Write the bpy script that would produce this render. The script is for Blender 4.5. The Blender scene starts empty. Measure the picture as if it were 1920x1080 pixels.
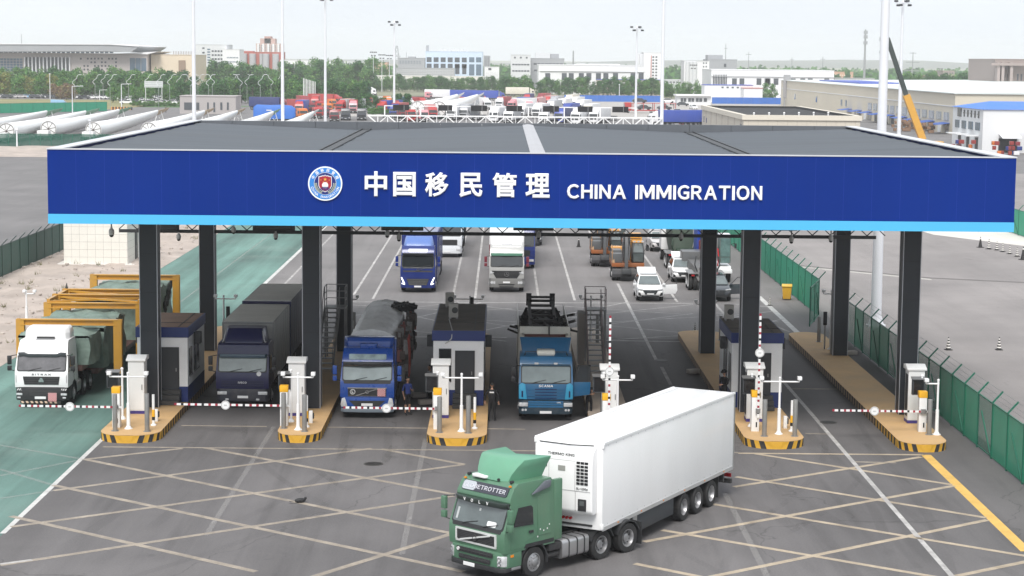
import bpy, bmesh, math, random
from mathutils import Vector, Matrix
R = math.radians
sin, cos, pi = math.sin, math.cos, math.pi
random.seed(7)
scene = bpy.context.scene
COL = scene.collection

# ------------------------------------------------------------------ camera
CAM_H, FPX, ROLL = 16.5, 3733.0, 0.0094
U_VP, V_VP = -15.0, 430.0                       # where the lane direction (+Y) vanishes, from the picture centre
_u = U_VP*cos(ROLL) - V_VP*sin(ROLL); _v = U_VP*sin(ROLL) + V_VP*cos(ROLL)
PITCH = math.atan(_v/FPX); YAW = math.atan(-_u/FPX*cos(PITCH))
FWD = Vector((sin(YAW)*cos(PITCH), cos(YAW)*cos(PITCH), -sin(PITCH)))
R0 = Vector((cos(YAW), -sin(YAW), 0)); U0 = R0.cross(FWD)
RT = R0*cos(ROLL) + U0*sin(ROLL); UP = U0*cos(ROLL) - R0*sin(ROLL)
cam_data = bpy.data.cameras.new("camera"); cam = bpy.data.objects.new("camera", cam_data)
COL.objects.link(cam); scene.camera = cam
cam_data.sensor_width = 36; cam_data.lens = FPX/1920*36
cam_data.clip_start = 1.0; cam_data.clip_end = 20000
mw = Matrix((RT, UP, -FWD)).transposed().to_4x4(); mw.translation = (0, 0, CAM_H)
cam.matrix_world = mw

def ray(px, py):
    d = FWD + RT*((px-960)/FPX) + UP*((540-py)/FPX)
    return d
def G(px, py, z=0.0):                           # the point of the level z seen at a photo pixel
    d = ray(px, py); t = (z-CAM_H)/d.z
    return Vector((0, 0, CAM_H)) + d*t
def P(px, py, Y):                               # the point of the depth Y seen at a photo pixel
    d = ray(px, py); return Vector((0, 0, CAM_H)) + d*(Y/d.y)
def proj(p):
    q = Vector(p) - Vector((0, 0, CAM_H)); w = q.dot(FWD)
    return 960 + FPX*q.dot(RT)/w, 540 - FPX*q.dot(UP)/w

# ------------------------------------------------------------------ light
SUN_EL, SUN_AZ = R(52), R(190)                  # the weak sun behind the veil of cloud, behind the camera
world = bpy.data.worlds.new("World"); scene.world = world; world.use_nodes = True
nt = world.node_tree; nt.nodes.clear()
out = nt.nodes.new("ShaderNodeOutputWorld"); bg = nt.nodes.new("ShaderNodeBackground")
sky = nt.nodes.new("ShaderNodeTexSky"); sky.sky_type = 'NISHITA'; sky.sun_disc = False
sky.sun_elevation = SUN_EL; sky.sun_rotation = SUN_AZ
sky.air_density = 1.0; sky.dust_density = 4.0; sky.ozone_density = 1.0; sky.altitude = 0
hs = nt.nodes.new("ShaderNodeHueSaturation"); hs.inputs['Saturation'].default_value = 0.22
tc = nt.nodes.new("ShaderNodeTexCoord"); mp = nt.nodes.new("ShaderNodeMapping")
mp.inputs['Scale'].default_value = (1, 1, 5)
nz = nt.nodes.new("ShaderNodeTexNoise"); nz.inputs['Scale'].default_value = 3.2; nz.inputs['Detail'].default_value = 5
rp = nt.nodes.new("ShaderNodeMapRange"); rp.inputs[1].default_value = .3; rp.inputs[2].default_value = .7
rp.inputs[3].default_value = 0.0; rp.inputs[4].default_value = 1.0
mx = nt.nodes.new("ShaderNodeMix"); mx.data_type = 'RGBA'
# veil of cloud: an even pale layer over the blue
mx2 = nt.nodes.new("ShaderNodeMix"); mx2.data_type = 'RGBA'; mx2.inputs[0].default_value = 0.88
CL1, CL2 = (4.75, 5.1, 5.55, 1), (5.5, 5.8, 6.15, 1)
mx.inputs[6].default_value = CL1; mx.inputs[7].default_value = CL2
nt.links.new(tc.outputs['Generated'], mp.inputs[0]); nt.links.new(mp.outputs[0], nz.inputs['Vector'])
nt.links.new(nz.outputs[0], rp.inputs[0]); nt.links.new(rp.outputs[0], mx.inputs[0])
nt.links.new(sky.outputs[0], hs.inputs['Color']); nt.links.new(hs.outputs[0], mx2.inputs[6]); nt.links.new(mx.outputs[2], mx2.inputs[7])
nt.links.new(mx2.outputs[2], bg.inputs[0]); bg.inputs[1].default_value = 0.10
nt.links.new(bg.outputs[0], out.inputs[0])
sl = bpy.data.lights.new("sun", 'SUN'); sl.energy = 1.8; sl.angle = R(28); sl.color = (1, .965, .92)
sun = bpy.data.objects.new("sun", sl); COL.objects.link(sun)
# Nishita rotation: 0 points to +Y, growing clockwise seen from above
sdir = Vector((sin(SUN_AZ)*cos(SUN_EL), cos(SUN_AZ)*cos(SUN_EL), sin(SUN_EL)))
sun.rotation_euler = sdir.to_track_quat('Z', 'Y').to_euler()
sun.location = (0, 0, 300)
vs = scene.view_settings; vs.view_transform = 'Standard'; vs.look = 'None'; vs.exposure = 0.95; vs.gamma = 1; vs.use_curve_mapping = False
scene.cycles.max_bounces = 6; scene.cycles.transparent_max_bounces = 12; scene.cycles.volume_bounces = 1
scene.cycles.sample_clamp_indirect = 5
HAZE = .00015                                   # density of the haze box round the scene

# ------------------------------------------------------------------ materials
_M = {}
def pm(name, col, rough=.55, metal=0., var=.10, scale=1.5, bump=0., bscale=None, coat=0., dirt=0., dcol=(.20,.17,.14), alpha=1., emit=0., spec=.5, stretch=None):
    """procedural paint / concrete / cloth: a base colour broken up by two noises, a dirt layer, some bump"""
    if name in _M: return _M[name]
    m = bpy.data.materials.new(name); m.use_nodes = True; _M[name] = m
    n = m.node_tree; L = n.links; b = n.nodes["Principled BSDF"]
    tc = n.nodes.new("ShaderNodeTexCoord"); vec = tc.outputs['Object']
    if stretch:
        mp = n.nodes.new("ShaderNodeMapping"); mp.inputs['Scale'].default_value = stretch
        L.new(vec, mp.inputs[0]); vec = mp.outputs[0]
    nz = n.nodes.new("ShaderNodeTexNoise"); nz.inputs['Scale'].default_value = scale; nz.inputs['Detail'].default_value = 6; nz.inputs['Roughness'].default_value = .6
    L.new(vec, nz.inputs['Vector'])
    mr = n.nodes.new("ShaderNodeMapRange"); mr.inputs[1].default_value = .25; mr.inputs[2].default_value = .75
    mr.inputs[3].default_value = 1-var; mr.inputs[4].default_value = 1+var
    L.new(nz.outputs[0], mr.inputs[0])
    mul = n.nodes.new("ShaderNodeVectorMath"); mul.operation = 'SCALE'; mul.inputs[0].default_value = col[:3]
    L.new(mr.outputs[0], mul.inputs['Scale']); c = mul.outputs[0]
    if dirt:
        n2 = n.nodes.new("ShaderNodeTexNoise"); n2.inputs['Scale'].default_value = scale*.55; n2.inputs['Detail'].default_value = 8; n2.inputs['Roughness'].default_value = .7
        L.new(vec, n2.inputs['Vector'])
        r2 = n.nodes.new("ShaderNodeMapRange"); r2.inputs[1].default_value = .45; r2.inputs[2].default_value = .72; r2.inputs[3].default_value = 0; r2.inputs[4].default_value = dirt
        L.new(n2.outputs[0], r2.inputs[0])
        mx = n.nodes.new("ShaderNodeMix"); mx.data_type = 'RGBA'; mx.inputs[7].default_value = (*dcol, 1)
        L.new(r2.outputs[0], mx.inputs[0]); L.new(c, mx.inputs[6]); c = mx.outputs[2]
    L.new(c, b.inputs['Base Color'])
    rr = n.nodes.new("ShaderNodeMapRange"); rr.inputs[3].default_value = max(0, rough-.08); rr.inputs[4].default_value = min(1, rough+.08)
    L.new(nz.outputs[0], rr.inputs[0]); L.new(rr.outputs[0], b.inputs['Roughness'])
    b.inputs['Metallic'].default_value = metal; b.inputs['Coat Weight'].default_value = coat; b.inputs['Specular IOR Level'].default_value = spec
    if bump:
        nb = n.nodes.new("ShaderNodeTexNoise"); nb.inputs['Scale'].default_value = bscale or scale*4; nb.inputs['Detail'].default_value = 5
        L.new(vec, nb.inputs['Vector'])
        bp = n.nodes.new("ShaderNodeBump"); bp.inputs['Strength'].default_value = bump; bp.inputs['Distance'].default_value = .05
        L.new(nb.outputs[0], bp.inputs['Height']); L.new(bp.outputs[0], b.inputs['Normal'])
    if emit:
        b.inputs['Emission Color'].default_value = (*col[:3], 1); b.inputs['Emission Strength'].default_value = emit
    if alpha < 1: b.inputs['Alpha'].default_value = alpha
    return m

def paint(name, col, dirt=.25, rough=.35): return pm('paint_'+name, col, rough, 0, .06, 1.2, coat=.25, dirt=dirt)

# ------------------------------------------------------------------ mesh building
class MB:
    def __init__(s): s.v = []; s.f = []; s.m = []
    def add(s, vs, fs, m=0, X=None):
        o = len(s.v)
        if X is not None: vs = [X @ Vector(q) for q in vs]
        s.v += [tuple(q) for q in vs]; s.f += [[i+o for i in f] for f in fs]; s.m += [m]*len(fs); return s
    def box(s, x0, x1, y0, y1, z0, z1, m=0, X=None):
        v = [(x,y,z) for z in (z0,z1) for y in (y0,y1) for x in (x0,x1)]
        return s.add(v, [(0,2,3,1),(4,5,7,6),(0,1,5,4),(2,6,7,3),(0,4,6,2),(1,3,7,5)], m, X)
    def cbox(s, c, d, m=0, X=None):
        return s.box(c[0]-d[0]/2, c[0]+d[0]/2, c[1]-d[1]/2, c[1]+d[1]/2, c[2]-d[2]/2, c[2]+d[2]/2, m, X)
    def prism(s, pts, axis, a0, a1, m=0, taper=None, X=None):
        n = len(pts); v = []
        for a in (a0, a1):
            for (p, q) in pts:
                v.append((a,p,q) if axis == 'x' else (p,a,q) if axis == 'y' else (p,q,a))
        if taper: v = [taper(q) for q in v]
        f = [[i, (i+1)%n, n+(i+1)%n, n+i] for i in range(n)] + [list(range(n-1,-1,-1)), list(range(n, 2*n))]
        return s.add(v, f, m, X)
    def cyl(s, p0, p1, r0, r1=None, n=12, m=0, cap=True, X=None, rot=0.):
        p0, p1 = Vector(p0), Vector(p1); r1 = r0 if r1 is None else r1
        d = (p1-p0).normalized(); a = Vector((0,0,1)) if abs(d.z) < .9 else Vector((1,0,0))
        e1 = d.cross(a).normalized(); e2 = d.cross(e1)
        v = [p+(e1*cos(2*pi*(i+rot)/n)+e2*sin(2*pi*(i+rot)/n))*r for p, r in ((p0,r0),(p1,r1)) for i in range(n)]
        f = [[i, n+i, n+(i+1)%n, (i+1)%n] for i in range(n)]
        if cap: f += [list(range(n)), list(range(2*n-1, n-1, -1))]
        return s.add(v, f, m, X)
    def bar(s, p0, p1, w, m=0, X=None): return s.cyl(p0, p1, w*.7071, None, 4, m, True, X, .5)
    def tube(s, pts, r, n=8, m=0, X=None):
        for a, b in zip(pts, pts[1:]): s.cyl(a, b, r, None, n, m, True, X)
        return s
    def lathe(s, prof, n=20, m=0, X=None, close=False):
        v = [(r*cos(2*pi*i/n), r*sin(2*pi*i/n), z) for (r, z) in prof for i in range(n)]
        f = []
        for k in range(len(prof)-1 + (1 if close else 0)):
            k2 = (k+1) % len(prof)
            f += [[k*n+i, k*n+(i+1)%n, k2*n+(i+1)%n, k2*n+i] for i in range(n)]
        return s.add(v, f, m, X)
    def ball(s, c, r, nu=12, nv=8, m=0, X=None):
        r = r if hasattr(r, '__len__') else (r, r, r); v = []; f = []
        for j in range(nv+1):
            t = pi*j/nv
            for i in range(nu): v.append((c[0]+r[0]*sin(t)*cos(2*pi*i/nu), c[1]+r[1]*sin(t)*sin(2*pi*i/nu), c[2]+r[2]*cos(t)))
        for j in range(nv):
            f += [[j*nu+i, (j+1)*nu+i, (j+1)*nu+(i+1)%nu, j*nu+(i+1)%nu] for i in range(nu)]
        return s.add(v, f, m, X)
    def loft(s, secs, m=0, cap=True, X=None):
        n = len(secs[0]); v = [p for q in secs for p in q]; f = []
        for k in range(len(secs)-1): f += [[k*n+i, k*n+(i+1)%n, (k+1)*n+(i+1)%n, (k+1)*n+i] for i in range(n)]
        if cap: f += [list(range(n-1,-1,-1)), [(len(secs)-1)*n+i for i in range(n)]]
        return s.add(v, f, m, X)
    def quad(s, a, b, c, d, m=0): return s.add([a,b,c,d], [(0,1,2,3)], m)
    def mesh(s, name, mats, bevel=0, seg=2, smooth=False, ang=40, merge=False):
        me = bpy.data.meshes.new(name); me.from_pydata(s.v, [], s.f)
        for i, p in enumerate(me.polygons): p.material_index = s.m[i]
        bm = bmesh.new(); bm.from_mesh(me)
        if merge: bmesh.ops.remove_doubles(bm, verts=bm.verts, dist=1e-4)
        bmesh.ops.recalc_face_normals(bm, faces=bm.faces)
        if bevel:
            es = [e for e in bm.edges if len(e.link_faces) == 2 and e.calc_face_angle(0) > R(25)]
            bmesh.ops.bevel(bm, geom=es, offset=bevel, segments=seg, affect='EDGES', profile=.6, clamp_overlap=True)
        bm.to_mesh(me); bm.free()
        for q in (mats if isinstance(mats, (list, tuple)) else [mats]): me.materials.append(q)
        if smooth or bevel:
            me.shade_smooth(); me.set_sharp_from_angle(angle=R(ang))
        return me
    def build(s, name, mats, parent=None, loc=None, rz=0, **k):
        o = bpy.data.objects.new(name, s.mesh(name, mats, **k)); COL.objects.link(o)
        if parent is not None: o.parent = parent
        if loc is not None: o.location = loc
        o.rotation_euler.z = rz
        return o

def link(name, me, parent=None, loc=None, rz=0):
    o = bpy.data.objects.new(name, me); COL.objects.link(o)
    if parent is not None: o.parent = parent
    if loc is not None: o.location = loc
    o.rotation_euler.z = rz
    return o
def tag(o, label=None, cat=None, group=None, kind=None):
    if label: o['label'] = label
    if cat: o['category'] = cat
    if group: o['group'] = group
    if kind: o['kind'] = kind
    return o
def thing(name, label, cat, loc=(0,0,0), rz=0, group=None):
    o = bpy.data.objects.new(name, None); COL.objects.link(o); o.location = loc; o.rotation_euler = (0,0,rz)
    o.empty_display_size = .5
    return tag(o, label, cat, group)
_kids = {}
def dup(o, loc=None, rz=None, label=None, group=None, parent=None, scale=None):
    c = o.copy(); COL.objects.link(c)
    if parent is not None: c.parent = parent
    if loc is not None: c.location = loc
    if rz is not None: c.rotation_euler.z = rz
    if scale is not None: c.scale = scale if hasattr(scale, '__len__') else (scale,)*3
    if label: c['label'] = label
    if group: c['group'] = group
    for ch in list(o.children):
        if ch.parent == o: dup(ch, parent=c)
    return c
ADV = {' ':.42}
_glyph = {}
def glyph(ch, bold):
    """outline of one letter as a flat filled mesh, drawn from the wide form so Latin and Chinese share one face"""
    wide = chr(ord(ch)+0xFEE0) if 33 <= ord(ch) <= 126 else ch
    k = (wide, bold)
    if k not in _glyph:
        cu = bpy.data.curves.new("lettering", 'FONT'); cu.body = wide; cu.size = 1; cu.extrude = .01; cu.bevel_depth = bold; cu.bevel_resolution = 0; cu.resolution_u = 3
        o = bpy.data.objects.new("lettering", cu); COL.objects.link(o)
        dg = bpy.context.evaluated_depsgraph_get(); dg.update()
        me = bpy.data.meshes.new_from_object(o.evaluated_get(dg)); bpy.data.objects.remove(o); bpy.data.curves.remove(cu)
        _glyph[k] = ([v.co.copy() for v in me.vertices], [list(p.vertices) for p in me.polygons]); bpy.data.meshes.remove(me)
    return _glyph[k]
def lettering(name, txt, mat, parent, loc, size, extrude=.015, bold=.0, rot=(pi/2,0,0), width=None, gap=.11, height=None):
    mb = MB(); x = 0
    for ch in txt:
        if ch == ' ': x += .34; continue
        if ch == 'I': vs, fs = [Vector((sx*(.045+bold), .0+sy*(.365+bold)+.365, sz*(.01+bold))) for sx in (-1,1) for sy in (-1,1) for sz in (-1,1)], [[0,1,3,2],[4,6,7,5],[0,4,5,1],[2,3,7,6],[0,2,6,4],[1,5,7,3]]
        else: vs, fs = glyph(ch, bold)
        if ch == 'M': vs = [Vector((v.x*1.18, v.y, v.z)) for v in vs]
        x0 = min(v.x for v in vs); x1 = max(v.x for v in vs)
        mb.add([(v.x-x0+x, v.y, v.z) for v in vs], fs); x += x1-x0+gap
    xs = [v[0] for v in mb.v]; ys = [v[1] for v in mb.v]; zs = [v[2] for v in mb.v]
    cx, cy = (min(xs)+max(xs))/2, (min(ys)+max(ys))/2
    ky = height/(max(ys)-min(ys)) if height else size
    kx = width/(max(xs)-min(xs)) if width else ky
    kz = extrude/max(1e-6, max(zs))
    mb.v = [((a-cx)*kx, (b-cy)*ky, c*kz) for a, b, c in mb.v]
    me = bpy.data.meshes.new(name); me.from_pydata(mb.v, [], mb.f); me.materials.append(mat)
    o = link(name, me, parent, loc); o.rotation_euler = rot
    return o
def rrect(w, h, r, n=4, cx=0, cy=0):
    pts = []
    for (sx, sy, a0) in ((1,1,0),(-1,1,90),(-1,-1,180),(1,-1,270)):
        for i in range(n+1):
            a = R(a0+90*i/n); pts.append((cx+sx*(w/2-r)+r*cos(a), cy+sy*(h/2-r)+r*sin(a)))
    return pts
# ================================================================== ground, roads, markings
def asphalt(name, col, streak=.16, crack=.5, tint=(.36,.33,.30), dark=.5):
    m = bpy.data.materials.new(name); m.use_nodes = True; _M[name] = m
    n = m.node_tree; L = n.links; b = n.nodes["Principled BSDF"]
    tc = n.nodes.new("ShaderNodeTexCoord"); V = tc.outputs['Object']
    def noise(scale, detail=6, stretch=None, rough=.6, w=0):
        v = V
        if stretch:
            mp = n.nodes.new("ShaderNodeMapping"); mp.inputs['Scale'].default_value = stretch; mp.inputs['Location'].default_value = (w, w*.7, 0); L.new(V, mp.inputs[0]); v = mp.outputs[0]
        z = n.nodes.new("ShaderNodeTexNoise"); z.inputs['Scale'].default_value = scale; z.inputs['Detail'].default_value = detail; z.inputs['Roughness'].default_value = rough
        L.new(v, z.inputs['Vector']); return z.outputs[0]
    def rng(s, a, c, lo, hi):
        r = n.nodes.new("ShaderNodeMapRange"); r.inputs[1].default_value = a; r.inputs[2].default_value = c; r.inputs[3].default_value = lo; r.inputs[4].default_value = hi
        L.new(s, r.inputs[0]); return r.outputs[0]
    def mul(a, c):
        k = n.nodes.new("ShaderNodeMath"); k.operation = 'MULTIPLY'; L.new(a, k.inputs[0]); L.new(c, k.inputs[1]); return k.outputs[0]
    big = rng(noise(.09, 7), .3, .7, 1-.20, 1+.20)
    fine = rng(noise(14, 3), .3, .7, .90, 1.10)
    lanes = rng(noise(1., 4, (.55, .025, 1)), .35, .68, 1-streak, 1+streak*.7)
    k = mul(mul(big, fine), lanes)
    # tyre marks sweeping slightly across the lanes
    wv = n.nodes.new("ShaderNodeTexNoise"); wv.inputs['Scale'].default_value = 1; wv.inputs['Detail'].default_value = 5
    mp = n.nodes.new("ShaderNodeMapping"); mp.inputs['Scale'].default_value = (.9, .05, 1); mp.inputs['Rotation'].default_value = (0,0,R(14)); L.new(V, mp.inputs[0]); L.new(mp.outputs[0], wv.inputs['Vector'])
    k = mul(k, rng(wv.outputs[0], .55, .72, 1, 1-.28*dark))
    # cracks, filled joints
    vo = n.nodes.new("ShaderNodeTexVoronoi"); vo.feature = 'DISTANCE_TO_EDGE'; vo.inputs['Scale'].default_value = .085
    mp2 = n.nodes.new("ShaderNodeMapping"); mp2.inputs['Scale'].default_value = (1, .45, 1)
    ad = n.nodes.new("ShaderNodeVectorMath"); ad.operation = 'ADD'
    n3 = n.nodes.new("ShaderNodeTexNoise"); n3.inputs['Scale'].default_value = .35; n3.inputs['Detail'].default_value = 4; L.new(V, n3.inputs['Vector'])
    sc = n.nodes.new("ShaderNodeVectorMath"); sc.operation = 'SCALE'; sc.inputs['Scale'].default_value = 3.; L.new(n3.outputs['Color'], sc.inputs[0])
    L.new(V, ad.inputs[0]); L.new(sc.outputs[0], ad.inputs[1]); L.new(ad.outputs[0], mp2.inputs[0]); L.new(mp2.outputs[0], vo.inputs['Vector'])
    k = mul(k, rng(vo.outputs['Distance'], .0, .0035, 1-.35*crack, 1))
    oil = rng(noise(.5, 3, (1, .6, 1)), .66, .76, 1, .72); k = mul(k, oil)
    s = n.nodes.new("ShaderNodeVectorMath"); s.operation = 'SCALE'; s.inputs[0].default_value = col; L.new(k, s.inputs['Scale'])
    mx = n.nodes.new("ShaderNodeMix"); mx.data_type = 'RGBA'; mx.inputs[7].default_value = (*tint, 1)
    L.new(rng(noise(.16, 8, None, .65), .5, .8, 0, .30), mx.inputs[0]); L.new(s.outputs[0], mx.inputs[6]); L.new(mx.outputs[2], b.inputs['Base Color'])
    L.new(rng(big, .8, 1.2, .75, .95), b.inputs['Roughness']); b.inputs['Specular IOR Level'].default_value = .3
    bp = n.nodes.new("ShaderNodeBump"); bp.inputs['Strength'].default_value = .25; bp.inputs['Distance'].default_value = .02; L.new(noise(25, 3), bp.inputs['Height']); L.new(bp.outputs[0], b.inputs['Normal'])
    return m

def sheet(name, pts, z, mat, kind='structure'):
    mb = MB(); mb.add([(x, y, z) for x, y in pts], [list(range(len(pts)))])
    return tag(mb.build(name, mat), kind=kind)

A_front = asphalt('asphalt_front', (.134,.127,.127), .14, .8, (.21,.197,.193), .9)
A_rear = asphalt('concrete_rear', (.185,.175,.173), .10, .5, (.25,.235,.23))
A_yard = asphalt('asphalt_yard', (.245,.226,.220), .05, .35, (.30,.285,.27), .3)
A_far = asphalt('asphalt_far', (.165,.158,.158), .05, .2, (.27,.26,.25), .2)
M_green = asphalt('green_lane_paint', (.120,.212,.185), .34, .6, (.30,.34,.31), .5)
M_dirt = pm('dirt', (.40,.34,.30), .95, 0, .28, .35, bump=.6, bscale=3, dirt=.55, dcol=(.36,.30,.25))
M_earth = pm('earth_far', (.20,.20,.13), .95, 0, .3, .02, dirt=.6, dcol=(.12,.15,.07))
M_conc = pm('concrete_apron', (.62,.59,.55), .9, 0, .08, .3, dirt=.2)

sheet('ground', [(-9000,-300),(9000,-300),(9000,16000),(-9000,16000)], -.05, M_earth)
sheet('yard_asphalt', [(-160,-60),(260,-60),(260,660),(-160,660)], -.008, A_far)
sheet('entrance_road', [(-17.2,20),(21.3,20),(21.3,117.4),(-17.2,117.4)], 0, A_front)
sheet('waiting_lanes', [(-17.2,117.4),(21.3,117.4),(21.3,300),(-17.2,300)], 0, A_rear)
sheet('side_yard', [(21.3,20),(150,20),(150,300),(21.3,300)], -.004, A_yard)
sheet('green_lane', [(-26.6,20),(-17.2,20),(-17.2,260),(-26.6,260)], .0, M_green)
sheet('concrete_apron', [G(1750,440).xy, G(1925,462).xy, G(2150,462).xy, G(2000,425).xy, G(1700,425).xy], .004, M_conc)
# rough dirt verge with real unevenness
mb = MB(); nx, ny = 40, 130
for j in range(ny+1):
    for i in range(nx+1):
        x = -37.5+10.9*i/nx; y = 60+290*(j/ny); e = min(1, i/6, (nx-i)/4)
        mb.v.append((x, y, .01+e*(.10+.12*sin(x*1.7+y*.6)*sin(y*.31+x)+random.uniform(-.05,.07))))
for j in range(ny):
    for i in range(nx):
        a = j*(nx+1)+i; mb.f.append([a,a+1,a+nx+2,a+nx+1]); mb.m.append(0)
tag(mb.build('dirt_verge', M_dirt, smooth=True, ang=80), kind='structure')
mb = MB()
for j in range(9):
    for i in range(61):
        x = -165+130*i/60; y = 322+38*j/8; mb.v.append((x, y, .02+random.uniform(0,.35)*(0<j<8)))
for j in range(8):
    for i in range(60):
        a = j*61+i; mb.f.append([a,a+1,a+62,a+61]); mb.m.append(0)
tag(mb.build('dirt_bank', M_dirt, smooth=True, ang=80), kind='structure')
# rubble and dry weeds on the verge
mb = MB()
for i in range(900):
    x, y = random.uniform(-37,-27), random.uniform(100,230); s = random.choice([.03,.05,.05,.08,.14])
    mb.ball((x,y,.12+s*.3), (s*random.uniform(.8,1.6), s*random.uniform(.8,1.6), s*.7), 5, 3)
tag(mb.build('rubble', pm('rubble', (.42,.37,.33), .95, 0, .3, 2)), kind='stuff')
M_weed = pm('dry_weed', (.17,.16,.09), .9, 0, .3, 2)
mb = MB()
for i in range(60):
    x, y = random.uniform(-36.5,-27), random.uniform(105,230)
    for k in range(14):
        a = random.uniform(0,6.3); h = random.uniform(.15,.45); r = random.uniform(.1,.35)
        bx, by = x+random.uniform(-.2,.2), y+random.uniform(-.2,.2)
        mb.add([(bx-.02,by,.1),(bx+.02,by,.1),(bx+r*cos(a),by+r*sin(a),.1+h)], [(0,1,2)])
tag(mb.build('dry_weeds', M_weed), kind='stuff')

# ---- painted lines, worn through
def line_mat(name, col, wear):
    m = pm(name, col, .8, 0, .10, 2.5); n = m.node_tree; L = n.links; b = n.nodes["Principled BSDF"]
    tc = n.nodes.new("ShaderNodeTexCoord"); z = n.nodes.new("ShaderNodeTexNoise"); z.inputs['Scale'].default_value = .9; z.inputs['Detail'].default_value = 9; z.inputs['Roughness'].default_value = .75
    L.new(tc.outputs['Object'], z.inputs['Vector'])
    r = n.nodes.new("ShaderNodeMapRange"); r.inputs[1].default_value = .32+wear*.25; r.inputs[2].default_value = .55+wear*.25; r.inputs[3].default_value = .30; r.inputs[4].default_value = .97
    r.inputs[3].default_value = .9-wear*.75; r.inputs[4].default_value = .98-wear*.25
    L.new(z.outputs[0], r.inputs[0]); L.new(r.outputs[0], b.inputs['Alpha']); return m
W_new = line_mat('line_white', (.62,.61,.59), .25); W_old = line_mat('line_white_worn', (.58,.56,.54), .55)
Y_old = line_mat('line_yellow_worn', (.44,.38,.31), .48); Y_new = line_mat('line_yellow', (.72,.45,.12), .15)
Y_mid = line_mat('line_yellow_faded', (.52,.43,.32), .36)
LINES = {}
def stroke(key, a, b, w, z=.006):
    mb = LINES.setdefault(key, MB()); a, b = Vector((a[0],a[1],0)), Vector((b[0],b[1],0)); d = (b-a).normalized(); nn = Vector((-d.y, d.x, 0))*w/2
    k = len(mb.f)*.00004
    mb.quad(*[tuple(p+Vector((0,0,z+k))) for p in (a-nn, b-nn, b+nn, a+nn)])
def pl(key, p, q, w, z=.006): stroke(key, G(*p), G(*q), w, z)
def lane(key, px, py, py0, py1, w, dash=None):
    x = G(px, py).x; y0, y1 = sorted((G(px,py0).y, G(px,py1).y))
    if not dash: stroke(key, (x,y0), (x,y1), w)
    else:
        y = y0
        while y < y1: stroke(key, (x,y), (x,min(y+dash[0],y1)), w); y += sum(dash)
lane('w', 190,825, 1002,820, .20); lane('w', 528,502, 560,300, .28); lane('wo', 548,518, 540,300, .16)
for px, py, y0 in ((700,495,553),(724,515,561),(861,500,559),(898,500,559),(1004,520,560),(1062,510,563),(1262,555,566)):
    lane('wo' if px in (861,1004) else 'wm', px, py, y0, 300, .17)
lane('wm', 1120,465, 475,300, .17); lane('wm', 1195,605, 676,532, .19); lane('wo', 1245,697, 722,688, .19)
lane('wo', 1350,580, 600,440, .16); lane('w', 1470,600, 645,556, .36)
lane('wm', 1530,786, 1090,700, .19); lane('wd', 1400,1005, 1090,925, .22)
lane('wd', 450,902, 1005,800, .2); lane('wd', 778,920, 1040,823, .2)
for a, b in (((650,566),(1300,569)),((1040,637),(1290,641)),((905,632),(950,633)),((740,632),(812,632)),((1380,571),(1440,575))): pl('wo', a, b, .3)
for k in range(14):
    x0 = 655+60*k; pl('wd', (x0,561.5+.009*(x0-655)), (x0+28,562+.009*(x0-655)), .22)
# hatched box behind the canopy
for a, b in (((660,572),(905,585)),((660,592),(860,566)),((680,610),(950,640)),((760,600),(905,567)),((905,574),(1120,601)),((905,620),(1180,566)),((1040,573),(1290,590)),((1030,599),(1300,571)),
             ((1040,601),(1300,626)),((1060,618),(1300,588)),((1070,608),(1420,588)),((905,600),(1000,606)),((905,582),(960,578)),((1100,640),(1300,628)),((1330,585),(1460,604)),((1330,603),(1450,583)),((1400,612),(1470,598)),((1480,622),(1420,598)),((905,604),(1010,622)),((740,585),(905,620))): pl('wo', a, b, .16)
# faded yellow box junction before the barriers
for a, b in (((193,838),(1384,849)),((340,798),(500,800)),((605,801),(800,803)),((910,804),(985,805)),((1475,729),(1602,730)),((1510,813),(1552,814)),((1600,866),(1680,868))): pl('yo', a, b, .20)
for a, b in (((162,862),(880,1007)),((100,910),(870,1072)),((20,968),(480,1072)),((385,840),(850,927)),((715,842),(870,871)),
             ((20,988),(870,871)),((0,1060),(850,930)),((100,920),(697,841)),((155,862),(342,841)),((560,1090),(850,1000))): pl('yo', a, b, .27)
for a, b in (((1384,850),(1732,853)),((1376,913),(1727,857)),((1207,1016),(1789,911)),((1331,1082),(1852,975)),((1780,1083),(1925,1053)),
             ((1417,851),(1785,909)),((1380,894),(1849,971)),((1335,945),(1925,1043)),((1241,994),(1760,1083)),((1190,1057),(1320,1083))): pl('ym', a, b, .26)
pl('y', (1736,853), (1925,1034), .42)
pl('wo', (0,1058), (60,1050), .2); pl('wd', (1430,650), (1480,646), .2)
# ghosts of the junction running on under the green paint
for a, b in (((160,862),(0,835)),((100,910),(0,880)),((155,862),(0,892)),((100,920),(0,935))): pl('wd', a, b, .2, .008)
pl('w', (300,500), (373,455), .12)
lane('wd', 400,520, 590,430, .16)
for k, nm, mt in (('w','white_edge_lines',W_new),('wo','worn_lane_lines',W_old),('wm','lane_lines',line_mat('line_white_mid',(.60,.58,.56),.45)),('wd','faint_lines',line_mat('line_faint',(.52,.50,.48),.95)),('yo','yellow_box_lines',Y_old),('ym','yellow_box_marking',Y_mid),('y','yellow_edge_line',Y_new)):
    tag(LINES[k].build(nm, mt), kind='structure')
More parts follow.
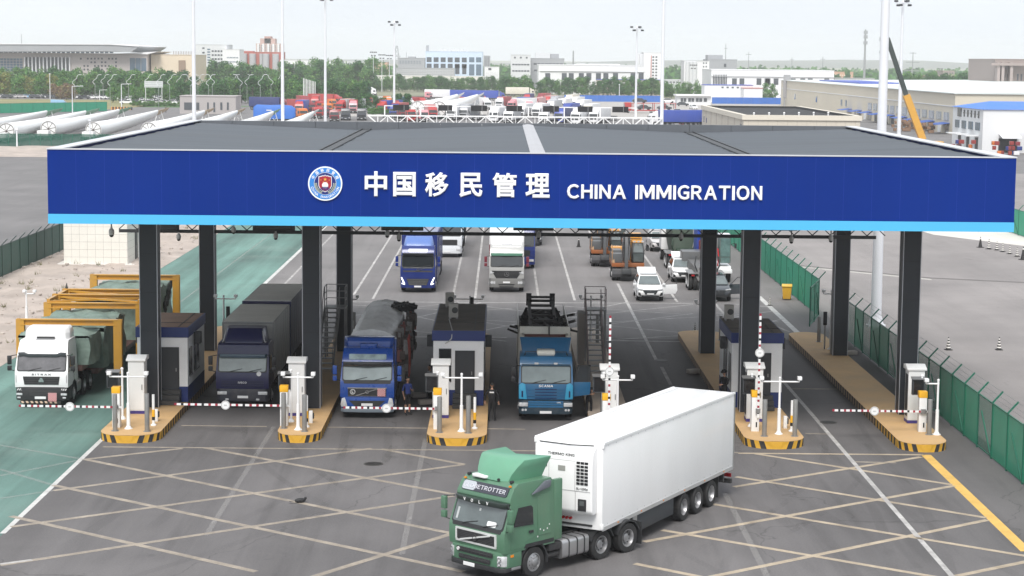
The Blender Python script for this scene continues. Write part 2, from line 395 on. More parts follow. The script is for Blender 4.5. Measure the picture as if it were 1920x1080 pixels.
# dark filled joint and pale strip across the side yard
mb = MB(); a, b, c = G(1490,497), G(1740,521), G(1930,530)
for p, q in ((a,b),(b,c)): mb.quad((p.x,p.y-.35,.004),(q.x,q.y-.35,.004),(q.x,q.y+.35,.004),(p.x,p.y+.35,.004))
tag(mb.build('drain_joint', pm('joint_dark', (.13,.12,.115), .9, 0, .2, .8)), kind='structure')
mb = MB(); mb.quad((a.x,a.y-1.7,.004),(b.x,b.y-1.7,.004),(b.x,b.y-.7,.004),(a.x,a.y-.7,.004))
tag(mb.build('pale_strip', pm('pale_strip', (.42,.40,.37), .9, 0, .1, .8)), kind='structure')

# rubber laid down by turning tyres, and iron covers
tm = pm('tyre_rubber_marks', (.045,.043,.043), .8, 0, .2, 1); n = tm.node_tree; L = n.links; bb_ = n.nodes["Principled BSDF"]
tc = n.nodes.new("ShaderNodeTexCoord"); z = n.nodes.new("ShaderNodeTexNoise"); z.inputs['Scale'].default_value = .16; z.inputs['Detail'].default_value = 7; z.inputs['Roughness'].default_value = .6; L.new(tc.outputs['Object'], z.inputs['Vector'])
r = n.nodes.new("ShaderNodeMapRange"); r.inputs[1].default_value = .42; r.inputs[2].default_value = .75; r.inputs[3].default_value = 0; r.inputs[4].default_value = .13; L.new(z.outputs[0], r.inputs[0]); L.new(r.outputs[0], bb_.inputs['Alpha'])
ra = random.Random(21); mb = MB()
for k in range(13):
    x0 = ra.choice([-12.3,-6.2,2,8.4,15])+ra.uniform(-1.6,1.6); y0 = ra.uniform(78,92); ang = ra.uniform(-.08,.08); cv = ra.choice([-1,1])*ra.uniform(.0,.028); w = ra.uniform(.25,.5)
    for off in (0, 1.9):
        p = Vector((x0+off, y0)); a = -pi/2+ang; prev = None
        for i in range(26):
            d = Vector((cos(a), sin(a))); nn = Vector((-d.y, d.x))*w/2; cur = (p-nn, p+nn)
            if prev: mb.quad((*prev[0], .0125+k*.00003), (*cur[0], .0125+k*.00003), (*cur[1], .0125+k*.00003), (*prev[1], .0125+k*.00003))
            prev = cur; p = p+d*1.1; a += cv
tag(mb.build('tyre_marks', tm), kind='structure')
for px, py, l in ((1553,792,'iron cover in the asphalt of the lane left of the fence side island'),(1240,676,'iron cover in the lane right of the stair tower'),(700,870,'iron cover in the foreground asphalt left of the green lorry')):
    g = G(px, py); t = thing('manhole_cover', l, 'manhole cover', (g.x, g.y, .004)); q = MB(); q.cyl((0,0,0),(0,0,.012),.34,None,24); q.build('cover', pm('cast_iron', (.045,.042,.04), .6, .4, .2, 8, bump=.5), t); q = MB(); q.lathe([(.34,0),(.40,0),(.40,.010),(.34,.010)],24,close=True); q.build('frame', pm('cast_iron_frame', (.09,.085,.08), .7, .3, .2, 8), t)
# ================================================================== the canopy
M_blue = pm('fascia_blue', (.001,.024,.20), .55, 0, .10, .25, spec=.1, dirt=.10, dcol=(.012,.04,.26), stretch=(1,1,.25))
M_cyan = pm('fascia_cyan', (.08,.44,.74), .5, 0, .02, .4, spec=.3)
M_white = pm('white_metal', (.80,.80,.80), .4, 0, .03, 2, dirt=.08)
M_letter = pm('letter_white', (.88,.88,.88), .4, 0, .01, 2)
M_roof = pm('roof_membrane', (.068,.080,.095), .7, 0, .22, .5, bump=.35, bscale=1.2, stretch=(.08,1,1), dirt=.12, dcol=(.15,.15,.15))
M_clad = pm('column_cladding', (.020,.024,.031), .45, 0, .08, .7, spec=.45)
M_seam = pm('seam_dark', (.008,.008,.010), .7, 0, .02, 2)
M_steel = pm('steel_grey', (.30,.30,.30), .45, .6, .08, 3)
M_dark = pm('dark_metal', (.025,.027,.03), .5, 0, .1, 2)
M_trim = pm('edge_trim', (.42,.43,.46), .4, .3, .05, 2)
CX0, CX1, CY0, CY1, CZ0, CZ1 = -19.2, 21.66, 84.0, 123.0, 9.4, 12.55
can = thing('border_canopy', 'huge flat grey roofed canopy with blue fascia spanning all the lanes', 'canopy', (1.2, 103, 0))
O = Vector((1.2, 103, 0))
def cpart(mb, name, mats, **k):
    mb.v = [(x-O.x, y-O.y, z) for x, y, z in mb.v]; return mb.build(name, mats, can, **k)
# fascia: front, two sides, rear
mb = MB(); mb.box(CX0, CX1, CY0, CY0+.25, CZ0+.41, CZ1-.02); mb.box(CX0, CX0+.25, CY0+.25, CY1, CZ0+.41, CZ1-.02); mb.box(CX1-.25, CX1, CY0+.25, CY1, CZ0+.41, CZ1-.02)
cpart(mb, 'fascia', M_blue)
mb = MB(); mb.box(CX0-.004, CX1+.004, CY0-.012, CY0+.25, CZ0, CZ0+.408); mb.box(CX0-.004, CX0+.25, CY0+.25, CY1, CZ0, CZ0+.408); mb.box(CX1-.25, CX1+.004, CY0+.25, CY1, CZ0, CZ0+.408)
cpart(mb, 'fascia_band', M_cyan)
mb = MB()
for x in [CX0+1.2*k for k in range(1, 34)]: mb.box(x-.004, x+.004, CY0-.002, CY0+.02, CZ0+.45, CZ1-.05)
cpart(mb, 'panel_joint', pm('joint_blue', (.011,.032,.30), .5))
mb = MB(); mb.box(CX0-.03, CX1+.03, CY0-.04, CY0+.12, CZ1-.02, CZ1+.03)
mb.box(CX0-.03, CX0+.62, CY0+.12, CY1, CZ1-.02, CZ1+.03); mb.box(CX1-.62, CX1+.03, CY0+.12, CY1, CZ1-.02, CZ1+.03)
cpart(mb, 'coping', pm('coping', (.56,.57,.60), .5, 0, .05, .6, dirt=.15))
# roof: five folds across, valley gutters a third in from the sides
XR = [CX0+.62, -8.4, 1.5, 11.4, CX1-.62]; ZR = [12.42, 12.08, 12.46, 12.08, 12.42]
mb = MB(); n = 40
for k in range(4):
    for j in range(n):
        y0 = CY0+.12+(CY1-.4-CY0-.12)*j/n; y1 = CY0+.12+(CY1-.4-CY0-.12)*(j+1)/n
        for i in range(8):
            xa, xb = XR[k]+(XR[k+1]-XR[k])*i/8, XR[k]+(XR[k+1]-XR[k])*(i+1)/8
            zf = lambda x, y: ZR[k]+(ZR[k+1]-ZR[k])*(x-XR[k])/(XR[k+1]-XR[k]) + .018*sin(y*2.3)+.012*sin(y*.9+x*.4)
            mb.quad((xa,y0,zf(xa,y0)),(xb,y0,zf(xb,y0)),(xb,y1,zf(xb,y1)),(xa,y1,zf(xa,y1)))
cpart(mb, 'roof', M_roof, smooth=True, merge=True)
mb = MB()
for x in (-8.4, 11.4):
    mb.box(x-.16, x+.16, CY0+6, CY1-.4, 12.06, 12.125); mb.box(x-.30, x-.22, CY0+6, CY1-.4, 12.06, 12.16); mb.box(x+.22, x+.30, CY0+6, CY1-.4, 12.06, 12.16)
cpart(mb, 'gutter', M_dark)
mb = MB(); mb.prism([(1.17,12.47),(1.5,12.53),(1.83,12.47),(1.83,12.44),(1.17,12.44)], 'y', CY0+.13, CY1-.41)
cpart(mb, 'ridge_cap', pm('ridge_cap', (.40,.40,.42), .5, 0, .06, 1.5, dirt=.15))
mb = MB()
for k in range(16):
    w = (CX1-CX0)/16; mb.box(CX0+w*k+.01, CX0+w*(k+1)-.01, CY1-.4, CY1, CZ0+.4, CZ1+.01)
cpart(mb, 'rear_parapet', pm('parapet', (.10,.11,.125), .6, 0, .1, .7))
mb = MB(); mb.box(CX0+.25, CX1-.25, CY0+.25, CY1-.4, CZ0+.3, CZ0+.4)
cpart(mb, 'soffit', pm('soffit', (.20,.205,.21), .6, 0, .04, 1))
# columns
def column(px, py, dz=.35):
    g = G(px, py, dz); c = MB(); w = .40; zt = CZ0+.3; p = (g.x, g.y+w)
    z = dz
    while z < zt:
        z1 = min(z+1.78, zt); c.box(p[0]-w, p[0]+w, p[1]-w, p[1]+w, z+.008, z1-.012, 0); c.box(p[0]-w+.015, p[0]+w-.015, p[1]-w+.015, p[1]+w-.015, z1-.012, z1+.008, 1); z = z1
    for sx in (-1, 1):
        for sy in (-1, 1): c.cbox((p[0]+sx*(w+.002), p[1]+sy*(w+.002), (dz+zt)/2), (.035,.035,zt-dz-.02), 2)
    cpart(c, 'column', [M_clad, M_seam, M_trim]); return p
FC = [column(*q) for q in ((281,764),(584,766),(1403,773),(1701,778))]
BC = [column(*q) for q in ((389,658),(645,659),(1326,663),(1575,667))]
# camera beam across the rear columns
bz = P(780,436,BC[1][1]).z; by = BC[1][1]-.45
mb = MB(); mb.box(-21, 20.5, by-.12, by, bz-.09, bz+.09)
for k in range(42): mb.bar((-21+k, by-.06, bz+.09), (-20.5+k, by-.06, bz+.55), .05); mb.bar((-20.5+k, by-.06, bz+.55), (-20+k, by-.06, bz+.09), .05)
mb.box(-21, 20.5, by-.1, by-.02, bz+.52, bz+.6)
cpart(mb, 'camera_beam', M_dark)
# letters and emblem
FY = CY0-.05
def fp(px, py): q = P(px, py, CY0); return (q.x-O.x, FY-O.y, q.z)
for ch, px, w, py in (('中',705,42,344.5),('国',758.5,42.5,345.5),('移',819,44,346),('民',883,43.5,347),('管',946,45.5,347),('理',1008,45.5,348)):
    lettering('letter', ch, M_letter, can, fp(px, py), 1.16, .045, .028, width=w*84.2/FPX, height=(46 if ch!='中' else 47)*84.2/FPX)
xs = [(1063,1174,'CHINA'),(1191,1429,'IMMIGRATION')]
for x0, x1, t in xs:
    c = fp((x0+x1)/2, 360.5+(.009*((x0+x1)/2-1246)))
    lettering('lettering', t, M_letter, can, c, .92, .045, .034, gap=.10, width=(x1-x0)*84.2/FPX, height=27.5*84.2/FPX)
ec = fp(610,344); er = 32*84.2/FPX
emb = MB(); emb.cyl((0,.04,0),(0,-.03,0), er, None, 64)
emblem = emb.build('emblem', pm('emblem_white', (.85,.88,.90), .4), can, ec)
E_blue = pm('emblem_blue', (.03,.22,.62), .4, 0, .02); E_navy = pm('emblem_navy', (.008,.02,.16), .4, 0, .02); E_red = pm('emblem_red', (.36,.012,.03), .4, 0, .02)
E_gold = pm('emblem_gold', (.75,.42,.06), .4, 0, .02); E_wheat = pm('emblem_wheat', (.52,.58,.42), .5, 0, .05)
q = MB(); q.cyl((0,-.03,0),(0,-.036,0), er*.92, None, 64); q.build('emblem_ring', E_blue, emblem)
q = MB(); q.cyl((0,-.036,0),(0,-.040,0), er*.655, None, 64); q.build('emblem_rim', M_white, emblem)
q = MB(); q.cyl((0,-.040,0),(0,-.044,0), er*.635, None, 64); q.build('emblem_globe', E_navy, emblem)
s = er*.44
sh = [(-.80,.82),(-.55,.86),(-.28,.96),(-.12,.92),(0,1.05),(.12,.92),(.28,.96),(.55,.86),(.80,.82),(.80,-.35),(.62,-.72),(.3,-.98),(0,-1.12),(-.3,-.98),(-.62,-.72),(-.80,-.35)]
q = MB(); q.prism([(a*s*1.1, b*s*1.08+.02) for a, b in sh], 'y', -.044, -.05); q.build('shield_border', M_white, emblem)
q = MB(); q.prism([(a*s, b*s*.98+.02) for a, b in sh], 'y', -.05, -.054); q.build('shield', E_red, emblem)
q = MB()
for sg in (-1, 1):
    for k in range(9):
        a = R(200-k*13) if sg < 0 else R(-20+k*13); a = R(180+8*k+2) if sg < 0 else R(-2-8*k)
        for rr, off in ((.50,.16),(.585,-.16)):
            c0 = Vector((cos(a)*er*rr, -.046, sin(a)*er*rr)); d = Vector((-sin(a+off), 0, cos(a+off)))*(1 if sg > 0 else -1)
            nn = Vector((d.z,0,-d.x)); L = er*.075
            q.add([c0-d*L, c0+nn*L*.42, c0+d*L, c0-nn*L*.42], [(0,1,2,3)])
q.build('wheat_wreath', E_wheat, emblem)
def star(cx, cz, r, y): return [(cx+(r if k%2==0 else r*.4)*sin(k*pi/5), y, cz+(r if k%2==0 else r*.4)*cos(k*pi/5)) for k in range(10)]
q = MB()
for cx, cz, r in ((0,.5,.26),(-.55,.42,.11),(.55,.42,.11),(-.24,.14,.11),(.24,.14,.11)): q.add(star(cx*s, cz*s+.02, r*s, -.058), [list(range(10))])
q.build('emblem_star', E_gold, emblem)
q = MB(); q.cyl((0,-.054,-.22*s),(0,-.06,-.22*s), s*.42, None, 24); q.build('great_wall_arch', M_white, emblem)
q = MB()
for k in range(6):
    a = (k-2.5)*.20; q.add([(a*s*.55-.015,-.064,-.42*s),(a*s*.55+.015,-.064,-.42*s),(a*s*1.5+.03,-.064,(-.98+abs(a)*.28)*s),(a*s*1.5-.03,-.064,(-.98+abs(a)*.28)*s)], [(0,1,2,3)])
q.build('emblem_ray', E_navy, emblem)
for i, ch in enumerate('中国移民管理'):
    a = R(152-124*i/5); lettering('emblem_letter', ch, M_letter, emblem, (cos(a)*er*.785, -.042, sin(a)*er*.785), .145, .004, .02, rot=(pi/2, -(a-pi/2), 0))
for i, ch in enumerate('CHINA IMMIGRATION'):
    a = R(198+144*i/16)
    if ch != ' ': lettering('emblem_letter', ch, M_letter, emblem, (cos(a)*er*.79, -.042, sin(a)*er*.79), .13, .004, .02, rot=(pi/2, -(a+pi/2), 0))

# dome cameras and lane signs hanging under the canopy
M_dome = pm('dome_camera_shell', (.55,.54,.52), .4, 0, .05, 4)
def dome(px, py, Y, label):
    q = P(px, py, Y); t = thing('dome_camera', label, 'camera', q, 0, 'dome cameras under the canopy')
    b = MB(); b.lathe([(0,-.20),(.10,-.17),(.13,-.06),(.13,.03),(.10,.10),(.05,.15),(.05,.22),(0,.22)], 14); b.build('camera_body', M_dome, t, smooth=True)
    b = MB(); b.cyl((0,0,.2),(0,0,max(.5, (CZ0+.3-q.z) if Y < 100 else .45)), .03, None, 8); b.build('hanger', M_dark, t)
    b = MB(); b.ball((0,0,-.16), .105, 12, 8); b.build('lens_dome', pm('lens_dark', (.02,.02,.025), .1), t, smooth=True)
for px, py, Y, l in ((209,434,90,'pale dome camera hanging in front of the white tiled hut'),(335,443,by-.4,'dome camera hanging over the dirt beside the green lane edge'),(438,430,by-.4,'dome camera hanging over the green lane, right of the second column from the left'),
        (517,441,by-.4,'dome camera on a wide bracket over the right half of the green lane'),(726,437,by-.4,'pale dome camera hanging left of the blue box truck'),(748,444,by-.4,'small dome camera touching the roof of the waiting blue box truck'),
        (1010,440,by-.4,'dome camera hanging just right of the waiting white and grey truck'),(1277,443,by-.4,'dome camera hanging in front of the green lorry chassis'),(1484,448,by-.4,'dome camera hanging over the side yard past the green fence'),(1558,446,by-.4,'dome camera at the far right end of the camera beam')):
    dome(px, py, Y, l)
for i, (px, w, l) in enumerate(((515,2.3,'dark lane sign hung over the right half of the green lane'),(755,2.3,'dark lane sign above the blue box truck'),(1000,2.2,'dark lane sign above the white and grey truck'),(1110,1.6,'dark lane sign above the excavators'),(1455,2.2,'dark lane sign over the right hand fence'),(300,2.2,'dark lane sign over the dirt verge'))):
    q = P(px, 425, by); t = thing('lane_sign', l, 'sign', (q.x, by-.35, q.z), 0, 'lane signs on the camera beam')
    b = MB(); b.box(-w/2, w/2, -.1, .1, -.18, .45); b.build('sign_box', M_dark, t, bevel=.01)
    b = MB(); b.box(-w/2+.08, w/2-.08, -.106, -.1, -.1, .37); b.build('display', pm('display_off', (.012,.012,.014), .25), t)
    b = MB(); b.box(-.06, .06, .1, .35, -.1, .1); b.build('bracket', M_dark, t)
# ================================================================== lorries
M_tyre = pm('tyre_rubber', (.018,.018,.019), .85, 0, .15, 6, bump=.3, bscale=20, dirt=.35, dcol=(.07,.065,.06))
M_rim = pm('rim_steel', (.42,.42,.43), .4, .75, .08, 5, dirt=.3, dcol=(.12,.11,.10))
M_hub = pm('hub_dark', (.06,.06,.06), .5, .3, .1, 5)
M_black = pm('plastic_black', (.022,.023,.025), .6, 0, .12, 3, dirt=.18, dcol=(.08,.075,.07))
M_chassis = pm('chassis_dark', (.030,.030,.032), .7, 0, .15, 2, dirt=.3, dcol=(.09,.08,.07))
M_glass = pm('windscreen_glass', (.085,.105,.105), .07, 0, .35, .9, spec=.9, coat=.6)  # base colour lifted to stand in for part of the sky reflection
M_glassd = pm('dark_glass', (.016,.019,.021), .06, 0, .3, 1, spec=.8, coat=.5)
M_lamp = pm('headlamp_glass', (.62,.63,.64), .12, .2, .25, 9, coat=.8)
M_plate = pm('number_plate', (.75,.75,.75), .4, 0, .04, 4)
M_platetx = pm('plate_text', (.08,.08,.09), .5)
M_chrome = pm('chrome', (.62,.62,.63), .18, .95, .05, 3)
M_alu = pm('aluminium', (.48,.48,.49), .35, .8, .08, 2, dirt=.2, dcol=(.2,.19,.18))
M_amber = pm('lamp_amber', (.75,.25,.02), .3, 0, .05)
M_red = pm('red_stripe', (.42,.006,.012), .45, 0, .05)
M_mirror = pm('mirror_black', (.02,.02,.022), .35, 0, .1, 3)

def panel(mb, pts, o, u, v, th, m=0):
    """a flat outline pts in the frame (u, v), from o outward by th"""
    o, u, v = Vector(o), Vector(u), Vector(v); n = u.cross(v).normalized(); k = len(pts)
    a = [o+u*p+v*q for p, q in pts]; b = [x+n*th for x in a]
    return mb.add(a+b, [list(range(k-1,-1,-1)), list(range(k,2*k))]+[[i,(i+1)%k,k+(i+1)%k,k+i] for i in range(k)], m)

def _tyre(r, w):
    mb = MB(); h = w/2; ri = r*.60
    mb.lathe([(ri,-h*.9),(r*.80,-h),(r*.95,-h*.96),(r,-h*.78),(r*1.0,-h*.2),(r*.985,-h*.17),(r*.985,h*.17),(r,h*.2),(r,h*.78),(r*.95,h*.96),(r*.80,h),(ri,h*.9)], 30, 0, Matrix.Rotation(pi/2,4,'Y'), close=True)
    return mb.mesh('wheel', M_tyre, smooth=True, ang=35)
def _rim(r, w, deep, mats=None):
    mb = MB(); h = w/2; X = Matrix.Rotation(pi/2,4,'Y'); ri = r*.605
    if deep: prof = [(ri,h*.92),(ri*.93,h*.9),(ri*.86,h*.55),(ri*.80,-h*.05),(ri*.45,-h*.15),(ri*.45,h*.35),(ri*.30,h*.45),(0,h*.45)]
    else: prof = [(ri,h*.92),(ri*.92,h*.95),(ri*.88,h*.72),(ri*.62,h*1.0),(ri*.42,h*1.02),(ri*.40,h*1.25),(ri*.28,h*1.35),(0,h*1.35)]
    mb.lathe(prof, 24, 0, X); mb.lathe([(0,-h*.3),(ri*.95,-h*.3),(ri,-h*.9)], 24, 1, X)
    zz = -h*.10 if deep else h*.98
    for k in range(10):
        a = 2*pi*k/10; c = (ri*.66*cos(a), ri*.66*sin(a)); mb.cyl(X@Vector((c[0],c[1],zz-.01)), X@Vector((c[0],c[1],zz+(.02 if deep else -.02)+.015)), ri*.085, None, 8, 1)
        a += pi/10; c = (ri*.50*cos(a), ri*.50*sin(a)); mb.cyl(X@Vector((c[0],c[1],zz)), X@Vector((c[0],c[1],zz+.045)), ri*.035, None, 6, 0)
    return mb.mesh('rim', mats or [M_rim, M_hub], smooth=True, ang=30)
_wm = {}
def wheel(root, x, y, r=.5, w=.31, deep=False, side=None, rimmats=None, z=None):
    side = side or (1 if x > 0 else -1); k = (r, w, deep, str(rimmats))
    if k not in _wm: _wm[k] = (_tyre(r, w), _rim(r, w, deep, rimmats))
    o = link('wheel', _wm[k][0], root, (x, y, z if z else r), 0 if side > 0 else pi)
    link('rim', _wm[k][1], o); return o

class Cab:
    def __init__(s, root, col, prof, W=2.48, L=2.25, zb=1.0, taper=.05, zt0=1.9, y0=0., bevel=.07, axle=1.4, M2=None):
        s.root, s.prof, s.W, s.L, s.zb, s.taper, s.zt0, s.y0, s.col = root, prof, W, L, zb, taper, zt0, y0, col
        s.zr = max(p[1] for p in prof)
        pts = list(prof)+[(L-.12, s.zr), (L, s.zr-.15), (L, zb)]
        ar = [(axle+.66*cos(a), .5+.66*sin(a)) for a in [R(50+80*i/8) for i in range(9)] if .5+.66*sin(a) > zb+.005]
        pts += [(axle+.43, zb)]+ar+[(axle-.43, zb)]
        def tp(q):
            x, y, z = q; return (x*(1-taper*max(0, z-zt0)/max(.1, s.zr-zt0)), y, z)
        mb = MB(); mb.prism(pts, 'x', -W/2, W/2, 0, tp); s.body = mb.build('cab_body', col, root, bevel=bevel, seg=3)
    def y(s, z):
        P_ = s.prof
        for (ya, za), (yb, zc) in zip(P_, P_[1:]):
            if za <= z <= zc and zc > za: return ya+(yb-ya)*(z-za)/(zc-za)
        return P_[-1][0] if z > P_[-1][1] else P_[0][0]
    def sx(s, z): return s.W/2*(1-s.taper*max(0, z-s.zt0)/max(.1, s.zr-s.zt0))
    def front(s, mb, x0, x1, z0, z1, r=.05, th=.02, off=0., m=0, pts=None):
        ya, yb = s.y(z0), s.y(z1); v = Vector((0, yb-ya, z1-z0)); Lv = v.length; v.normalize(); n = Vector((1,0,0)).cross(v)
        if pts is None: pts = rrect(x1-x0, Lv, min(r, (x1-x0)/2.01, Lv/2.01), 4, (x0+x1)/2, Lv/2)
        else: pts = [(p, q*Lv) for p, q in pts]
        return panel(mb, pts, Vector((0, ya, z0))+n*off, (1,0,0), v, th, m)
    def side(s, mb, sd, pts, th=.012, off=0., m=0, zmid=None):
        """outline in (y, z) laid on the cab side"""
        zs = [q for _, q in pts]; za, zc = min(zs), max(zs); xa, xb = s.sx(za), s.sx(zc)
        v = Vector((sd*(xb-xa), 0, zc-za)); v = v/(zc-za) if zc > za else Vector((0,0,1)); u = Vector((0,sd,0))
        P_ = [(sd*p, q-za) for p, q in pts]
        if sd < 0: P_ = P_[::-1]
        n = u.cross(v).normalized()
        return panel(mb, P_, Vector((sd*xa,0,za))+n*off, u, v, th, m)

def slats(cab, mb, x0, x1, z0, z1, n, th=.02, m=0, off=0., fill=.55):
    h = (z1-z0)/n
    for k in range(n): cab.front(mb, x0, x1, z0+h*k+h*(1-fill)/2, z0+h*k+h*(1+fill)/2, .01, th, off, m)

def common(c, col, wind, door=True, mirror_m=None, screen=None, dark_door=None, axle=1.4, sidewin=(1.82,2.52), steps=True, open_door=False, xw=None, doors=(-1,1)):
    root, W = c.root, c.W; xw = xw or W/2-.14
    mb = MB(); c.front(mb, -xw-.05, xw+.05, wind[0]-.05, wind[1]+.05, .10, .012); mb.build('windscreen_frame', M_black, root)
    mb = MB(); c.front(mb, -xw, xw, wind[0], wind[1], .09, .010, .012); ws = mb.build('windscreen', screen or M_glass, root)
    mb = MB()
    for x in (-.62, .28):
        yb = c.y(wind[0]); yt = c.y(wind[0]+.20)
        mb.tube([(x, yb-.05, wind[0]-.02), (x+.10, yb-.05, wind[0]+.02), (x+.62, yt-.06, wind[0]+.13)], .014, 5)
        w_ = mb.build('wiper', M_black, root); mb = MB()
    for sd in doors:
        if door:
            y0, y1 = .30, 1.42; z0, z1 = c.zb+.10, sidewin[1]+.10
            mb = MB(); c.side(mb, sd, [(y0,z0),(.92,z0),(1.0,z0+.18),(y1-.02,z0+.25),(y1,z1-.15),(y1-.12,z1),(y0+.30,z1),(y0+.02,sidewin[0]+.03)], .008); d = mb.build('door', dark_door or col, root, bevel=.006, seg=1)
            mb = MB(); c.side(mb, sd, [(y0+.10,sidewin[0]),(y1-.10,sidewin[0]-.04),(y1-.10,sidewin[1]-.08),(y1-.18,sidewin[1]),(y0+.36,sidewin[1])], .008, .008); mb.build('side_window', M_glassd, d)
            mb = MB(); c.side(mb, sd, [(y1-.30,z0+.42),(y1-.10,z0+.42),(y1-.10,z0+.50),(y1-.30,z0+.50)], .02, .008); mb.build('handle', M_black, d)
        # mirrors on arms
        zm = (wind[0]+wind[1])/2; xs = c.sx(zm)
        mb = MB(); mb.tube([(sd*(xs-.05), .22, wind[1]+.05), (sd*(xs+.26), .02, wind[1]+.02), (sd*(xs+.28), .0, wind[1]-.06)], .02, 6); mb.tube([(sd*(xs-.02), .12, wind[0]-.05), (sd*(xs+.26), .0, wind[0]+.05)], .02, 6)
        arm = mb.build('mirror_arm', M_black, root)
        mb = MB(); mb.cbox((sd*(xs+.26), .02, zm+.16), (.20,.13,.42)); mb.cbox((sd*(xs+.26), .02, zm-.22), (.20,.13,.24)); mb.build('mirror', mirror_m or M_mirror, root, bevel=.035)
    mb = MB()
    for sd in (-1,1):
        for k, z in enumerate((.50,.80)): mb.box(sd*(W/2-.32), sd*(W/2-.02), .42+.06*k, .74, z, z+.05)
    if steps: mb.build('step', M_black, root, bevel=.01)
    mb = MB()
    for sd in (-1,1):
        prof = [(axle+.66*cos(R(a)), .5+.66*sin(R(a))) for a in range(-10, 191, 20)]; pin = [(axle+.60*cos(R(a)), .5+.60*sin(R(a))) for a in range(190, -11, -20)]
        mb.prism(prof+pin, 'x', sd*(W/2-.36), sd*(W/2-.015)); o = mb.build('mudguard', M_black, root); mb = MB()
    for sd in (-1,1): wheel(root, sd*(W/2-.17), axle)
    mb = MB(); mb.cyl((-W/2+.3, axle, .5), (W/2-.3, axle, .5), .07, None, 8); mb.build('front_axle', M_chassis, root)
    return ws

def bumper(c, col, z0=.34, z1=1.0, yb=.85, bow=.06, bevel=.05, name='bumper'):
    W = c.W; mb = MB(); pts = [(-W/2,yb),(-W/2+.01,.16),(-W/2+.16,.0),(-W/4,-bow),(0,-bow*1.15),(W/4,-bow),(W/2-.16,.0),(W/2-.01,.16),(W/2,yb),(W/2-.30,yb),(W/2-.30,.3),(-W/2+.30,.3),(-W/2+.30,yb)]
    mb.prism(pts, 'z', z0, z1); return mb.build(name, col, c.root, bevel=bevel, seg=2)

def plate(root, x, y, z, w=.50):
    mb = MB(); mb.box(x-w/2, x+w/2, y-.02, y, z-.06, z+.06); p = mb.build('number_plate', M_plate, root, bevel=.006, seg=1)
    return p

def chassis(root, y0, y1, axles, z=.95, w=.8, dual=True, r=.5, tank=True, W=2.48, deep=True, rimmats=None):
    mb = MB()
    for sd in (-1,1): mb.box(sd*w/2-.05, sd*w/2+.05, y0, y1, z-.26, z)
    for k in range(int((y1-y0)/.8)+1): mb.box(-w/2, w/2, y0+.8*k+.02, y0+.8*k+.10, z-.22, z-.05)
    mb.build('chassis_frame', M_chassis, root)
    for a in axles:
        mb = MB(); mb.cyl((-W/2+.3, a, r), (W/2-.3, a, r), .09, None, 8); mb.ball((0,a,r), .24, 10, 6); mb.build('axle', M_chassis, root, smooth=True)
        for sd in (-1,1):
            wheel(root, sd*(W/2-.17), a, r, .29, deep, rimmats=rimmats)
            if dual: wheel(root, sd*(W/2-.51), a, r, .29, deep, rimmats=rimmats)

def flat_mesh_part(name, parent, mat, fn, **k):
    mb = MB(); fn(mb); return mb.build(name, mat, parent, **k)
def ring(mb, c, r, t, n=20, th=.02, m=0):
    X = Matrix.Translation(c) @ Matrix.Rotation(pi/2,4,'X')
    mb.lathe([(r-t,-th),(r,-th),(r,th),(r-t,th)], n, m, X, close=True)

def warning_board(root, x, y, z, s=.42):
    mb = MB(); mb.box(x-s/2, x+s/2, y-.02, y, z-s/2, z+s/2); b = mb.build('warning_board', M_plate, root)
    mb = MB(); n = 5
    for k in range(-n, n+1):
        a = k*s/4.2; pts = [(-s/2, a-s/2), (s/2, a+s/2+0), (s/2, a+s/2+s/9), (-s/2, a-s/2+s/9)]
        # clip the slanted stripe to the board
        poly = [(-s/2, -a-s*.0+s/2-0), (s/2, -a-s/2)]
        p0, p1 = (-s/2, s/2-a), (s/2, -s/2-a)
        pts = []
        N = 8
        up = [(-s/2+s*i/N, s/2-a-s*i/N+s/7) for i in range(N+1)]; lo = [(-s/2+s*i/N, s/2-a-s*i/N) for i in range(N+1)]
        cl = lambda q: max(-s/2, min(s/2, q))
        u = [(p, cl(q)) for p, q in up]; l = [(p, cl(q)) for p, q in lo]
        for i in range(N):
            if u[i][1]-l[i][1] > 1e-4 or u[i+1][1]-l[i+1][1] > 1e-4:
                mb.add([(x+l[i][0],y-.024,z+l[i][1]),(x+l[i+1][0],y-.024,z+l[i+1][1]),(x+u[i+1][0],y-.024,z+u[i+1][1]),(x+u[i][0],y-.024,z+u[i][1])], [(0,1,2,3)])
    mb.build('warning_stripe', M_red, b)

def box_body(root, y0, y1, z0, z1, W, side_m, roof_m, front_m=None, ribs=0, name='box_body', frame_m=None, bevel=.025):
    mb = MB(); mb.box(-W/2, W/2, y0, y1, z0, z1, 0)
    b = mb.build(name, side_m, root, bevel=bevel)
    mb = MB(); mb.box(-W/2+.05, W/2-.05, y0+.05, y1-.05, z1-.01, z1+.012); mb.build('box_roof', roof_m, b)
    fm = frame_m or side_m
    mb = MB()
    for x in (-W/2+.045, W/2-.045): mb.cbox((x, y0-.006, (z0+z1)/2), (.07,.02,z1-z0-.06))
    mb.box(-W/2+.09, W/2-.09, y0-.012, y0+.01, z1-.10, z1-.03); mb.box(-W/2+.09, W/2-.09, y0-.012, y0+.01, z0+.03, z0+.12)
    for k in range(ribs):
        y = y0+(y1-y0)*(k+1)/(ribs+1)
        for sd in (-1,1): mb.cbox((sd*W/2, y, (z0+z1)/2), (.03,.05,z1-z0-.1))
    mb.build('corner_frame', fm, b)
    return b

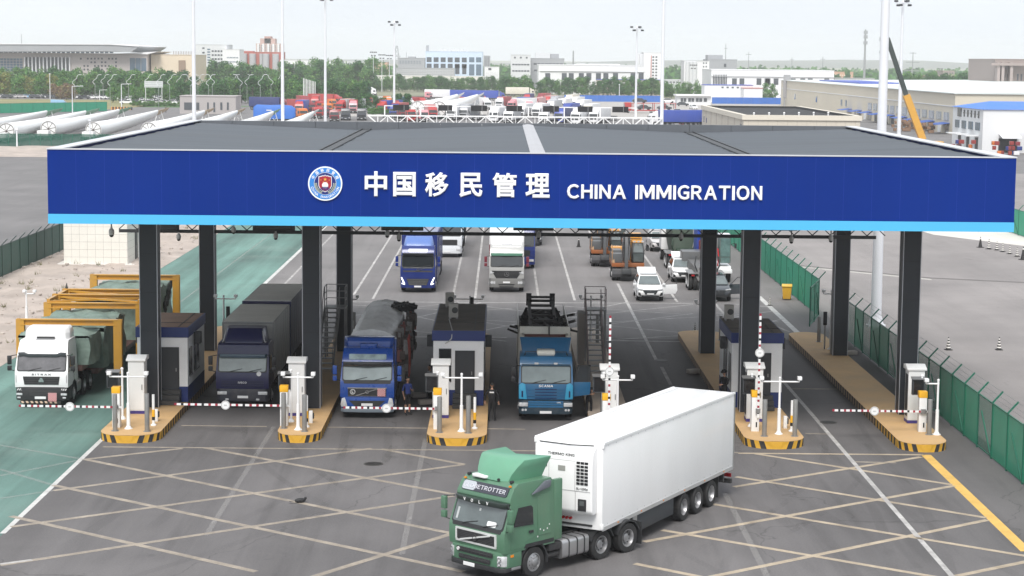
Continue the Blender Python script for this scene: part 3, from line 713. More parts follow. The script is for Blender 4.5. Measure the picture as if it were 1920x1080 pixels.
# ------------------------------------------------------------ the green tractor with the white refrigerated trailer
P_green = paint('green', (.080,.182,.112), .16, .40)
M_reefer = pm('reefer_white', (.85,.85,.85), .38, 0, .03, .7, dirt=.13, dcol=(.55,.53,.49), coat=.2, stretch=(1,1,.25))
gt = thing('articulated_lorry', 'dark green cab lorry pulling a long white refrigerated trailer, turning in front of the barriers', 'lorry', (-.75, 62.14, 0), R(-44))
c = Cab(gt, P_green, [(.03,.98),(0,1.25),(0,1.62),(.03,1.70),(.34,2.50),(.30,2.58),(.32,2.70),(.52,3.02),(.72,3.14)], L=2.35, zb=.98, bevel=.10, taper=.07)
common(c, P_green, (1.73,2.44), mirror_m=P_green, sidewin=(1.80,2.38))
bumper(c, P_green, .50, 1.0, .82, .05)
flat_mesh_part('front_lip', gt, M_black, lambda mb: mb.prism([(-1.22,.8),(-1.22,.1),(-1.06,-.06),(0,-.13),(1.06,-.06),(1.22,.1),(1.22,.8)], 'z', .36, .52), bevel=.03)
flat_mesh_part('scuttle_panel', gt, M_black, lambda mb: c.front(mb, -1.08, 1.08, 1.60, 1.74, .05, .014))
M_frame = pm('grille_frame', (.66,.67,.66), .35, .2, .05, 3)
g = flat_mesh_part('grille', gt, M_black, lambda mb: c.front(mb, -.84, .84, 1.16, 1.52, .06, .03))
flat_mesh_part('grille_surround', g, M_frame, lambda mb: [c.front(mb, -.90, .90, 1.50, 1.56, .01, .045), c.front(mb, -.90, .90, 1.11, 1.17, .01, .045), c.front(mb, -.91, -.84, 1.17, 1.50, .01, .045), c.front(mb, .84, .91, 1.17, 1.50, .01, .045)])
flat_mesh_part('grille_slats', g, pm('grille_slat', (.04,.04,.042), .5), lambda mb: slats(c, mb, -.82, .82, 1.18, 1.50, 6, .04))
def diag(mb):
    mb.bar((-.66,-.07,1.18), (.66,-.07,1.50), .05)
flat_mesh_part('grille_bar', g, M_frame, diag)
flat_mesh_part('emblem', g, M_hub, lambda mb: ring(mb, (0,-.075,1.34), .10, .035))
lo = MB()
for z0, z1, x in ((.80,.96,.80),(.58,.73,.70)):
    k = flat_mesh_part('lower_grille', gt, M_black, lambda mb: panel(mb, rrect(2*x, z1-z0, .04), (0,-.065,(z0+z1)/2), (1,0,0), (0,0,1), .03), bevel=.01)
    flat_mesh_part('grille_slats', k, pm('grille_slat', (.04,.04,.042), .5), lambda mb: [mb.box(-x+.05+2*(x-.05)*i/9-.01, -x+.05+2*(x-.05)*i/9+.01, -.105, -.08, z0+.02, z1-.02) for i in range(1,9)]+[mb.box(-x+.05, x-.05, -.11, -.085, (z0+z1)/2-.012, (z0+z1)/2+.012)])
flat_mesh_part('badge', gt, M_plate, lambda mb: ring(mb, (-.70,-.112,.88), .055, .03))
for sd in (-1,1):
    h = flat_mesh_part('headlight', gt, M_lamp, lambda mb: mb.prism([(sd*.98,-.055),(sd*1.20,.06),(sd*1.235,.24),(sd*1.0,.24)], 'z', .56, .90), bevel=.02)
    flat_mesh_part('lens_ring', h, M_chrome, lambda mb: [ring(mb, (sd*1.06,-.035,.80), .07, .02), ring(mb, (sd*1.06,-.035,.65), .065, .02)])
    flat_mesh_part('indicator', gt, M_amber, lambda mb: mb.prism([(sd*1.22,.30),(sd*1.245,.30),(sd*1.245,.44),(sd*1.22,.44)], 'z', .84, .92))
plate(gt, -.18, -.135, .46)
v = flat_mesh_part('sun_visor', gt, pm('visor_green', (.020,.030,.026), .3, coat=.5), lambda mb: mb.prism([(-1.17,.36),(-1.12,.20),(-.9,.10),(0,.06),(.9,.10),(1.12,.20),(1.17,.36)], 'z', 2.42, 2.56), bevel=.02)
for i, ch in enumerate('VOLV'): lettering('letter', ch, M_letter, v, (-.60+.34*i, .046+.03*abs(-.6+.34*i), 2.49), .13, .008, .02)
sg = flat_mesh_part('roof_sign', gt, pm('sign_dark', (.03,.032,.045), .25, coat=.5), lambda mb: c.front(mb, -1.0, 1.0, 2.715, 3.0, .08, .03))
nv = Vector((0, c.y(3.0)-c.y(2.715), .285)); ang = math.atan2(nv.z, nv.y)
yy, zz = c.y(2.855), 2.855
flat_mesh_part('sign_glare', sg, pm('sign_pale', (.42,.45,.48), .2, coat=.5), lambda mb: c.front(mb, -.99, -.42, 2.73, 2.985, .08, .004, .03))  # pale panel: glare painted over the washed-out left end of the sign
lettering('lettering', 'GLOBETROTTER', pm('sign_letters', (.55,.55,.60), .4), sg, (-.02, yy-.035*sin(ang)-.008, zz+.035*cos(ang)), .2, .006, .022, rot=(ang,0,0), width=1.86, height=.15)
# roof deflector: curved shell on the roof
def defl(mb, W0, W1, y0, y1, z0, z1, th=.05, drop=.12):
    secs = []
    for i in range(7):
        t = i/6; w = W0+(W1-W0)*t; z = z0+(z1-z0)*(t**.75); y = y0+(y1-y0)*t
        o = [(-w/2, y+.10, z-drop), (-w/2+.06, y+.02, z-.03), (-w/4, y-.02, z+.01), (0, y-.03, z+.02), (w/4, y-.02, z+.01), (w/2-.06, y+.02, z-.03), (w/2, y+.10, z-drop)]
        secs.append(o+[(a*.97, b+th, cz-.05) for a, b, cz in o[::-1]])
    mb.loft(secs)
def defl2(mb):
    secs = []
    for t, w, y, z, yb in ((0,1.55,.62,3.12,2.2),(.3,1.72,.70,3.36,2.25),(.6,1.9,.86,3.58,2.3),(.85,2.05,1.02,3.74,2.34),(1,2.06,1.10,3.80,2.36)):
        h = w/2; r = .20
        secs.append([(-h, yb, z), (-h, y+r+.25, z), (-h+.10, y+r*.6, z), (-h+.32, y+.06, z), (-.3, y, z), (.3, y, z), (h-.32, y+.06, z), (h-.10, y+r*.6, z), (h, y+r+.25, z), (h, yb, z), (h-.06, yb, z), (0, y+.5+t*.2, z), (-h+.06, yb, z)])
    mb.loft(secs)
P_green2 = paint('green_light', (.12,.31,.20), .12, .45)
flat_mesh_part('roof_deflector', gt, P_green2, defl2, smooth=True, ang=50)
flat_mesh_part('roof_hatch', gt, M_plate, lambda mb: mb.prism(rrect(.66,.30,.12,4,-.45,.66), 'z', 3.14, 3.22), bevel=.02)
for sd in (-1,1):
    flat_mesh_part('side_deflector', gt, pm('deflector_grey', (.11,.12,.14), .4, 0, .06, 2), lambda mb: c.side(mb, sd, [(1.25,2.72),(2.1,2.86),(2.16,3.08),(1.9,3.08)], .10), bevel=.03)
    flat_mesh_part('sleeper_panel', gt, P_green, lambda mb: c.side(mb, sd, [(1.56,1.35),(2.16,1.35),(2.16,2.70),(1.56,2.58)], .008), bevel=.006, seg=1)
    flat_mesh_part('air_duct', gt, P_green, lambda mb: mb.box(sd*1.20, sd*1.06, 2.35, 2.75, 1.05, 3.05), bevel=.04)
    flat_mesh_part('cab_light', gt, M_amber, lambda mb: mb.cbox((sd*1.0, .50, 3.06), (.08,.06,.05)))
chassis(gt, 1.9, 6.6, (4.70, 6.05), .95, W=2.48)
tk = flat_mesh_part('fuel_tank', gt, M_alu, lambda mb: mb.prism(rrect(.66,.62,.12,4,.89,.66), 'y', 2.75, 4.05), bevel=.015)
flat_mesh_part('tank_strap', tk, M_black, lambda mb: [mb.prism(rrect(.68,.64,.12,4,.89,.66), 'y', y, y+.05) for y in (3.05,3.45,3.8)])
flat_mesh_part('fuel_tank', gt, M_alu, lambda mb: mb.prism(rrect(.66,.62,.12,4,-.89,.66), 'y', 2.6, 4.05), bevel=.015)
flat_mesh_part('battery_box', gt, M_chassis, lambda mb: [mb.box(.58,1.2,2.12,2.7,.72,.96), mb.cyl((.75,2.15,.55),(.75,2.68,.55),.11,None,12), mb.cyl((1.02,2.15,.55),(1.02,2.68,.55),.11,None,12)], bevel=.01)
for sd in (-1,1):
    for a in (4.70,6.05):
        flat_mesh_part('mudguard', gt, M_black, lambda mb: mb.prism([(a+.62*cos(R(q)), .5+.62*sin(R(q))) for q in range(20,161,14)]+[(a+.57*cos(R(q)), .5+.57*sin(R(q))) for q in range(160,19,-14)], 'x', sd*.62, sd*1.24))
    flat_mesh_part('mud_flap', gt, M_black, lambda mb: mb.box(sd*.66, sd*1.22, 6.72, 6.75, .18, .95))
flat_mesh_part('fifth_wheel', gt, M_chassis, lambda mb: mb.cyl((0,5.3,.95),(0,5.3,1.08),.45,None,20))
# trailer, in its own frame: front centre at the ground
Xt = Matrix.Translation((0,0,0)); a = R(16)
off = Matrix.Rotation(R(44),4,'Z') @ Vector((2.26+.75, 64.79-62.14, 0))
TL, TW, TZ0, TZ1 = 11.75, 2.5, 1.08, 4.0
def tpart(name, mb, mat, parent=None, **k):
    X = Matrix.Translation(off) @ Matrix.Rotation(R(16),4,'Z')
    if parent is None: mb.v = [tuple(X@Vector(q)) for q in mb.v]
    return mb.build(name, mat, parent or gt, **k)
mb = MB(); mb.box(-TW/2, TW/2, 0, TL, TZ0, TZ1); tb = tpart('trailer_body', mb, M_reefer, bevel=.035)
XT = Matrix.Translation(off) @ Matrix.Rotation(R(16),4,'Z')
def tsub(name, fn, mat, parent=tb, **k):
    mb = MB(); fn(mb); mb.v = [tuple(XT@Vector(q)) for q in mb.v]; return mb.build(name, mat, parent, **k)
tsub('trailer_rail', lambda mb: [mb.box(-TW/2-.012, -TW/2+.03, .05, TL-.05, TZ0-.03, TZ0+.10), mb.box(TW/2-.03, TW/2+.012, .05, TL-.05, TZ0-.03, TZ0+.10)], pm('rail_grey', (.55,.55,.55), .4, .4, .05, 2, dirt=.2))
tsub('roof_rail', lambda mb: [mb.box(s*TW/2-.035, s*TW/2+.035, .03, TL-.03, TZ1-.05, TZ1+.018) for s in (-1,1)], M_reefer)
tsub('roof_seam', lambda mb: [mb.box(-TW/2+.26, -TW/2+.275, .2, TL-.3, TZ1+.001, TZ1+.008)], pm('seam_grey', (.40,.40,.40), .6))
tsub('corner_casting', lambda mb: [mb.box(s*(TW/2-.02)-.05, s*(TW/2-.02)+.05, -.02, .10, z-.08, z+.08) for s in (-1,1) for z in (TZ0+.12, TZ1-.10)], M_reefer, bevel=.01)
# refrigeration unit on the front wall
ru = tsub('cooling_unit', lambda mb: mb.prism([(0,1.62),(-.30,1.62),(-.40,1.75),(-.42,3.3),(-.34,3.72),(-.20,3.86),(0,3.88)], 'x', -1.06, 1.06), M_reefer, None or gt, bevel=.06, seg=3)
def rs(name, fn, mat, **k): return tsub(name, fn, mat, ru, **k)
yv = lambda z: -.42 if z < 3.3 else -.42+.08*(z-3.3)/.42
def vent(x0, x1, z0, z1, nx, nz):
    def f(mb):
        for i in range(nx):
            for j in range(nz):
                xa = x0+(x1-x0)*i/nx; za = z0+(z1-z0)*j/nz; y = yv(za+.03)
                mb.box(xa+.012, x0+(x1-x0)*(i+1)/nx-.012, y-.012, y+.02, za+.015, z0+(z1-z0)*(j+1)/nz-.02)
    return f
rs('vent_grid', vent(.48,.92,2.62,3.42,3,7), M_seam); rs('vent_grid', vent(-.90,-.58,3.12,3.42,3,2), M_seam)
def seams(mb):
    for x0, x1, z in ((-1.0,1.0,2.42),(-.5,.44,3.40)): mb.box(x0, x1, yv(z)-.006, yv(z), z-.006, z+.006)
    for x, z0, z1 in ((.46,1.75,2.42),(.44,2.42,3.5),(-.52,2.42,3.5)): mb.box(x-.006, x+.006, -.427, -.40, z0, min(z1,3.3))
rs('door_seam', seams, pm('seam_grey', (.40,.40,.40), .6))
rs('control_box', lambda mb: mb.box(.56,.86,-.445,-.40,1.76,2.16), M_black, bevel=.02); rs('control_screen', lambda mb: mb.box(.63,.79,-.452,-.444,1.95,2.10), pm('screen_grey', (.10,.11,.11), .3))
rs('unit_badge', lambda mb: mb.box(-.18,.08,-.43,-.40,3.05,3.22), pm('badge_grey', (.30,.30,.28), .5))
rs('unit_seal', lambda mb: mb.tube([(-1.0,-.16,3.90),(.2,-.24,3.90),(.98,-.14,3.92)], .022, 6), M_black)
def rletter(t, x, z, w, h, mat):
    o = lettering('lettering', t, mat, ru, XT@Vector((x, yv(z)-.010, z)), .1, .006, .02, rot=(pi/2,0,R(16)), width=w, height=h); return o
rletter('THERMO KING', -.10, 3.585, .98, .10, M_seam); rletter('SL-200e', .70, 2.51, .42, .07, M_seam)
tsub('front_rubbing_strip', lambda mb: [mb.box(-.9,.9,-.06,.0,1.18,1.24)], M_black); tsub('air_couplings', lambda mb: [mb.cyl((-.3+.14*k,-.10,1.40),(-.3+.14*k,0,1.40),.045,None,8) for k in range(4)], M_red)
tsub('cable', lambda mb: mb.tube([(-.3,-.1,1.4),(-.25,-.5,1.25),(-.1,-.7,1.12)], .02, 6), M_black, gt)
tsub('chassis_frame', lambda mb: [mb.box(s*.5-.06, s*.5+.06, .6, TL-.1, .78, TZ0-.005) for s in (-1,1)]+[mb.box(-1.1,1.1,1.0+1.2*k,1.08+1.2*k,.88,TZ0-.006) for k in range(9)], M_chassis, gt)
for s in (-1,1):
    tsub('side_guard', lambda mb: mb.box(s*1.16, s*1.20, 2.9, 6.1, .42, 1.06), pm('guard_dark', (.035,.04,.047), .5, 0, .1, 2), gt, bevel=.01)
    tsub('landing_leg', lambda mb: [mb.box(s*.7-.06, s*.7+.06, 2.3, 2.42, .38, 1.05), mb.box(s*.7-.14, s*.7+.14, 2.22, 2.5, .34, .38)], M_alu, gt)
    tsub('mud_flap', lambda mb: mb.box(s*.62, s*1.2, 10.35, 10.38, .2, .95), M_black, gt)
    tsub('corner_bracket', lambda mb: mb.box(s*1.1, s*1.24, 2.5, 2.85, .42, 1.05), M_alu, gt, bevel=.01)
    for q in (7.0, 8.3, 9.6):
        p = XT@Vector((s*1.07, q, .5)); w_ = wheel(gt, p.x, p.y, .5, .36, True, side=s); w_.rotation_euler.z += R(16)
tsub('axle', lambda mb: [mb.cyl((-1,q,.5),(1,q,.5),.08,None,8) for q in (7.0,8.3,9.6)], M_chassis, gt)
tsub('rear_underrun_bar', lambda mb: [mb.box(-1.2,1.2,TL-.12,TL+.02,.50,.66), mb.box(-.7,-.6,TL-.12,TL-.02,.6,1.0), mb.box(.6,.7,TL-.12,TL-.02,.6,1.0), mb.box(-1.2,1.2,TL-.9,TL-.8,.7,1.0)], M_chassis, gt)
tsub('rear_light', lambda mb: [mb.box(s*.7, s*1.15, TL+.02, TL+.06, .72, .86) for s in (-1,1)], M_red, gt)

tsub('marker_light', lambda mb: [mb.box(TW/2+.012, TW/2+.02, 1.2+1.9*k, 1.29+1.9*k, TZ0+.03, TZ0+.07) for k in range(6)], M_amber)
tsub('panel_rivets', lambda mb: [mb.box(TW/2, TW/2+.004, .4+.6*k, .43+.6*k, z, z+.03) for k in range(19) for z in (TZ0+.16, TZ1-.14)], pm('seam_grey', (.40,.40,.40), .6))
tsub('rear_door_frame', lambda mb: [mb.box(TW/2-.01, TW/2+.022, TL-.10, TL+.01, TZ0, TZ1), mb.box(-TW/2, TW/2, TL-.02, TL+.02, TZ0, TZ0+.12)], M_alu)
ws_ = [o for o in gt.children if o.name.startswith('windscreen') and 'frame' not in o.name][0]
flat_mesh_part('dash_paper', ws_, M_plate, lambda mb: c.front(mb, .42, .82, 1.76, 1.92, .05, .006, .022)); flat_mesh_part('toll_sticker', ws_, pm('sticker_pale', (.45,.47,.47), .5), lambda mb: [c.front(mb, -.98, -.90, 1.80, 2.15, .01, .005, .022), c.front(mb, -.06, .02, 2.16, 2.24, .01, .005, .022)])
flat_mesh_part('door_stickers', gt, M_plate, lambda mb: [c.side(mb, 1, [(y_,z_),(y_+.04,z_),(y_+.04,z_+.05),(y_,z_+.05)], .004, .02) for y_, z_ in ((1.62,1.52),(1.78,1.46),(1.95,1.50),(2.05,1.62),(1.5,1.3))])
flat_mesh_part('roof_horn', gt, M_black, lambda mb: [mb.cyl((x_, .62, 3.16), (x_, .74, 3.16), .05, None, 10) for x_ in (.35,.9,-1.0)])
flat_mesh_part('door_sill', gt, M_black, lambda mb: c.side(mb, 1, [(.9,1.04),(2.3,1.04),(2.3,1.16),(1.0,1.16)], .01)); flat_mesh_part('cab_step', gt, M_alu, lambda mb: mb.box(1.0,1.26,.35,.75,.42,.50), bevel=.01)
# ------------------------------------------------------------ lorries waiting at the barriers
YEL = paint('crane_yellow', (.55,.28,.03), .35, .5)
M_tarp = pm('tarp_green', (.17,.235,.20), .75, 0, .35, 1.6, bump=1.0, bscale=3.5, dirt=.35, dcol=(.26,.30,.27))
M_greyside = pm('curtain_grey', (.32,.32,.31), .6, 0, .12, .7, dirt=.3, dcol=(.10,.10,.095), stretch=(1,1,.3))
M_greyroof = pm('roof_tarp_grey', (.60,.58,.53), .8, 0, .10, .6, dirt=.3, dcol=(.40,.38,.35))

def square(mb, cab, x0, x1, z0, z1, th=.02, off=0.): cab.front(mb, x0, x1, z0, z1, .03, th, off)

# white tractor with a wide covered load
P_white = paint('white', (.80,.80,.80), .06, .3)
t = thing('lorry', 'white cab lorry hauling an oversize load between yellow frames on the green lane', 'lorry', (-21.55, 92.3, 0))
c = Cab(t, P_white, [(.02,.98),(0,1.2),(0,1.66),(.03,1.74),(.30,2.48),(.42,2.72),(.62,3.02),(.80,3.12)], L=2.3, taper=.09, bevel=.10)
common(c, P_white, (1.78,2.44), sidewin=(1.85,2.42), screen=pm('screen_reddish', (.10,.095,.10), .08, 0, .5, 1.6, spec=.9, coat=.5))
bumper(c, M_black, .36, 1.0, .85, .04)
g = flat_mesh_part('grille', t, M_black, lambda mb: c.front(mb, 0, 0, 1.12, 1.50, 0, .025, 0, 0, [(-.86,1),(-.80,0),(.80,0),(.86,1)]))
flat_mesh_part('grille_slats', g, pm('grille_slat', (.04,.04,.042), .5), lambda mb: slats(c, mb, -.78, .78, 1.14, 1.48, 3, .04))
flat_mesh_part('emblem', g, M_chrome, lambda mb: [panel(mb, [(-.12,-.06),(.12,-.06),(.12,.0),(.04,.14),(-.04,.14),(-.12,.0)], (0,-.03,1.30), (1,0,0), (0,0,1), .03), panel(mb, [(-.04,-.02),(.04,-.02),(0,.06)], (0,-.062,1.30), (1,0,0), (0,0,1), .01)])
lettering('lettering', 'SITRAK', pm('letter_grey', (.20,.20,.21), .4, .4), t, (0,-.012,1.60), .1, .01, .03, width=.92, height=.085, gap=.3)
flat_mesh_part('sun_visor', t, pm('visor_dark', (.05,.055,.06), .3, coat=.4), lambda mb: mb.prism([(-1.08,2.42),(-1.12,2.60),(-.85,2.62),(-.68,2.54),(.68,2.54),(.85,2.62),(1.12,2.60),(1.08,2.42),(.85,2.46),(.7,2.40),(-.7,2.40),(-.85,2.46)], 'y', .18, .34), bevel=.02)
flat_mesh_part('roof_window', t, pm('vent_grey', (.35,.35,.36), .4), lambda mb: mb.prism(rrect(.86,.34,.08,3,0,.95), 'z', 3.12, 3.15))
flat_mesh_part('roof_deflector', t, P_white, lambda mb: mb.loft([[(-w,yb,z),(-w,y+.35,z),(-w+.18,y+.05,z),(w-.18,y+.05,z),(w,y+.35,z),(w,yb,z)] for w,y,yb,z in ((1.08,1.08,2.3,3.08),(1.06,1.14,2.32,3.4),(1.0,1.30,2.34,3.58),(.90,1.5,2.3,3.66))]), bevel=.05)
flat_mesh_part('roof_vent', t, M_hub, lambda mb: mb.box(-.42,.42,1.02,1.10,3.14,3.24))
for sd in (-1,1):
    flat_mesh_part('headlight', t, M_lamp, lambda mb: [mb.cbox((sd*1.04,-.0,.66),(.28,.05,.10)), mb.cbox((sd*1.06,.0,.50),(.16,.05,.07))], bevel=.012)
    flat_mesh_part('corner_stripes', t, M_plate, lambda mb: [panel(mb, [(0,0),(.05,0),(.11,.09),(.06,.09)], (sd*1.02-.14+.10*k,-.005,.84), (1,0,0), (0,0,1), .008) for k in range(3)])
    flat_mesh_part('corner_fairing', t, P_white, lambda mb: mb.box(sd*1.12, sd*1.245, .0, .20, 1.04, 1.62), bevel=.05)
flat_mesh_part('lower_grille', t, M_hub, lambda mb: [mb.box(-.55,.55,-.055,-.03,.60+.09*k,.65+.09*k) for k in range(3)])
plate(t, -.05, -.05, .50, .52); warning_board(t, .52, -.07, .54, .40)
bb = flat_mesh_part('front_beam', t, pm('beam_black', (.03,.03,.03), .6), lambda mb: mb.box(-1.0,.9,-.04,.06,.24,.34)); flat_mesh_part('beam_stripe', bb, pm('stripe_cream', (.62,.45,.33), .6), lambda mb: [panel(mb, [(0,0),(.11,0),(.06,.10),(-.05,.10)], (-.92+.22*k,-.042,.24), (1,0,0), (0,0,1), .006) for k in range(8)])
chassis(t, 1.9, 6.4, (3.9,5.25), .95)
flat_mesh_part('fuel_tank', t, M_alu, lambda mb: mb.prism(rrect(.6,.6,.12,4,.9,.66), 'y', 2.3, 3.1), bevel=.015)
flat_mesh_part('trailer_deck', t, paint('trailer_red', (.10,.03,.025), .5, .6), lambda mb: [mb.box(-1.35,1.35,2.7,5.6,1.35,1.62), mb.box(-1.5,1.5,5.6,27,.75,1.02), mb.box(-.5,.5,2.7,27,.7,1.3)], bevel=.02)
for a in (18.5,20,21.5,23):
    for sd in (-1,1): wheel(t, sd*1.2, a, .42, .3, True)
tx, ty = -21.55, 92.3
def cargo(name, label, x0, x1, y0, y1, z0, z1, seed, sag=.18):
    """a covered load: lumpy top, folds hanging down the sides"""
    rnd = random.Random(seed); mb = MB(); nx, ny, nz_ = 16, int((y1-y0)*3), 9; cols = []
    def bump(x, y): return .07*sin(x*4.1+y*2.3+seed)+.05*sin(y*5.2-x*3.1)+.04*sin(x*9+y*7)
    ring = []
    for j in range(ny+1):
        y = y0+(y1-y0)*j/ny; e = min(1, min(j, ny-j)/2.); row = []
        for k in range(nz_): z = z0+(z1-z0)*k/nz_; b = .06*sin(y*6+z*1.1+seed)*(1-k/nz_)+.05*sin(z*5+y*2.2); row.append((x0+b-.05*(1-k/nz_)+(1-e)*.1, y, z+.0))
        for i in range(nx+1): x = x0+(x1-x0)*i/nx; ed = min(1, min(i, nx-i)/2.5); row.append((x, y, z1-(1-ed)*.16+bump(x,y)-(1-e)*sag))
        for k in range(nz_-1,-1,-1): z = z0+(z1-z0)*k/nz_; b = .07*sin(y*5+z*1.3+seed*2)*(1-k/nz_)+.05*sin(z*4-y*2.6); row.append((x1+b+.05*(1-k/nz_)-(1-e)*.1, y, z))
        ring.append(row)
    mb.loft([r_ for r_ in ring], cap=True)
    # hanging folds on the front face
    return tag(mb.build(name, M_tarp, smooth=True, ang=50), label, 'load')
cargo('covered_load', 'front tarpaulin covered load right behind the white cab', tx-1.75, tx+1.75, ty+2.75, ty+5.4, 1.64, 3.22, 3)
cargo('covered_load', 'middle tarpaulin covered load between the yellow frames behind the white cab', tx-1.75, tx+1.85, ty+5.7, ty+11.2, 1.04, 3.30, 5)
cargo('covered_load', 'rearmost tarpaulin covered load with a torn dark tarp corner at its back', tx-1.75, tx+2.0, ty+15.5, ty+25, 1.04, 3.45, 8)
o = MB()
for k in range(10): o.ball((tx+2.15+.05*sin(k*3), ty+23.8-.25*k+random.uniform(-.1,.1), 3.3-.14*k), (.10,.22,.26), 7, 5)
tag(o.build('tarp_corner', pm('tarp_black', (.012,.014,.013), .8, 0, .3, 4, bump=.8)), 'black bunched tarp corner hanging off the rearmost covered load', 'tarp')
M_yel = YEL
def frame(y, z, label, legs=True, w=4.75, xo=.4):
    t_ = thing('yellow_frame', label, 'frame', (tx+xo, ty+y, 0), 0, 'yellow steel frames around the wide load')
    mb = MB(); mb.box(-w/2, w/2, -.14, .14, z-.05, z); mb.box(-w/2, w/2, -.02, .02, z-.26, z-.05); mb.box(-w/2, w/2, -.14, .14, z-.30, z-.26); mb.build('crossbeam', M_yel, t_)
    for sd in (-1,1):
        mb = MB(); mb.box(sd*w/2-.2, sd*w/2+.2, -.12, -.08, 1.0, z-.001); mb.box(sd*w/2-.03, sd*w/2+.03, -.08, .12, 1.0, z-.3); mb.box(sd*w/2-.2, sd*w/2+.2, .12, .16, 1.0, z-.001); mb.build('post', M_yel, t_)
    return t_
frame(4.3, 3.66, 'foremost yellow steel frame straddling the load behind the white cab')
frame(10.2, 3.75, 'second yellow frame, in front of the cross braced pair')
f2 = frame(12.2, 3.95, 'yellow frame with cross braces at the front of the gap in the wide load'); f3 = frame(14.6, 3.95, 'yellow frame with pointed post tops at the back of the gap in the wide load')
frame(21.8, 3.95, 'rearmost yellow steel frame over the wide load')
mb = MB(); mb.bar((-2.3,0,-.0),(2.3,2.4,-.0),.09); mb.bar((2.3,0,.02),(-2.3,2.4,.02),.09); mb.v = [(x, y, z+3.8) for x, y, z in mb.v]; mb.build('cross_brace', M_yel, f2)
mb = MB(); mb.bar((-2.3,-2,0),(2.3,0,0),.09); mb.bar((2.3,-2,.02),(-2.3,0,.02),.09); mb.bar((-2.35,-2,.05),(-2.35,2.4,.05),.16); mb.bar((2.35,-2,.05),(2.35,2.4,.05),.16); mb.v = [(x, y, z+3.78) for x, y, z in mb.v]; mb.build('side_rail', M_yel, f2)
for sd in (-1,1):
    mb = MB(); mb.cyl((sd*2.35,0,3.95),(sd*2.35,0,4.25),.06,.02,8); mb.build('post_tip', M_dark, f3); mb = MB(); mb.cyl((sd*2.35,0,3.75),(sd*2.35,0,4.05),.06,.02,8); mb.build('post_tip', M_dark, f2)

# dark blue lorry with grey box and drawbar trailer
P_navy = paint('navy', (.006,.008,.062), .08, .35)
t = thing('lorry', 'dark navy cab lorry with grey tarpaulin body and trailer at the second barrier', 'lorry', (-12.15, 92.4, 0))
c = Cab(t, P_navy, [(.02,.98),(0,1.2),(0,1.74),(.02,1.80),(.28,2.50),(.30,2.62),(.42,3.0),(.62,3.08)], L=2.1, taper=.04, bevel=.06)
common(c, P_navy, (1.80,2.50), sidewin=(1.85,2.45), screen=pm('screen_green', (.17,.21,.20), .10, 0, .25, 1.2, spec=.9, coat=.5))
bumper(c, pm('bumper_dark', (.03,.032,.045), .5, 0, .1, 2, dirt=.3), .38, .98, .8, .02)
flat_mesh_part('sun_visor', t, pm('visor_blue', (.05,.09,.13), .2, coat=.5), lambda mb: mb.prism([(-1.14,.28),(-1.05,.10),(1.05,.10),(1.14,.28)], 'z', 2.44, 2.60), bevel=.02)
g = flat_mesh_part('grille', t, pm('grille_navy', (.012,.014,.05), .5), lambda mb: [c.front(mb, -1.0, 1.0, 1.06+.11*k, 1.14+.11*k, .02, .015) for k in range(3)])
lettering('lettering', 'IVECO', M_letter, g, (0,-.022,1.28), .1, .008, .03, width=.40, height=.09)
flat_mesh_part('sticker', t, M_plate, lambda mb: mb.cyl((.78,-.01,1.70),(.78,-.03,1.70),.11,None,20))
for sd in (-1,1):
    flat_mesh_part('headlight', t, M_lamp, lambda mb: mb.cbox((sd*.95,-.0,.78),(.44,.07,.15)), bevel=.02)
    flat_mesh_part('fog_lamp', t, M_lamp, lambda mb: mb.cbox((sd*.72,.0,.48),(.16,.05,.09)), bevel=.02)
plate(t, .02, -.03, .60)
flat_mesh_part('roof_deflector', t, P_navy, lambda mb: mb.loft([[(-w,2.1,z),(-w,y+.5,z),(-w+.12,y,z),(w-.12,y,z),(w,y+.5,z),(w,2.1,z)] for w,y,z in ((1.02,.55,3.06),(.96,.72,3.4),(.90,1.05,3.72))]), bevel=.05)
flat_mesh_part('deflector_trim', t, M_alu, lambda mb: [mb.tube([(sd*1.03,.9,3.10),(sd*1.0,.66,3.10),(sd*.94,.66,3.25),(sd*.86,.85,3.62)], .02, 5) for sd in (-1,1)])
chassis(t, 1.9, 9.0, (6.6,), .95)
chassis(t, 9.6, 17.8, (11.2,15.6), .95)
box_body(t, 2.25, 9.1, 1.05, 3.86, 2.5, M_greyside, M_greyroof, ribs=6, frame_m=pm('frame_grey', (.20,.20,.20), .5))
box_body(t, 9.75, 17.9, 1.05, 3.92, 2.5, pm('curtain_dark', (.075,.078,.10), .6, 0, .25, .6, dirt=.3, dcol=(.04,.04,.06), stretch=(1,1,.3)), M_greyroof, ribs=7, frame_m=P_navy, name='trailer_body')
flat_mesh_part('trailer_header', t, P_navy, lambda mb: mb.box(-1.26,1.26,9.73,9.85,3.66,3.95)); flat_mesh_part('drawbar', t, M_chassis, lambda mb: mb.box(-.06,.06,9.0,9.9,.6,.72))
flat_mesh_part('side_guard', t, M_chassis, lambda mb: [mb.box(sd*1.2,sd*1.22,3.0,6.0,z,z+.1) for sd in (-1,1) for z in (.5,.8)])

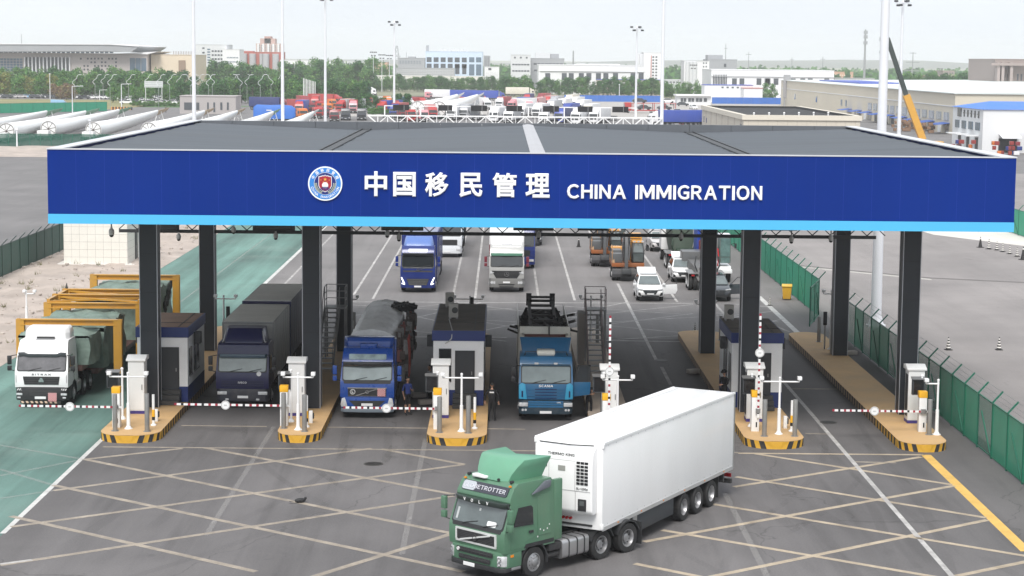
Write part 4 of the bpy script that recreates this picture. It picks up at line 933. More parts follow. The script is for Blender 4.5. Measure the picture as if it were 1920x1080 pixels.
# mid blue lorry with a covered load
P_blue = paint('blue', (.010,.062,.30), .08, .28)
t = thing('lorry', 'bright blue cab lorry with a red striped board waiting at the third barrier', 'lorry', (-6.15, 90.3, 0))
c = Cab(t, P_blue, [(.02,.98),(0,1.2),(0,1.66),(.03,1.74),(.33,2.50),(.30,2.60),(.33,2.66),(.52,2.98),(.74,3.16)], L=2.3, taper=.09, bevel=.10)
common(c, P_blue, (1.78,2.40), mirror_m=P_blue, sidewin=(1.83,2.42), screen=pm('screen_pale', (.20,.25,.25), .10, 0, .22, 1.1, spec=.9, coat=.5))
bumper(c, P_blue, .46, 1.0, .85, .06)
flat_mesh_part('front_lip', t, pm('lip_grey', (.16,.19,.22), .5), lambda mb: mb.prism([(-1.22,.8),(-1.22,.1),(-1.06,-.06),(0,-.14),(1.06,-.06),(1.22,.1),(1.22,.8)], 'z', .30, .48), bevel=.03)
flat_mesh_part('scuttle_panel', t, M_black, lambda mb: c.front(mb, -1.08, 1.08, 1.62, 1.78, .05, .014))
g = flat_mesh_part('grille', t, M_black, lambda mb: c.front(mb, -.88, .88, 1.06, 1.42, .04, .025))
flat_mesh_part('grille_slats', g, pm('grille_slat', (.04,.04,.042), .5), lambda mb: slats(c, mb, -.86, .86, 1.08, 1.40, 5, .035))
flat_mesh_part('grille_surround', g, M_chrome, lambda mb: [c.front(mb, -.9, .9, 1.40, 1.45, .01, .04), c.front(mb, -.88, .88, 1.04, 1.065, .01, .04)])
flat_mesh_part('grille_bar', g, M_chrome, lambda mb: mb.bar((-.5,-.05,1.07),(.5,-.05,1.40),.03)); flat_mesh_part('emblem', g, M_chrome, lambda mb: ring(mb, (0,-.07,1.24), .08, .025))
b_ = flat_mesh_part('badge', t, M_plate, lambda mb: ring(mb, (-.66,-.055,1.25), .12, .02)); lettering('letter', 'L', M_plate, b_, (-.66,-.05,1.25), .14, .008, .04, height=.13)
warning_board(t, .66, -.06, 1.23, .36)
flat_mesh_part('lower_grille', t, M_black, lambda mb: [mb.prism([(-.82,.84),(-.55,.58),(.55,.58),(.82,.84)], 'y', -.075, -.03), mb.box(-.5,.5,-.085,-.03,.50,.55)])
plate(t, 0, -.09, .66, .52)
for sd in (-1,1):
    flat_mesh_part('headlight', t, M_lamp, lambda mb: mb.prism([(sd*.90,.58),(sd*1.18,.54),(sd*1.22,.66),(sd*1.16,.94),(sd*1.02,.98)], 'y', -.035, .06), bevel=.02)
sv = flat_mesh_part('sun_visor', t, pm('visor_smoke', (.012,.014,.016), .15, coat=.6), lambda mb: mb.prism([(-1.15,.36),(-1.1,.18),(0,.08),(1.1,.18),(1.15,.36)], 'z', 2.40, 2.60), bevel=.02)
flat_mesh_part('roof_sign', t, pm('sign_glass', (.30,.38,.40), .15, 0, .5, 2.2, coat=.5), lambda mb: c.front(mb, -.86, .86, 2.68, 2.92, .05, .02))  # pale noise colour painted in place of reflections on the light box
flat_mesh_part('roof_deflector', t, P_blue, lambda mb: [mb.loft([[(-w,2.1,z),(-w,y+.25,z),(-w+.15,y,z),(w-.15,y,z),(w,y+.25,z),(w,2.1,z)] for w,y,z in ((1.10,1.25,3.1),(1.14,1.30,3.4),(1.16,1.42,3.56))]), mb.prism(rrect(.8,.5,.1,3,0,1.1), 'z', 3.14, 3.34)], bevel=.05)
flat_mesh_part('side_fairing', t, P_blue, lambda mb: [mb.box(sd*1.10,sd*1.22,2.2,2.7,1.0,3.4) for sd in (-1,1)], bevel=.04)
chassis(t, 1.9, 6.6, (4.0,5.3), .95); flat_mesh_part('trailer_deck', t, M_chassis, lambda mb: mb.box(-1.25,1.25,3.0,15.5,1.05,1.25))
for a in (11,12.3,13.6):
    for sd in (-1,1): wheel(t, sd*1.07, a, .5, .36, True)
M_gtarp = pm('tarp_grey', (.78,.78,.77), .42, 0, .25, 1.2, bump=.8, bscale=2.5, dirt=.2, dcol=(.45,.45,.44))
mb = MB(); secs = []
prof = [(-1.12,1.27),(-1.16,2.5),(-1.1,3.3),(-.7,3.62),(0,3.72),(.6,3.62),(1.0,3.4),(1.12,2.5),(1.12,1.27)]
for j in range(30):
    y = 3.2+11.8*j/29; k = 1-.025*abs(sin(j*1.3)); secs.append([(x*(1-.03*abs(sin(j*.9))), y, 1.27+(z-1.27)*k) for x, z in prof])
mb.loft(secs); mb.v = [(x-6.15, y+90.3, z) for x, y, z in mb.v]
tag(mb.build('covered_load', M_gtarp, smooth=True, ang=60), 'shiny pale grey sheeted load behind the bright blue cab', 'load')
ld = thing('bundle_stack', 'ragged bundles of bagged goods strapped along the right side of the grey sheeted load', 'load', (-4.75, 93.6, 1.27))
mb = MB(); rnd = random.Random(5)
for k in range(190): mb.cbox((0,0,0), (rnd.uniform(.1,.3), rnd.uniform(.08,.35), rnd.uniform(.2,.8)), rnd.choice([0,0,1,1,2,3]), Matrix.Translation((rnd.uniform(-.2,.22), rnd.uniform(.2,11), rnd.uniform(.2,1.9))) @ Matrix.Rotation(rnd.uniform(-.35,.35),4,'X'))
mb.build('bundles', [pm('bundle_brown', (.13,.10,.09), .8, 0, .4, 6), pm('bundle_grey', (.25,.24,.23), .7, 0, .4, 6), pm('bundle_dark', (.03,.03,.032), .8), pm('bundle_pink', (.34,.13,.12), .7)], ld)
mb = MB()
for k in range(7): mb.tube([(.30,.15+.22*k,2.0),(.36,.2+.22*k,1.1),(.34,.3+.2*k,.1)], .03, 5)
mb.build('strap', pm('strap_red', (.38,.08,.06), .6), ld)
mb = MB()
for k in range(60): a = rnd.uniform(0,6.28); mb.cbox((0,0,0), (rnd.uniform(.2,.5),rnd.uniform(.2,.5),.12), 0, Matrix.Translation((-.2+rnd.uniform(-.75,.35), 9.8+rnd.uniform(-.8,.9), 2.3+rnd.uniform(-.12,.12))) @ Matrix.Rotation(rnd.uniform(-.4,.4),4,'Y'))
mb.build('black_sheet', pm('sheet_black', (.008,.008,.009), .7, 0, .3, 4), ld)

# teal blue lorry with open door and a car carrier trailer
P_teal = paint('teal', (.012,.115,.25), .18, .4); P_lteal = paint('teal_light', (.035,.30,.50), .08, .35)
t = thing('lorry', 'teal blue cab lorry with its door open at the fourth barrier', 'lorry', (2.05, 89.9, 0))
c = Cab(t, P_teal, [(.02,1.02),(0,1.2),(0,1.74),(.02,1.80),(.26,2.56),(.30,2.66),(.50,2.92),(.75,2.98)], L=2.2, taper=.04, bevel=.07)
common(c, P_teal, (1.80,2.52), sidewin=(1.86,2.48), dark_door=P_teal, screen=pm('screen_teal', (.14,.18,.18), .10, 0, .22, 1.2, spec=.9, coat=.5), doors=(-1,))
bumper(c, pm('bumper_teal', (.018,.04,.06), .5, 0, .1, 2, dirt=.3), .34, .98, .85, .03)
for sd in (-1,1):
    flat_mesh_part('corner_panel', t, P_lteal, lambda mb: mb.prism([(sd*.86,1.02),(sd*1.24,1.06),(sd*1.245,1.68),(sd*1.10,1.80),(sd*.94,1.74)], 'y', -.045, .30), bevel=.04)
    flat_mesh_part('corner_slot', t, P_navy, lambda mb: mb.prism(rrect(.07,.30,.03,3,sd*1.08,1.28), 'y', -.055, -.04))
    flat_mesh_part('headlight', t, M_lamp, lambda mb: mb.prism([(sd*.82,.70),(sd*1.22,.70),(sd*1.22,.88),(sd*.82,.88)], 'y', -.03, .1), bevel=.02)
    flat_mesh_part('fog_lamp', t, M_lamp, lambda mb: [mb.cyl((sd*x,-.02,.54),(sd*x,.03,.54),.055,None,12) for x in (.92,1.05)])
    flat_mesh_part('marker_light', t, M_lamp, lambda mb: mb.cbox((sd*.44,.20,2.66),(.18,.08,.09)), bevel=.015)
g = flat_mesh_part('grille', t, P_teal, lambda mb: [c.front(mb, -.84, .84, 1.04+.135*k, 1.15+.135*k, .02, .03) for k in range(4)])
flat_mesh_part('grille_slats', g, P_navy, lambda mb: [c.front(mb, -.5, .5, 1.075+.135*k, 1.115+.135*k, .01, .036) for k in range(4)])
flat_mesh_part('lower_grille', t, P_teal, lambda mb: [mb.box(-.80,.80,-.055,-.02,.66+.11*k,.75+.11*k) for k in range(3)])
lettering('lettering', 'SCANIA', M_letter, t, (0,-.02,1.655), .1, .012, .04, width=.66, height=.115)
lettering('lettering', '164L', M_letter, t, (.60,-.062,.90), .1, .006, .03, width=.20, height=.06)
plate(t, 0, -.05, .44, .54)
flat_mesh_part('sun_visor', t, pm('visor_teal', (.01,.05,.09), .3, coat=.4), lambda mb: mb.prism([(-1.15,.40),(-1.08,.16),(1.08,.16),(1.15,.40)], 'z', 2.54, 2.62), bevel=.02)
flat_mesh_part('roof_sign', t, pm('cooler_cream', (.62,.61,.55), .4), lambda mb: mb.loft([[(-w,y0,z),(w,y0,z),(w,y1,z),(-w,y1,z)] for w,y0,y1,z in ((.38,.62,1.2,2.96),(.42,.58,1.25,3.08),(.40,.66,1.25,3.20))]), bevel=.03)
flat_mesh_part('roof_rack', t, M_dark, lambda mb: [mb.tube([(-.95,.75,2.98),(-.95,.75,3.12),(.95,.75,3.12),(.95,.75,2.98)], .02, 6), mb.tube([(-.95,.75,3.05),(-1.1,.5,2.8)], .02, 6), mb.tube([(.95,.75,3.05),(1.1,.5,2.8)], .02, 6)])
flat_mesh_part('roof_deflector', t, P_teal, lambda mb: mb.loft([[(-w,2.15,z),(-w,y+.1,z),(-w+.1,y,z),(w-.1,y,z),(w,y+.1,z),(w,2.15,z)] for w,y,z in ((1.08,1.35,2.95),(1.14,1.6,3.3),(1.2,1.95,3.62))]), bevel=.03)
d = flat_mesh_part('open_door', t, P_teal, lambda mb: mb.prism([(1.26,1.12),(2.02,1.22),(2.06,1.72),(2.06,1.80),(1.26,1.80)], 'y', .28, .36), bevel=.02)
flat_mesh_part('window_frame', d, M_black, lambda mb: [mb.prism([(1.28,1.80),(1.36,1.80),(1.52,2.52),(1.44,2.58)], 'y', .29, .35), mb.box(1.96,2.05,.29,.35,1.80,2.60), mb.prism([(1.44,2.58),(1.50,2.50),(1.97,2.52),(2.05,2.60)], 'y', .29, .35)])
flat_mesh_part('side_window', d, pm('door_glass', (.03,.035,.04), .1, coat=.5), lambda mb: mb.prism([(1.36,1.80),(1.96,1.80),(1.96,2.52),(1.52,2.5)], 'y', .31, .33))
chassis(t, 1.9, 6.6, (4.0,5.3), .95)
M_cream = paint('cream', (.55,.53,.47), .3, .5)
hb = flat_mesh_part('headboard', t, M_cream, lambda mb: [mb.box(-1.1,1.1,2.5,2.6,2.6,3.52), mb.box(-1.1,-.98,2.6,3.6,2.4,3.6), mb.box(.98,1.1,2.6,3.6,2.4,3.6), mb.box(-1.2,1.2,3.6,3.75,1.1,3.9)], bevel=.02)
flat_mesh_part('headboard_gap', hb, pm('interior_red', (.10,.03,.025), .7), lambda mb: mb.box(-.97,.97,3.55,3.6,2.4,3.55))
flat_mesh_part('headboard_hose', hb, M_dark, lambda mb: mb.tube([(.2,3.58,3.5),(.2,3.5,3.95),(.14,3.7,4.0)], .04, 6))
flat_mesh_part('trailer_side', t, M_cream, lambda mb: [mb.box(sd*1.2,sd*1.25,3.75,15.5,1.1,3.55-.0) for sd in (-1,1)], bevel=.02)
flat_mesh_part('trailer_floor', t, pm('floor_dark', (.02,.02,.022), .8, 0, .3, 3), lambda mb: mb.box(-1.19,1.19,3.76,15.4,1.1,2.9))
flat_mesh_part('ramp_frame', t, pm('ramp_steel', (.028,.026,.028), .6, .3, .3, 3, dirt=.5, dcol=(.12,.10,.09)), lambda mb: [mb.bar((sd*.62,3.9,3.2),(sd*.62,15.0,3.75),.16) for sd in (-1,1)]+[mb.bar((-.62,4.6+1.5*k,3.25+.07*k),(.62,4.6+1.5*k,3.25+.07*k),.13) for k in range(8)]+[mb.box(sd*.62-.14,sd*.62+.14,14.9,15.1,3.5,4.15) for sd in (-1,1)]+[mb.bar((sd*1.05,4+1.1*k,3.0),(sd*.75,4.7+1.1*k,3.55),.1) for sd in (-1,1) for k in range(9)]+[mb.bar((-.62,15,3.95),(.62,15,3.95),.12)])
rk = random.Random(17); mb = MB()
for k in range(70):
    y_ = rk.uniform(4.2,14.5); a = Vector((rk.uniform(-1.1,1.1), y_, rk.uniform(2.9,3.5))); mb.bar(a, a+Vector((rk.uniform(-.7,.7), rk.uniform(-.9,.9), rk.uniform(-.1,.35))), rk.uniform(.05,.14))
mb.build('folded_ramps', pm('ramp_steel', (.028,.026,.028), .6), t)
for a in (11,12.3,13.6):
    for sd in (-1,1): wheel(t, sd*1.07, a, .5, .36, True)

# ------------------------------------------------------------ lorries waiting behind the canopy
P_fh = paint('fh_blue', (.012,.028,.16), .05, .25)
t = thing('lorry', 'glossy dark blue box lorry with lit slanted headlamps waiting behind the canopy', 'lorry', (-5.95, 139.8, 0))
c = Cab(t, P_fh, [(.02,.9),(0,1.2),(0,1.66),(.03,1.76),(.30,2.66),(.32,2.78),(.50,3.1),(.72,3.26)], L=2.3, taper=.07, bevel=.10, zb=.9)
common(c, P_fh, (1.84,2.60), mirror_m=P_fh, sidewin=(1.9,2.5), screen=M_glassd)
bumper(c, P_fh, .34, .95, .85, .06)
k_ = flat_mesh_part('front_panel', t, M_black, lambda mb: c.front(mb, -1.05, 1.05, 1.48, 1.80, .04, .014))
flat_mesh_part('trim_strip', k_, M_chrome, lambda mb: [c.front(mb, -1.0, 1.0, 1.76, 1.785, .005, .02), c.front(mb, -.95, .95, 1.48, 1.50, .005, .02), mb.bar((-.3,-.03,1.50),(.45,-.03,1.74),.025), ring(mb, (0,-.03,1.62), .09, .025)])
flat_mesh_part('lower_grille', t, M_black, lambda mb: mb.prism([(-.80,1.0),(-.62,.55),(.62,.55),(.80,1.0)], 'y', -.085, -.03))
flat_mesh_part('grille_trim', t, M_chrome, lambda mb: [mb.box(-x,x,-.10,-.08,z,z+.03) for x,z in ((.74,.93),(.70,.82),(.68,.70),(.62,.60))])
for sd in (-1,1): flat_mesh_part('headlight', t, pm('headlamp_lit', (.95,.95,1.), .2, emit=.9), lambda mb: [mb.prism([(sd*1.12,1.10),(sd*1.20,1.10),(sd*1.0,.62),(sd*.90,.66)], 'y', -.05, .05), mb.prism([(sd*.90,.62),(sd*1.14,.70),(sd*1.14,.64),(sd*.92,.56)], 'y', -.05, .05)], bevel=.01)
plate(t, 0, -.11, .46)
flat_mesh_part('sun_visor', t, pm('visor_smoke', (.012,.014,.016), .15, coat=.6), lambda mb: mb.prism([(-1.12,.34),(-1.07,.18),(0,.10),(1.07,.18),(1.12,.34)], 'z', 2.62, 2.80), bevel=.02)
flat_mesh_part('roof_sign', t, pm('sign_lit', (.85,.86,.9), .3, emit=.25), lambda mb: c.front(mb, -.66, .66, 2.85, 3.06, .03, .02))
flat_mesh_part('roof_deflector', t, paint('fh_blue_light', (.10,.18,.45), .05, .3), lambda mb: mb.loft([[(-w,2.3,z),(-w,y+.3,z),(-w+.15,y,z),(w-.15,y,z),(w,y+.3,z),(w,2.3,z)] for w,y,z in ((1.06,1.0,3.24),(1.0,1.3,3.6),(.94,1.7,3.85))]), bevel=.05)
chassis(t, 1.9, 6.0, (5.2,), .95); box_body(t, 2.6, 16, 1.0, 4.0, 2.55, P_fh, P_fh, ribs=5)
for a in (12,13.3,14.6):
    for sd in (-1,1): wheel(t, sd*1.07, a, .5, .36, True)
flat_mesh_part('side_guard', t, P_fh, lambda mb: [mb.box(sd*1.2,sd*1.24,3,11,.4,.95) for sd in (-1,1)])

P_silver = paint('silver', (.38,.38,.37), .12, .35)
t = thing('lorry', 'white and grey cab lorry with a round star badge waiting behind the canopy', 'lorry', (.32, 140.4, 0))
c = Cab(t, P_silver, [(.02,1.0),(0,1.2),(0,1.74),(.02,1.82),(.28,2.56),(.34,2.70),(.55,3.1),(.75,3.3)], L=2.2, taper=.05, bevel=.09)
common(c, P_silver, (1.86,2.54), sidewin=(1.9,2.5), screen=M_glassd, mirror_m=paint('maroon', (.16,.015,.03), .1, .4))
bumper(c, pm('bumper_grey', (.18,.18,.175), .5, 0, .06, 2, dirt=.2), .36, 1.02, .85, .05)
g = flat_mesh_part('grille', t, M_black, lambda mb: c.front(mb, 0, 0, 1.0, 1.56, 0, .03, 0, 0, [(-1.06,1),(-.98,.72),(-.72,0),(.72,0),(.98,.72),(1.06,1)]))
flat_mesh_part('grille_slats', g, pm('grille_slat', (.04,.04,.042), .5), lambda mb: slats(c, mb, -.72, .72, 1.04, 1.52, 5, .04))
flat_mesh_part('emblem', g, M_chrome, lambda mb: [ring(mb, (0,-.06,1.32), .18, .03)]+[mb.bar((0,-.06,1.32), (.16*sin(R(120*k)),-.06,1.32+.16*cos(R(120*k))), .035) for k in range(3)])
for sd in (-1,1):
    flat_mesh_part('headlight', t, M_lamp, lambda mb: [mb.cyl((sd*x,-.03,.72),(sd*x,.04,.72),.10,None,14) for x in (.86,1.04)]); flat_mesh_part('indicator', t, M_lamp, lambda mb: mb.prism([(sd*.86,1.42),(sd*1.2,1.30),(sd*1.2,1.44),(sd*1.12,1.52)], 'y', -.04, .1), bevel=.01)
plate(t, 0, -.07, .74)
flat_mesh_part('lower_grille', t, M_black, lambda mb: [mb.prism([(-.6,.62),(-.5,.54),(.5,.54),(.6,.62)], 'y', -.075, -.02), mb.box(-.5,.5,-.075,-.02,.38,.46)])
flat_mesh_part('cab_front_top', t, P_white, lambda mb: c.front(mb, -1.02, 1.02, 2.80, 3.24, .08, .012)); flat_mesh_part('roof_cap', t, P_white, lambda mb: mb.box(-1.08,1.08,.80,2.1,3.29,3.34), bevel=.02)
flat_mesh_part('sun_visor', t, pm('visor_greenish', (.10,.24,.17), .3, coat=.4), lambda mb: mb.prism([(-1.14,.36),(-1.08,.18),(0,.10),(1.08,.18),(1.14,.36)], 'z', 2.60, 2.78), bevel=.02)
flat_mesh_part('roof_hatch', t, pm('vent_grey', (.35,.35,.36), .4), lambda mb: mb.box(-.4,.4,.9,1.3,3.34,3.37))
flat_mesh_part('roof_deflector', t, P_white, lambda mb: mb.loft([[(-w,2.2,z),(-w,y+.2,z),(w,y+.2,z),(w,2.2,z)] for w,y,z in ((1.1,1.3,3.3),(1.12,1.6,3.6),(1.15,1.9,3.85))]), bevel=.04)
chassis(t, 1.9, 6.0, (5.2,), .95); box_body(t, 2.6, 16, 1.0, 4.0, 2.5, P_white, P_white, ribs=0)
flat_mesh_part('side_fairing', t, paint('maroon', (.16,.015,.03), .1, .4), lambda mb: mb.box(-1.26,-1.2,2.2,2.6,1.0,3.2))
for a in (12,13.3,14.6):
    for sd in (-1,1): wheel(t, sd*1.07, a, .5, .36, True)

def plain_lorry(name, label, x, y, rz, cabm, boxm, roofm=None, L=13, zt=4.0, W=2.5, group=None, sign=None, open_=False, low=False, curved=False):
    t = thing(name, label, 'lorry', (x, y, 0), rz, group)
    c = Cab(t, cabm, [(.02,.95),(0,1.2),(0,1.70),(.02,1.78),(.28,2.56),(.50,3.0),(.75,3.15)], L=2.2, taper=.06, bevel=.08, zb=.95)
    if low:
        mb = MB(); c.front(mb, -1.08, 1.08, 1.80, 2.52, .08, .014); mb.build('windscreen', M_glassd, t)
        for sd in (-1,1):
            mb = MB(); c.side(mb, sd, [(.35,1.82),(1.35,1.82),(1.35,2.5),(.6,2.5)], .012); mb.build('side_window', M_glassd, t)
            wheel(t, sd*1.05, 1.4); mb = MB(); mb.cbox((sd*1.42,.05,2.2),(.18,.14,.7)); mb.build('mirror', M_black, t, bevel=.03)
            mb = MB(); mb.cbox((sd*.95,-.02,.68),(.36,.08,.18)); mb.build('headlight', M_lamp, t, bevel=.02)
        mb = MB(); c.front(mb, -.85, .85, 1.05, 1.5, .05, .03); mb.build('grille', M_black, t)
        bumper(c, cabm if random.random()<.5 else M_black, .34, .95, .8, .05)
    else:
        common(c, cabm, (1.82,2.54), screen=M_glassd); bumper(c, cabm, .34, .95, .8, .05)
        mb = MB(); c.front(mb, -.85, .85, 1.05, 1.5, .05, .03); mb.build('grille', M_black, t)
        for sd in (-1,1): mb = MB(); mb.cbox((sd*.95,-.02,.68),(.36,.08,.18)); mb.build('headlight', M_lamp, t, bevel=.02)
    plate(t, 0, -.07, .5)
    mb = MB(); mb.box(-.5,.5,1.9,L,.7,1.0); mb.build('chassis_frame', M_chassis, t)
    for a in (4.6,5.9,L-3.6,L-2.3,L-1.0):
        for sd in (-1,1): wheel(t, sd*1.07, a, .5, .36, True)
    if boxm:
        b = box_body(t, 2.6, L, 1.05, zt, W, boxm, roofm or boxm, ribs=0 if low else 5)
        mb = MB(); mb.loft([[(-w,2.2,z),(-w,y_+.3,z),(w,y_+.3,z),(w,2.2,z)] for w,y_,z in ((1.05,.9,3.12),(1.0,1.3,3.5),(.95,1.8,3.8))]); mb.build('roof_deflector', cabm, t, bevel=.05)
    else:
        mb = MB(); mb.box(-1.25,1.25,2.7,L,1.05,1.25); mb.build('flat_deck', M_chassis, t)
    return t
M_navyt = pm('tarp_navy', (.02,.04,.20), .5, 0, .1, .5, bump=.3, dirt=.1)
plain_lorry('lorry', 'pale lorry almost hidden behind the dark blue box lorry with lit headlamps', -4.6, 165, 0, paint('white2', (.70,.72,.74), .1), pm('tarp_pale', (.55,.60,.62), .5, 0, .08, .5), L=14)
plain_lorry('lorry', 'navy lorry half hidden behind the white and grey lorry with the star badge', 1.35, 156.5, 0, P_fh, M_navyt, L=15)
plain_lorry('lorry', 'dark grey lorry standing furthest back behind the navy one', 2.3, 176, 0, paint('grey_dark', (.08,.08,.09), .1), pm('tarp_greyblue', (.12,.13,.17), .5, 0, .1, .5), L=14)
# ================================================================== traffic islands
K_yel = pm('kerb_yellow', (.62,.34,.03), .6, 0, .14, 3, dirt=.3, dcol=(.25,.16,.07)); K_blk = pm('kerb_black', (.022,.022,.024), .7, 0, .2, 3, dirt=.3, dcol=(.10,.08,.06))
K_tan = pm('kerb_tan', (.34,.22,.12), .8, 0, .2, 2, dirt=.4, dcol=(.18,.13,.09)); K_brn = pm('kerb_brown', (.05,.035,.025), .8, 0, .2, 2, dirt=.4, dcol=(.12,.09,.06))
M_pave = pm('island_ochre', (.56,.36,.17), .75, 0, .10, .8, dirt=.35, dcol=(.36,.27,.19)); M_pave2 = pm('island_pale', (.50,.41,.33), .75, 0, .10, .8, dirt=.35, dcol=(.33,.28,.24))
IH = .35
def island(label, xc, w, y0, y1, pav=M_pave, square=False):
    t = thing('traffic_island', label, 'island', (xc, y0, 0), 0, 'islands between the barrier lanes'); L = y1-y0; h = w/2
    mb = MB(); pts = [(0,0),(h*.55,.22),(h*.9,.65),(h,1.1)]
    def wall(a, b, sl0, sl1, m, z0=.0):
        d = Vector((b[0]-a[0], b[1]-a[1])); 
        mb.add([(a[0]+d.x*sl0, a[1]+d.y*sl0, 0),(b[0]+d.x*sl1, b[1]+d.y*sl1, 0),(b[0],b[1],IH),(a[0],a[1],IH)], [(0,1,2,3)], m)
    for sd in (-1,1):
        n = 8; prev = None; path = []
        for i in range(n+1):
            tt = i/n; q = Vector((sd*h*sin(tt*pi/2)**.9, 1.15*(1-cos(tt*pi/2)))); path.append(q)
        for i in range(n):
            a, b = path[i], path[i+1]; k = .45*(1-i/n)*.9
            a2 = a+(path[max(i-1,0)]-path[max(i,1)])*(.5 if i else 0); b2 = b+(path[i]-path[i+1])*.5
            mb.add([(a2.x,a2.y,0),(b2.x,b2.y,0),(b.x,b.y,IH),(a.x,a.y,IH)], [(0,1,2,3)], (i+1)%2 if i else 0)
        y = 1.15; i = 0
        while y < L-1.2:
            e = min(y+.33, L-1.2); far = y > 6
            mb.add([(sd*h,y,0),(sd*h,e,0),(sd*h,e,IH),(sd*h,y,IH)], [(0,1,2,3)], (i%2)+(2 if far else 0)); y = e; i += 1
        path = [Vector((sd*h*cos(k/6*pi/2), L-1.2+1.2*sin(k/6*pi/2))) for k in range(7)]
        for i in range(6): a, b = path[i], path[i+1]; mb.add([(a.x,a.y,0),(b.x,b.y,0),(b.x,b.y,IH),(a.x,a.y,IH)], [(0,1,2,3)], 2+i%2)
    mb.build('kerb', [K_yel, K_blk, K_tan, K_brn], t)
    rim = [(h*sin(i/8*pi/2)**.9, 1.15*(1-cos(i/8*pi/2))) for i in range(9)]+[(h*cos(k/6*pi/2), L-1.2+1.2*sin(k/6*pi/2)) for k in range(7)]
    out = rim+[(-x, y) for x, y in rim[-2:0:-1]]
    mb = MB(); mb.prism(out, 'z', IH-.02, IH+.003, 0); mb.build('paving', pav, t)
    return t
ISL = [(-16.0,2.6,83.9,119.2,'ochre island with the booth nearest the green lane'),(-8.75,1.9,84.3,119.2,'narrow ochre island with the left stair tower'),(-1.9,2.6,83.9,117,'ochre island carrying the middle booth'),
       (4.95,1.9,84.2,119.8,'narrow island partly hidden behind the white trailer'),(11.82,2.6,83.8,118.8,'ochre island carrying the right hand booth'),(18.15,2.1,83.4,118.5,'ochre island running along the green fence')]
for x, w, y0, y1, l in ISL: island(l, x, w, y0, y1, M_pave2 if x in (4.95,) else M_pave)

# ------------------------------------------------------------ booths
M_bblue = pm('booth_blue', (.012,.030,.15), .45, 0, .06, 1); M_bwhite = pm('booth_white', (.86,.86,.86), .5, 0, .05, 1, dirt=.1)
M_broof = pm('booth_roof', (.17,.15,.13), .9, 0, .25, .8, dirt=.5, dcol=(.10,.085,.07)); M_brust = pm('booth_roof_rust', (.26,.16,.11), .9, 0, .2, .8, dirt=.5, dcol=(.18,.12,.09))
M_door = pm('door_grey', (.035,.038,.044), .5, 0, .08, 2); M_ac = pm('aircon_shell', (.42,.40,.37), .6, 0, .15, 3, dirt=.3)
def booth(label, xc, w, y0, y1, zt, roofm, ac=(), seam_side=0, win=True, doorx=.25):
    t = thing('guard_booth', label, 'booth', (xc, y0, IH)); L = y1-y0; h = zt-IH; hw = w/2
    mb = MB(); mb.box(-hw, hw, 0, L, .75, h-.48); mb.build('walls', M_bwhite, t)
    mb = MB(); mb.box(-hw-.004, hw+.004, -.004, L+.004, .02, .75); mb.build('base_band', M_bblue, t)
    mb = MB(); mb.box(-hw-.06, hw+.06, -.06, L+.06, h-.48, h); r = mb.build('fascia_band', M_bblue, t)
    mb = MB(); mb.box(-hw+.0, hw-.0, .0, L, h-.02, h+.012); mb.build('roof', roofm, t)
    mb = MB(); mb.box(doorx-.40, doorx+.40, -.035, .0, .62, 2.55); d = mb.build('door', M_door, t)
    mb = MB(); mb.box(doorx-.46, doorx-.40, -.045, 0, .60, 2.6); mb.box(doorx+.40, doorx+.46, -.045, 0, .60, 2.6); mb.box(doorx-.46, doorx+.46, -.045, 0, 2.55, 2.61); mb.build('door_frame', M_dark, d)
    mb = MB(); mb.cbox((doorx+.32, -.05, 1.55), (.04,.05,.16)); mb.build('handle', M_steel, d)
    mb = MB()
    for k in range(3): mb.box(doorx-.55, doorx+.55, -.95+.3*k, -.01, .03+.2*k, .22+.2*k)
    mb.build('steps', M_hub, t)
    if win:
        mb = MB(); mb.box(-hw+.30, -hw+.80, -.02, 0, 1.15, 2.65); wn = mb.build('window', M_glassd, t)
        mb = MB(); mb.box(-hw+.26, -hw+.84, -.035, -.005, 2.65, 2.70); mb.box(-hw+.26, -hw+.30, -.035, -.005, 1.12, 2.65); mb.box(-hw+.80, -hw+.84, -.035, -.005, 1.12, 2.65); mb.build('frame', M_dark, wn)
    for sd in (-1,1):
        for ya, yb in ((.4,1.3),(1.9,3.4)):
            mb = MB(); mb.box(sd*hw-.02, sd*hw+.02, ya, yb, 1.2, 2.5); wn = mb.build('window', M_glassd, t)
            mb = MB(); mb.box(sd*hw-.03, sd*hw+.03, (ya+yb)/2-.03, (ya+yb)/2+.03, 1.2, 2.5); mb.box(sd*hw-.03, sd*hw+.03, ya-.05, yb+.05, 1.14, 1.2); mb.build('frame', M_steel, wn)
        mb = MB(); mb.box(sd*(hw+.06), sd*(hw+.36), 1.6, 2.1, h-1.0, h-.45); mb.build('side_lamp', M_dark, t, bevel=.03)
    mb = MB(); mb.box(-hw+.02, hw-.02, L*.28, L*.28+.03, h+.012, h+.03); mb.box(hw*.62, hw*.62+.03, .1, L-.1, h+.012, h+.03); mb.build('roof_seam', M_dark, r)
    for (ax, ay, rz) in ac:
        a = thing('air_conditioner', 'pale air conditioner unit on the booth roof', 'air conditioner', (xc+ax, y0+ay, zt+.02), rz, 'air conditioners on booth roofs')
        mb = MB(); mb.box(-.22,.22,-.16,.16,.06,.75); mb.build('casing', M_ac, a, bevel=.02)
        mb = MB(); mb.cyl((.05,-.165,.42),(.05,-.18,.42),.15,None,16); mb.build('fan_grille', M_hub, a)
        mb = MB(); mb.box(-.2,-.12,-.2,.2,0,.06); mb.box(.12,.2,-.2,.2,0,.06); mb.build('feet', M_steel, a)
        yield_ac.append(a)
    return t
yield_ac = []
booth('booth with brown rusty roof standing behind the leftmost front column', -15.85, 2.35, 92.2, 97.4, 3.9, M_brust, win=False, doorx=.32)
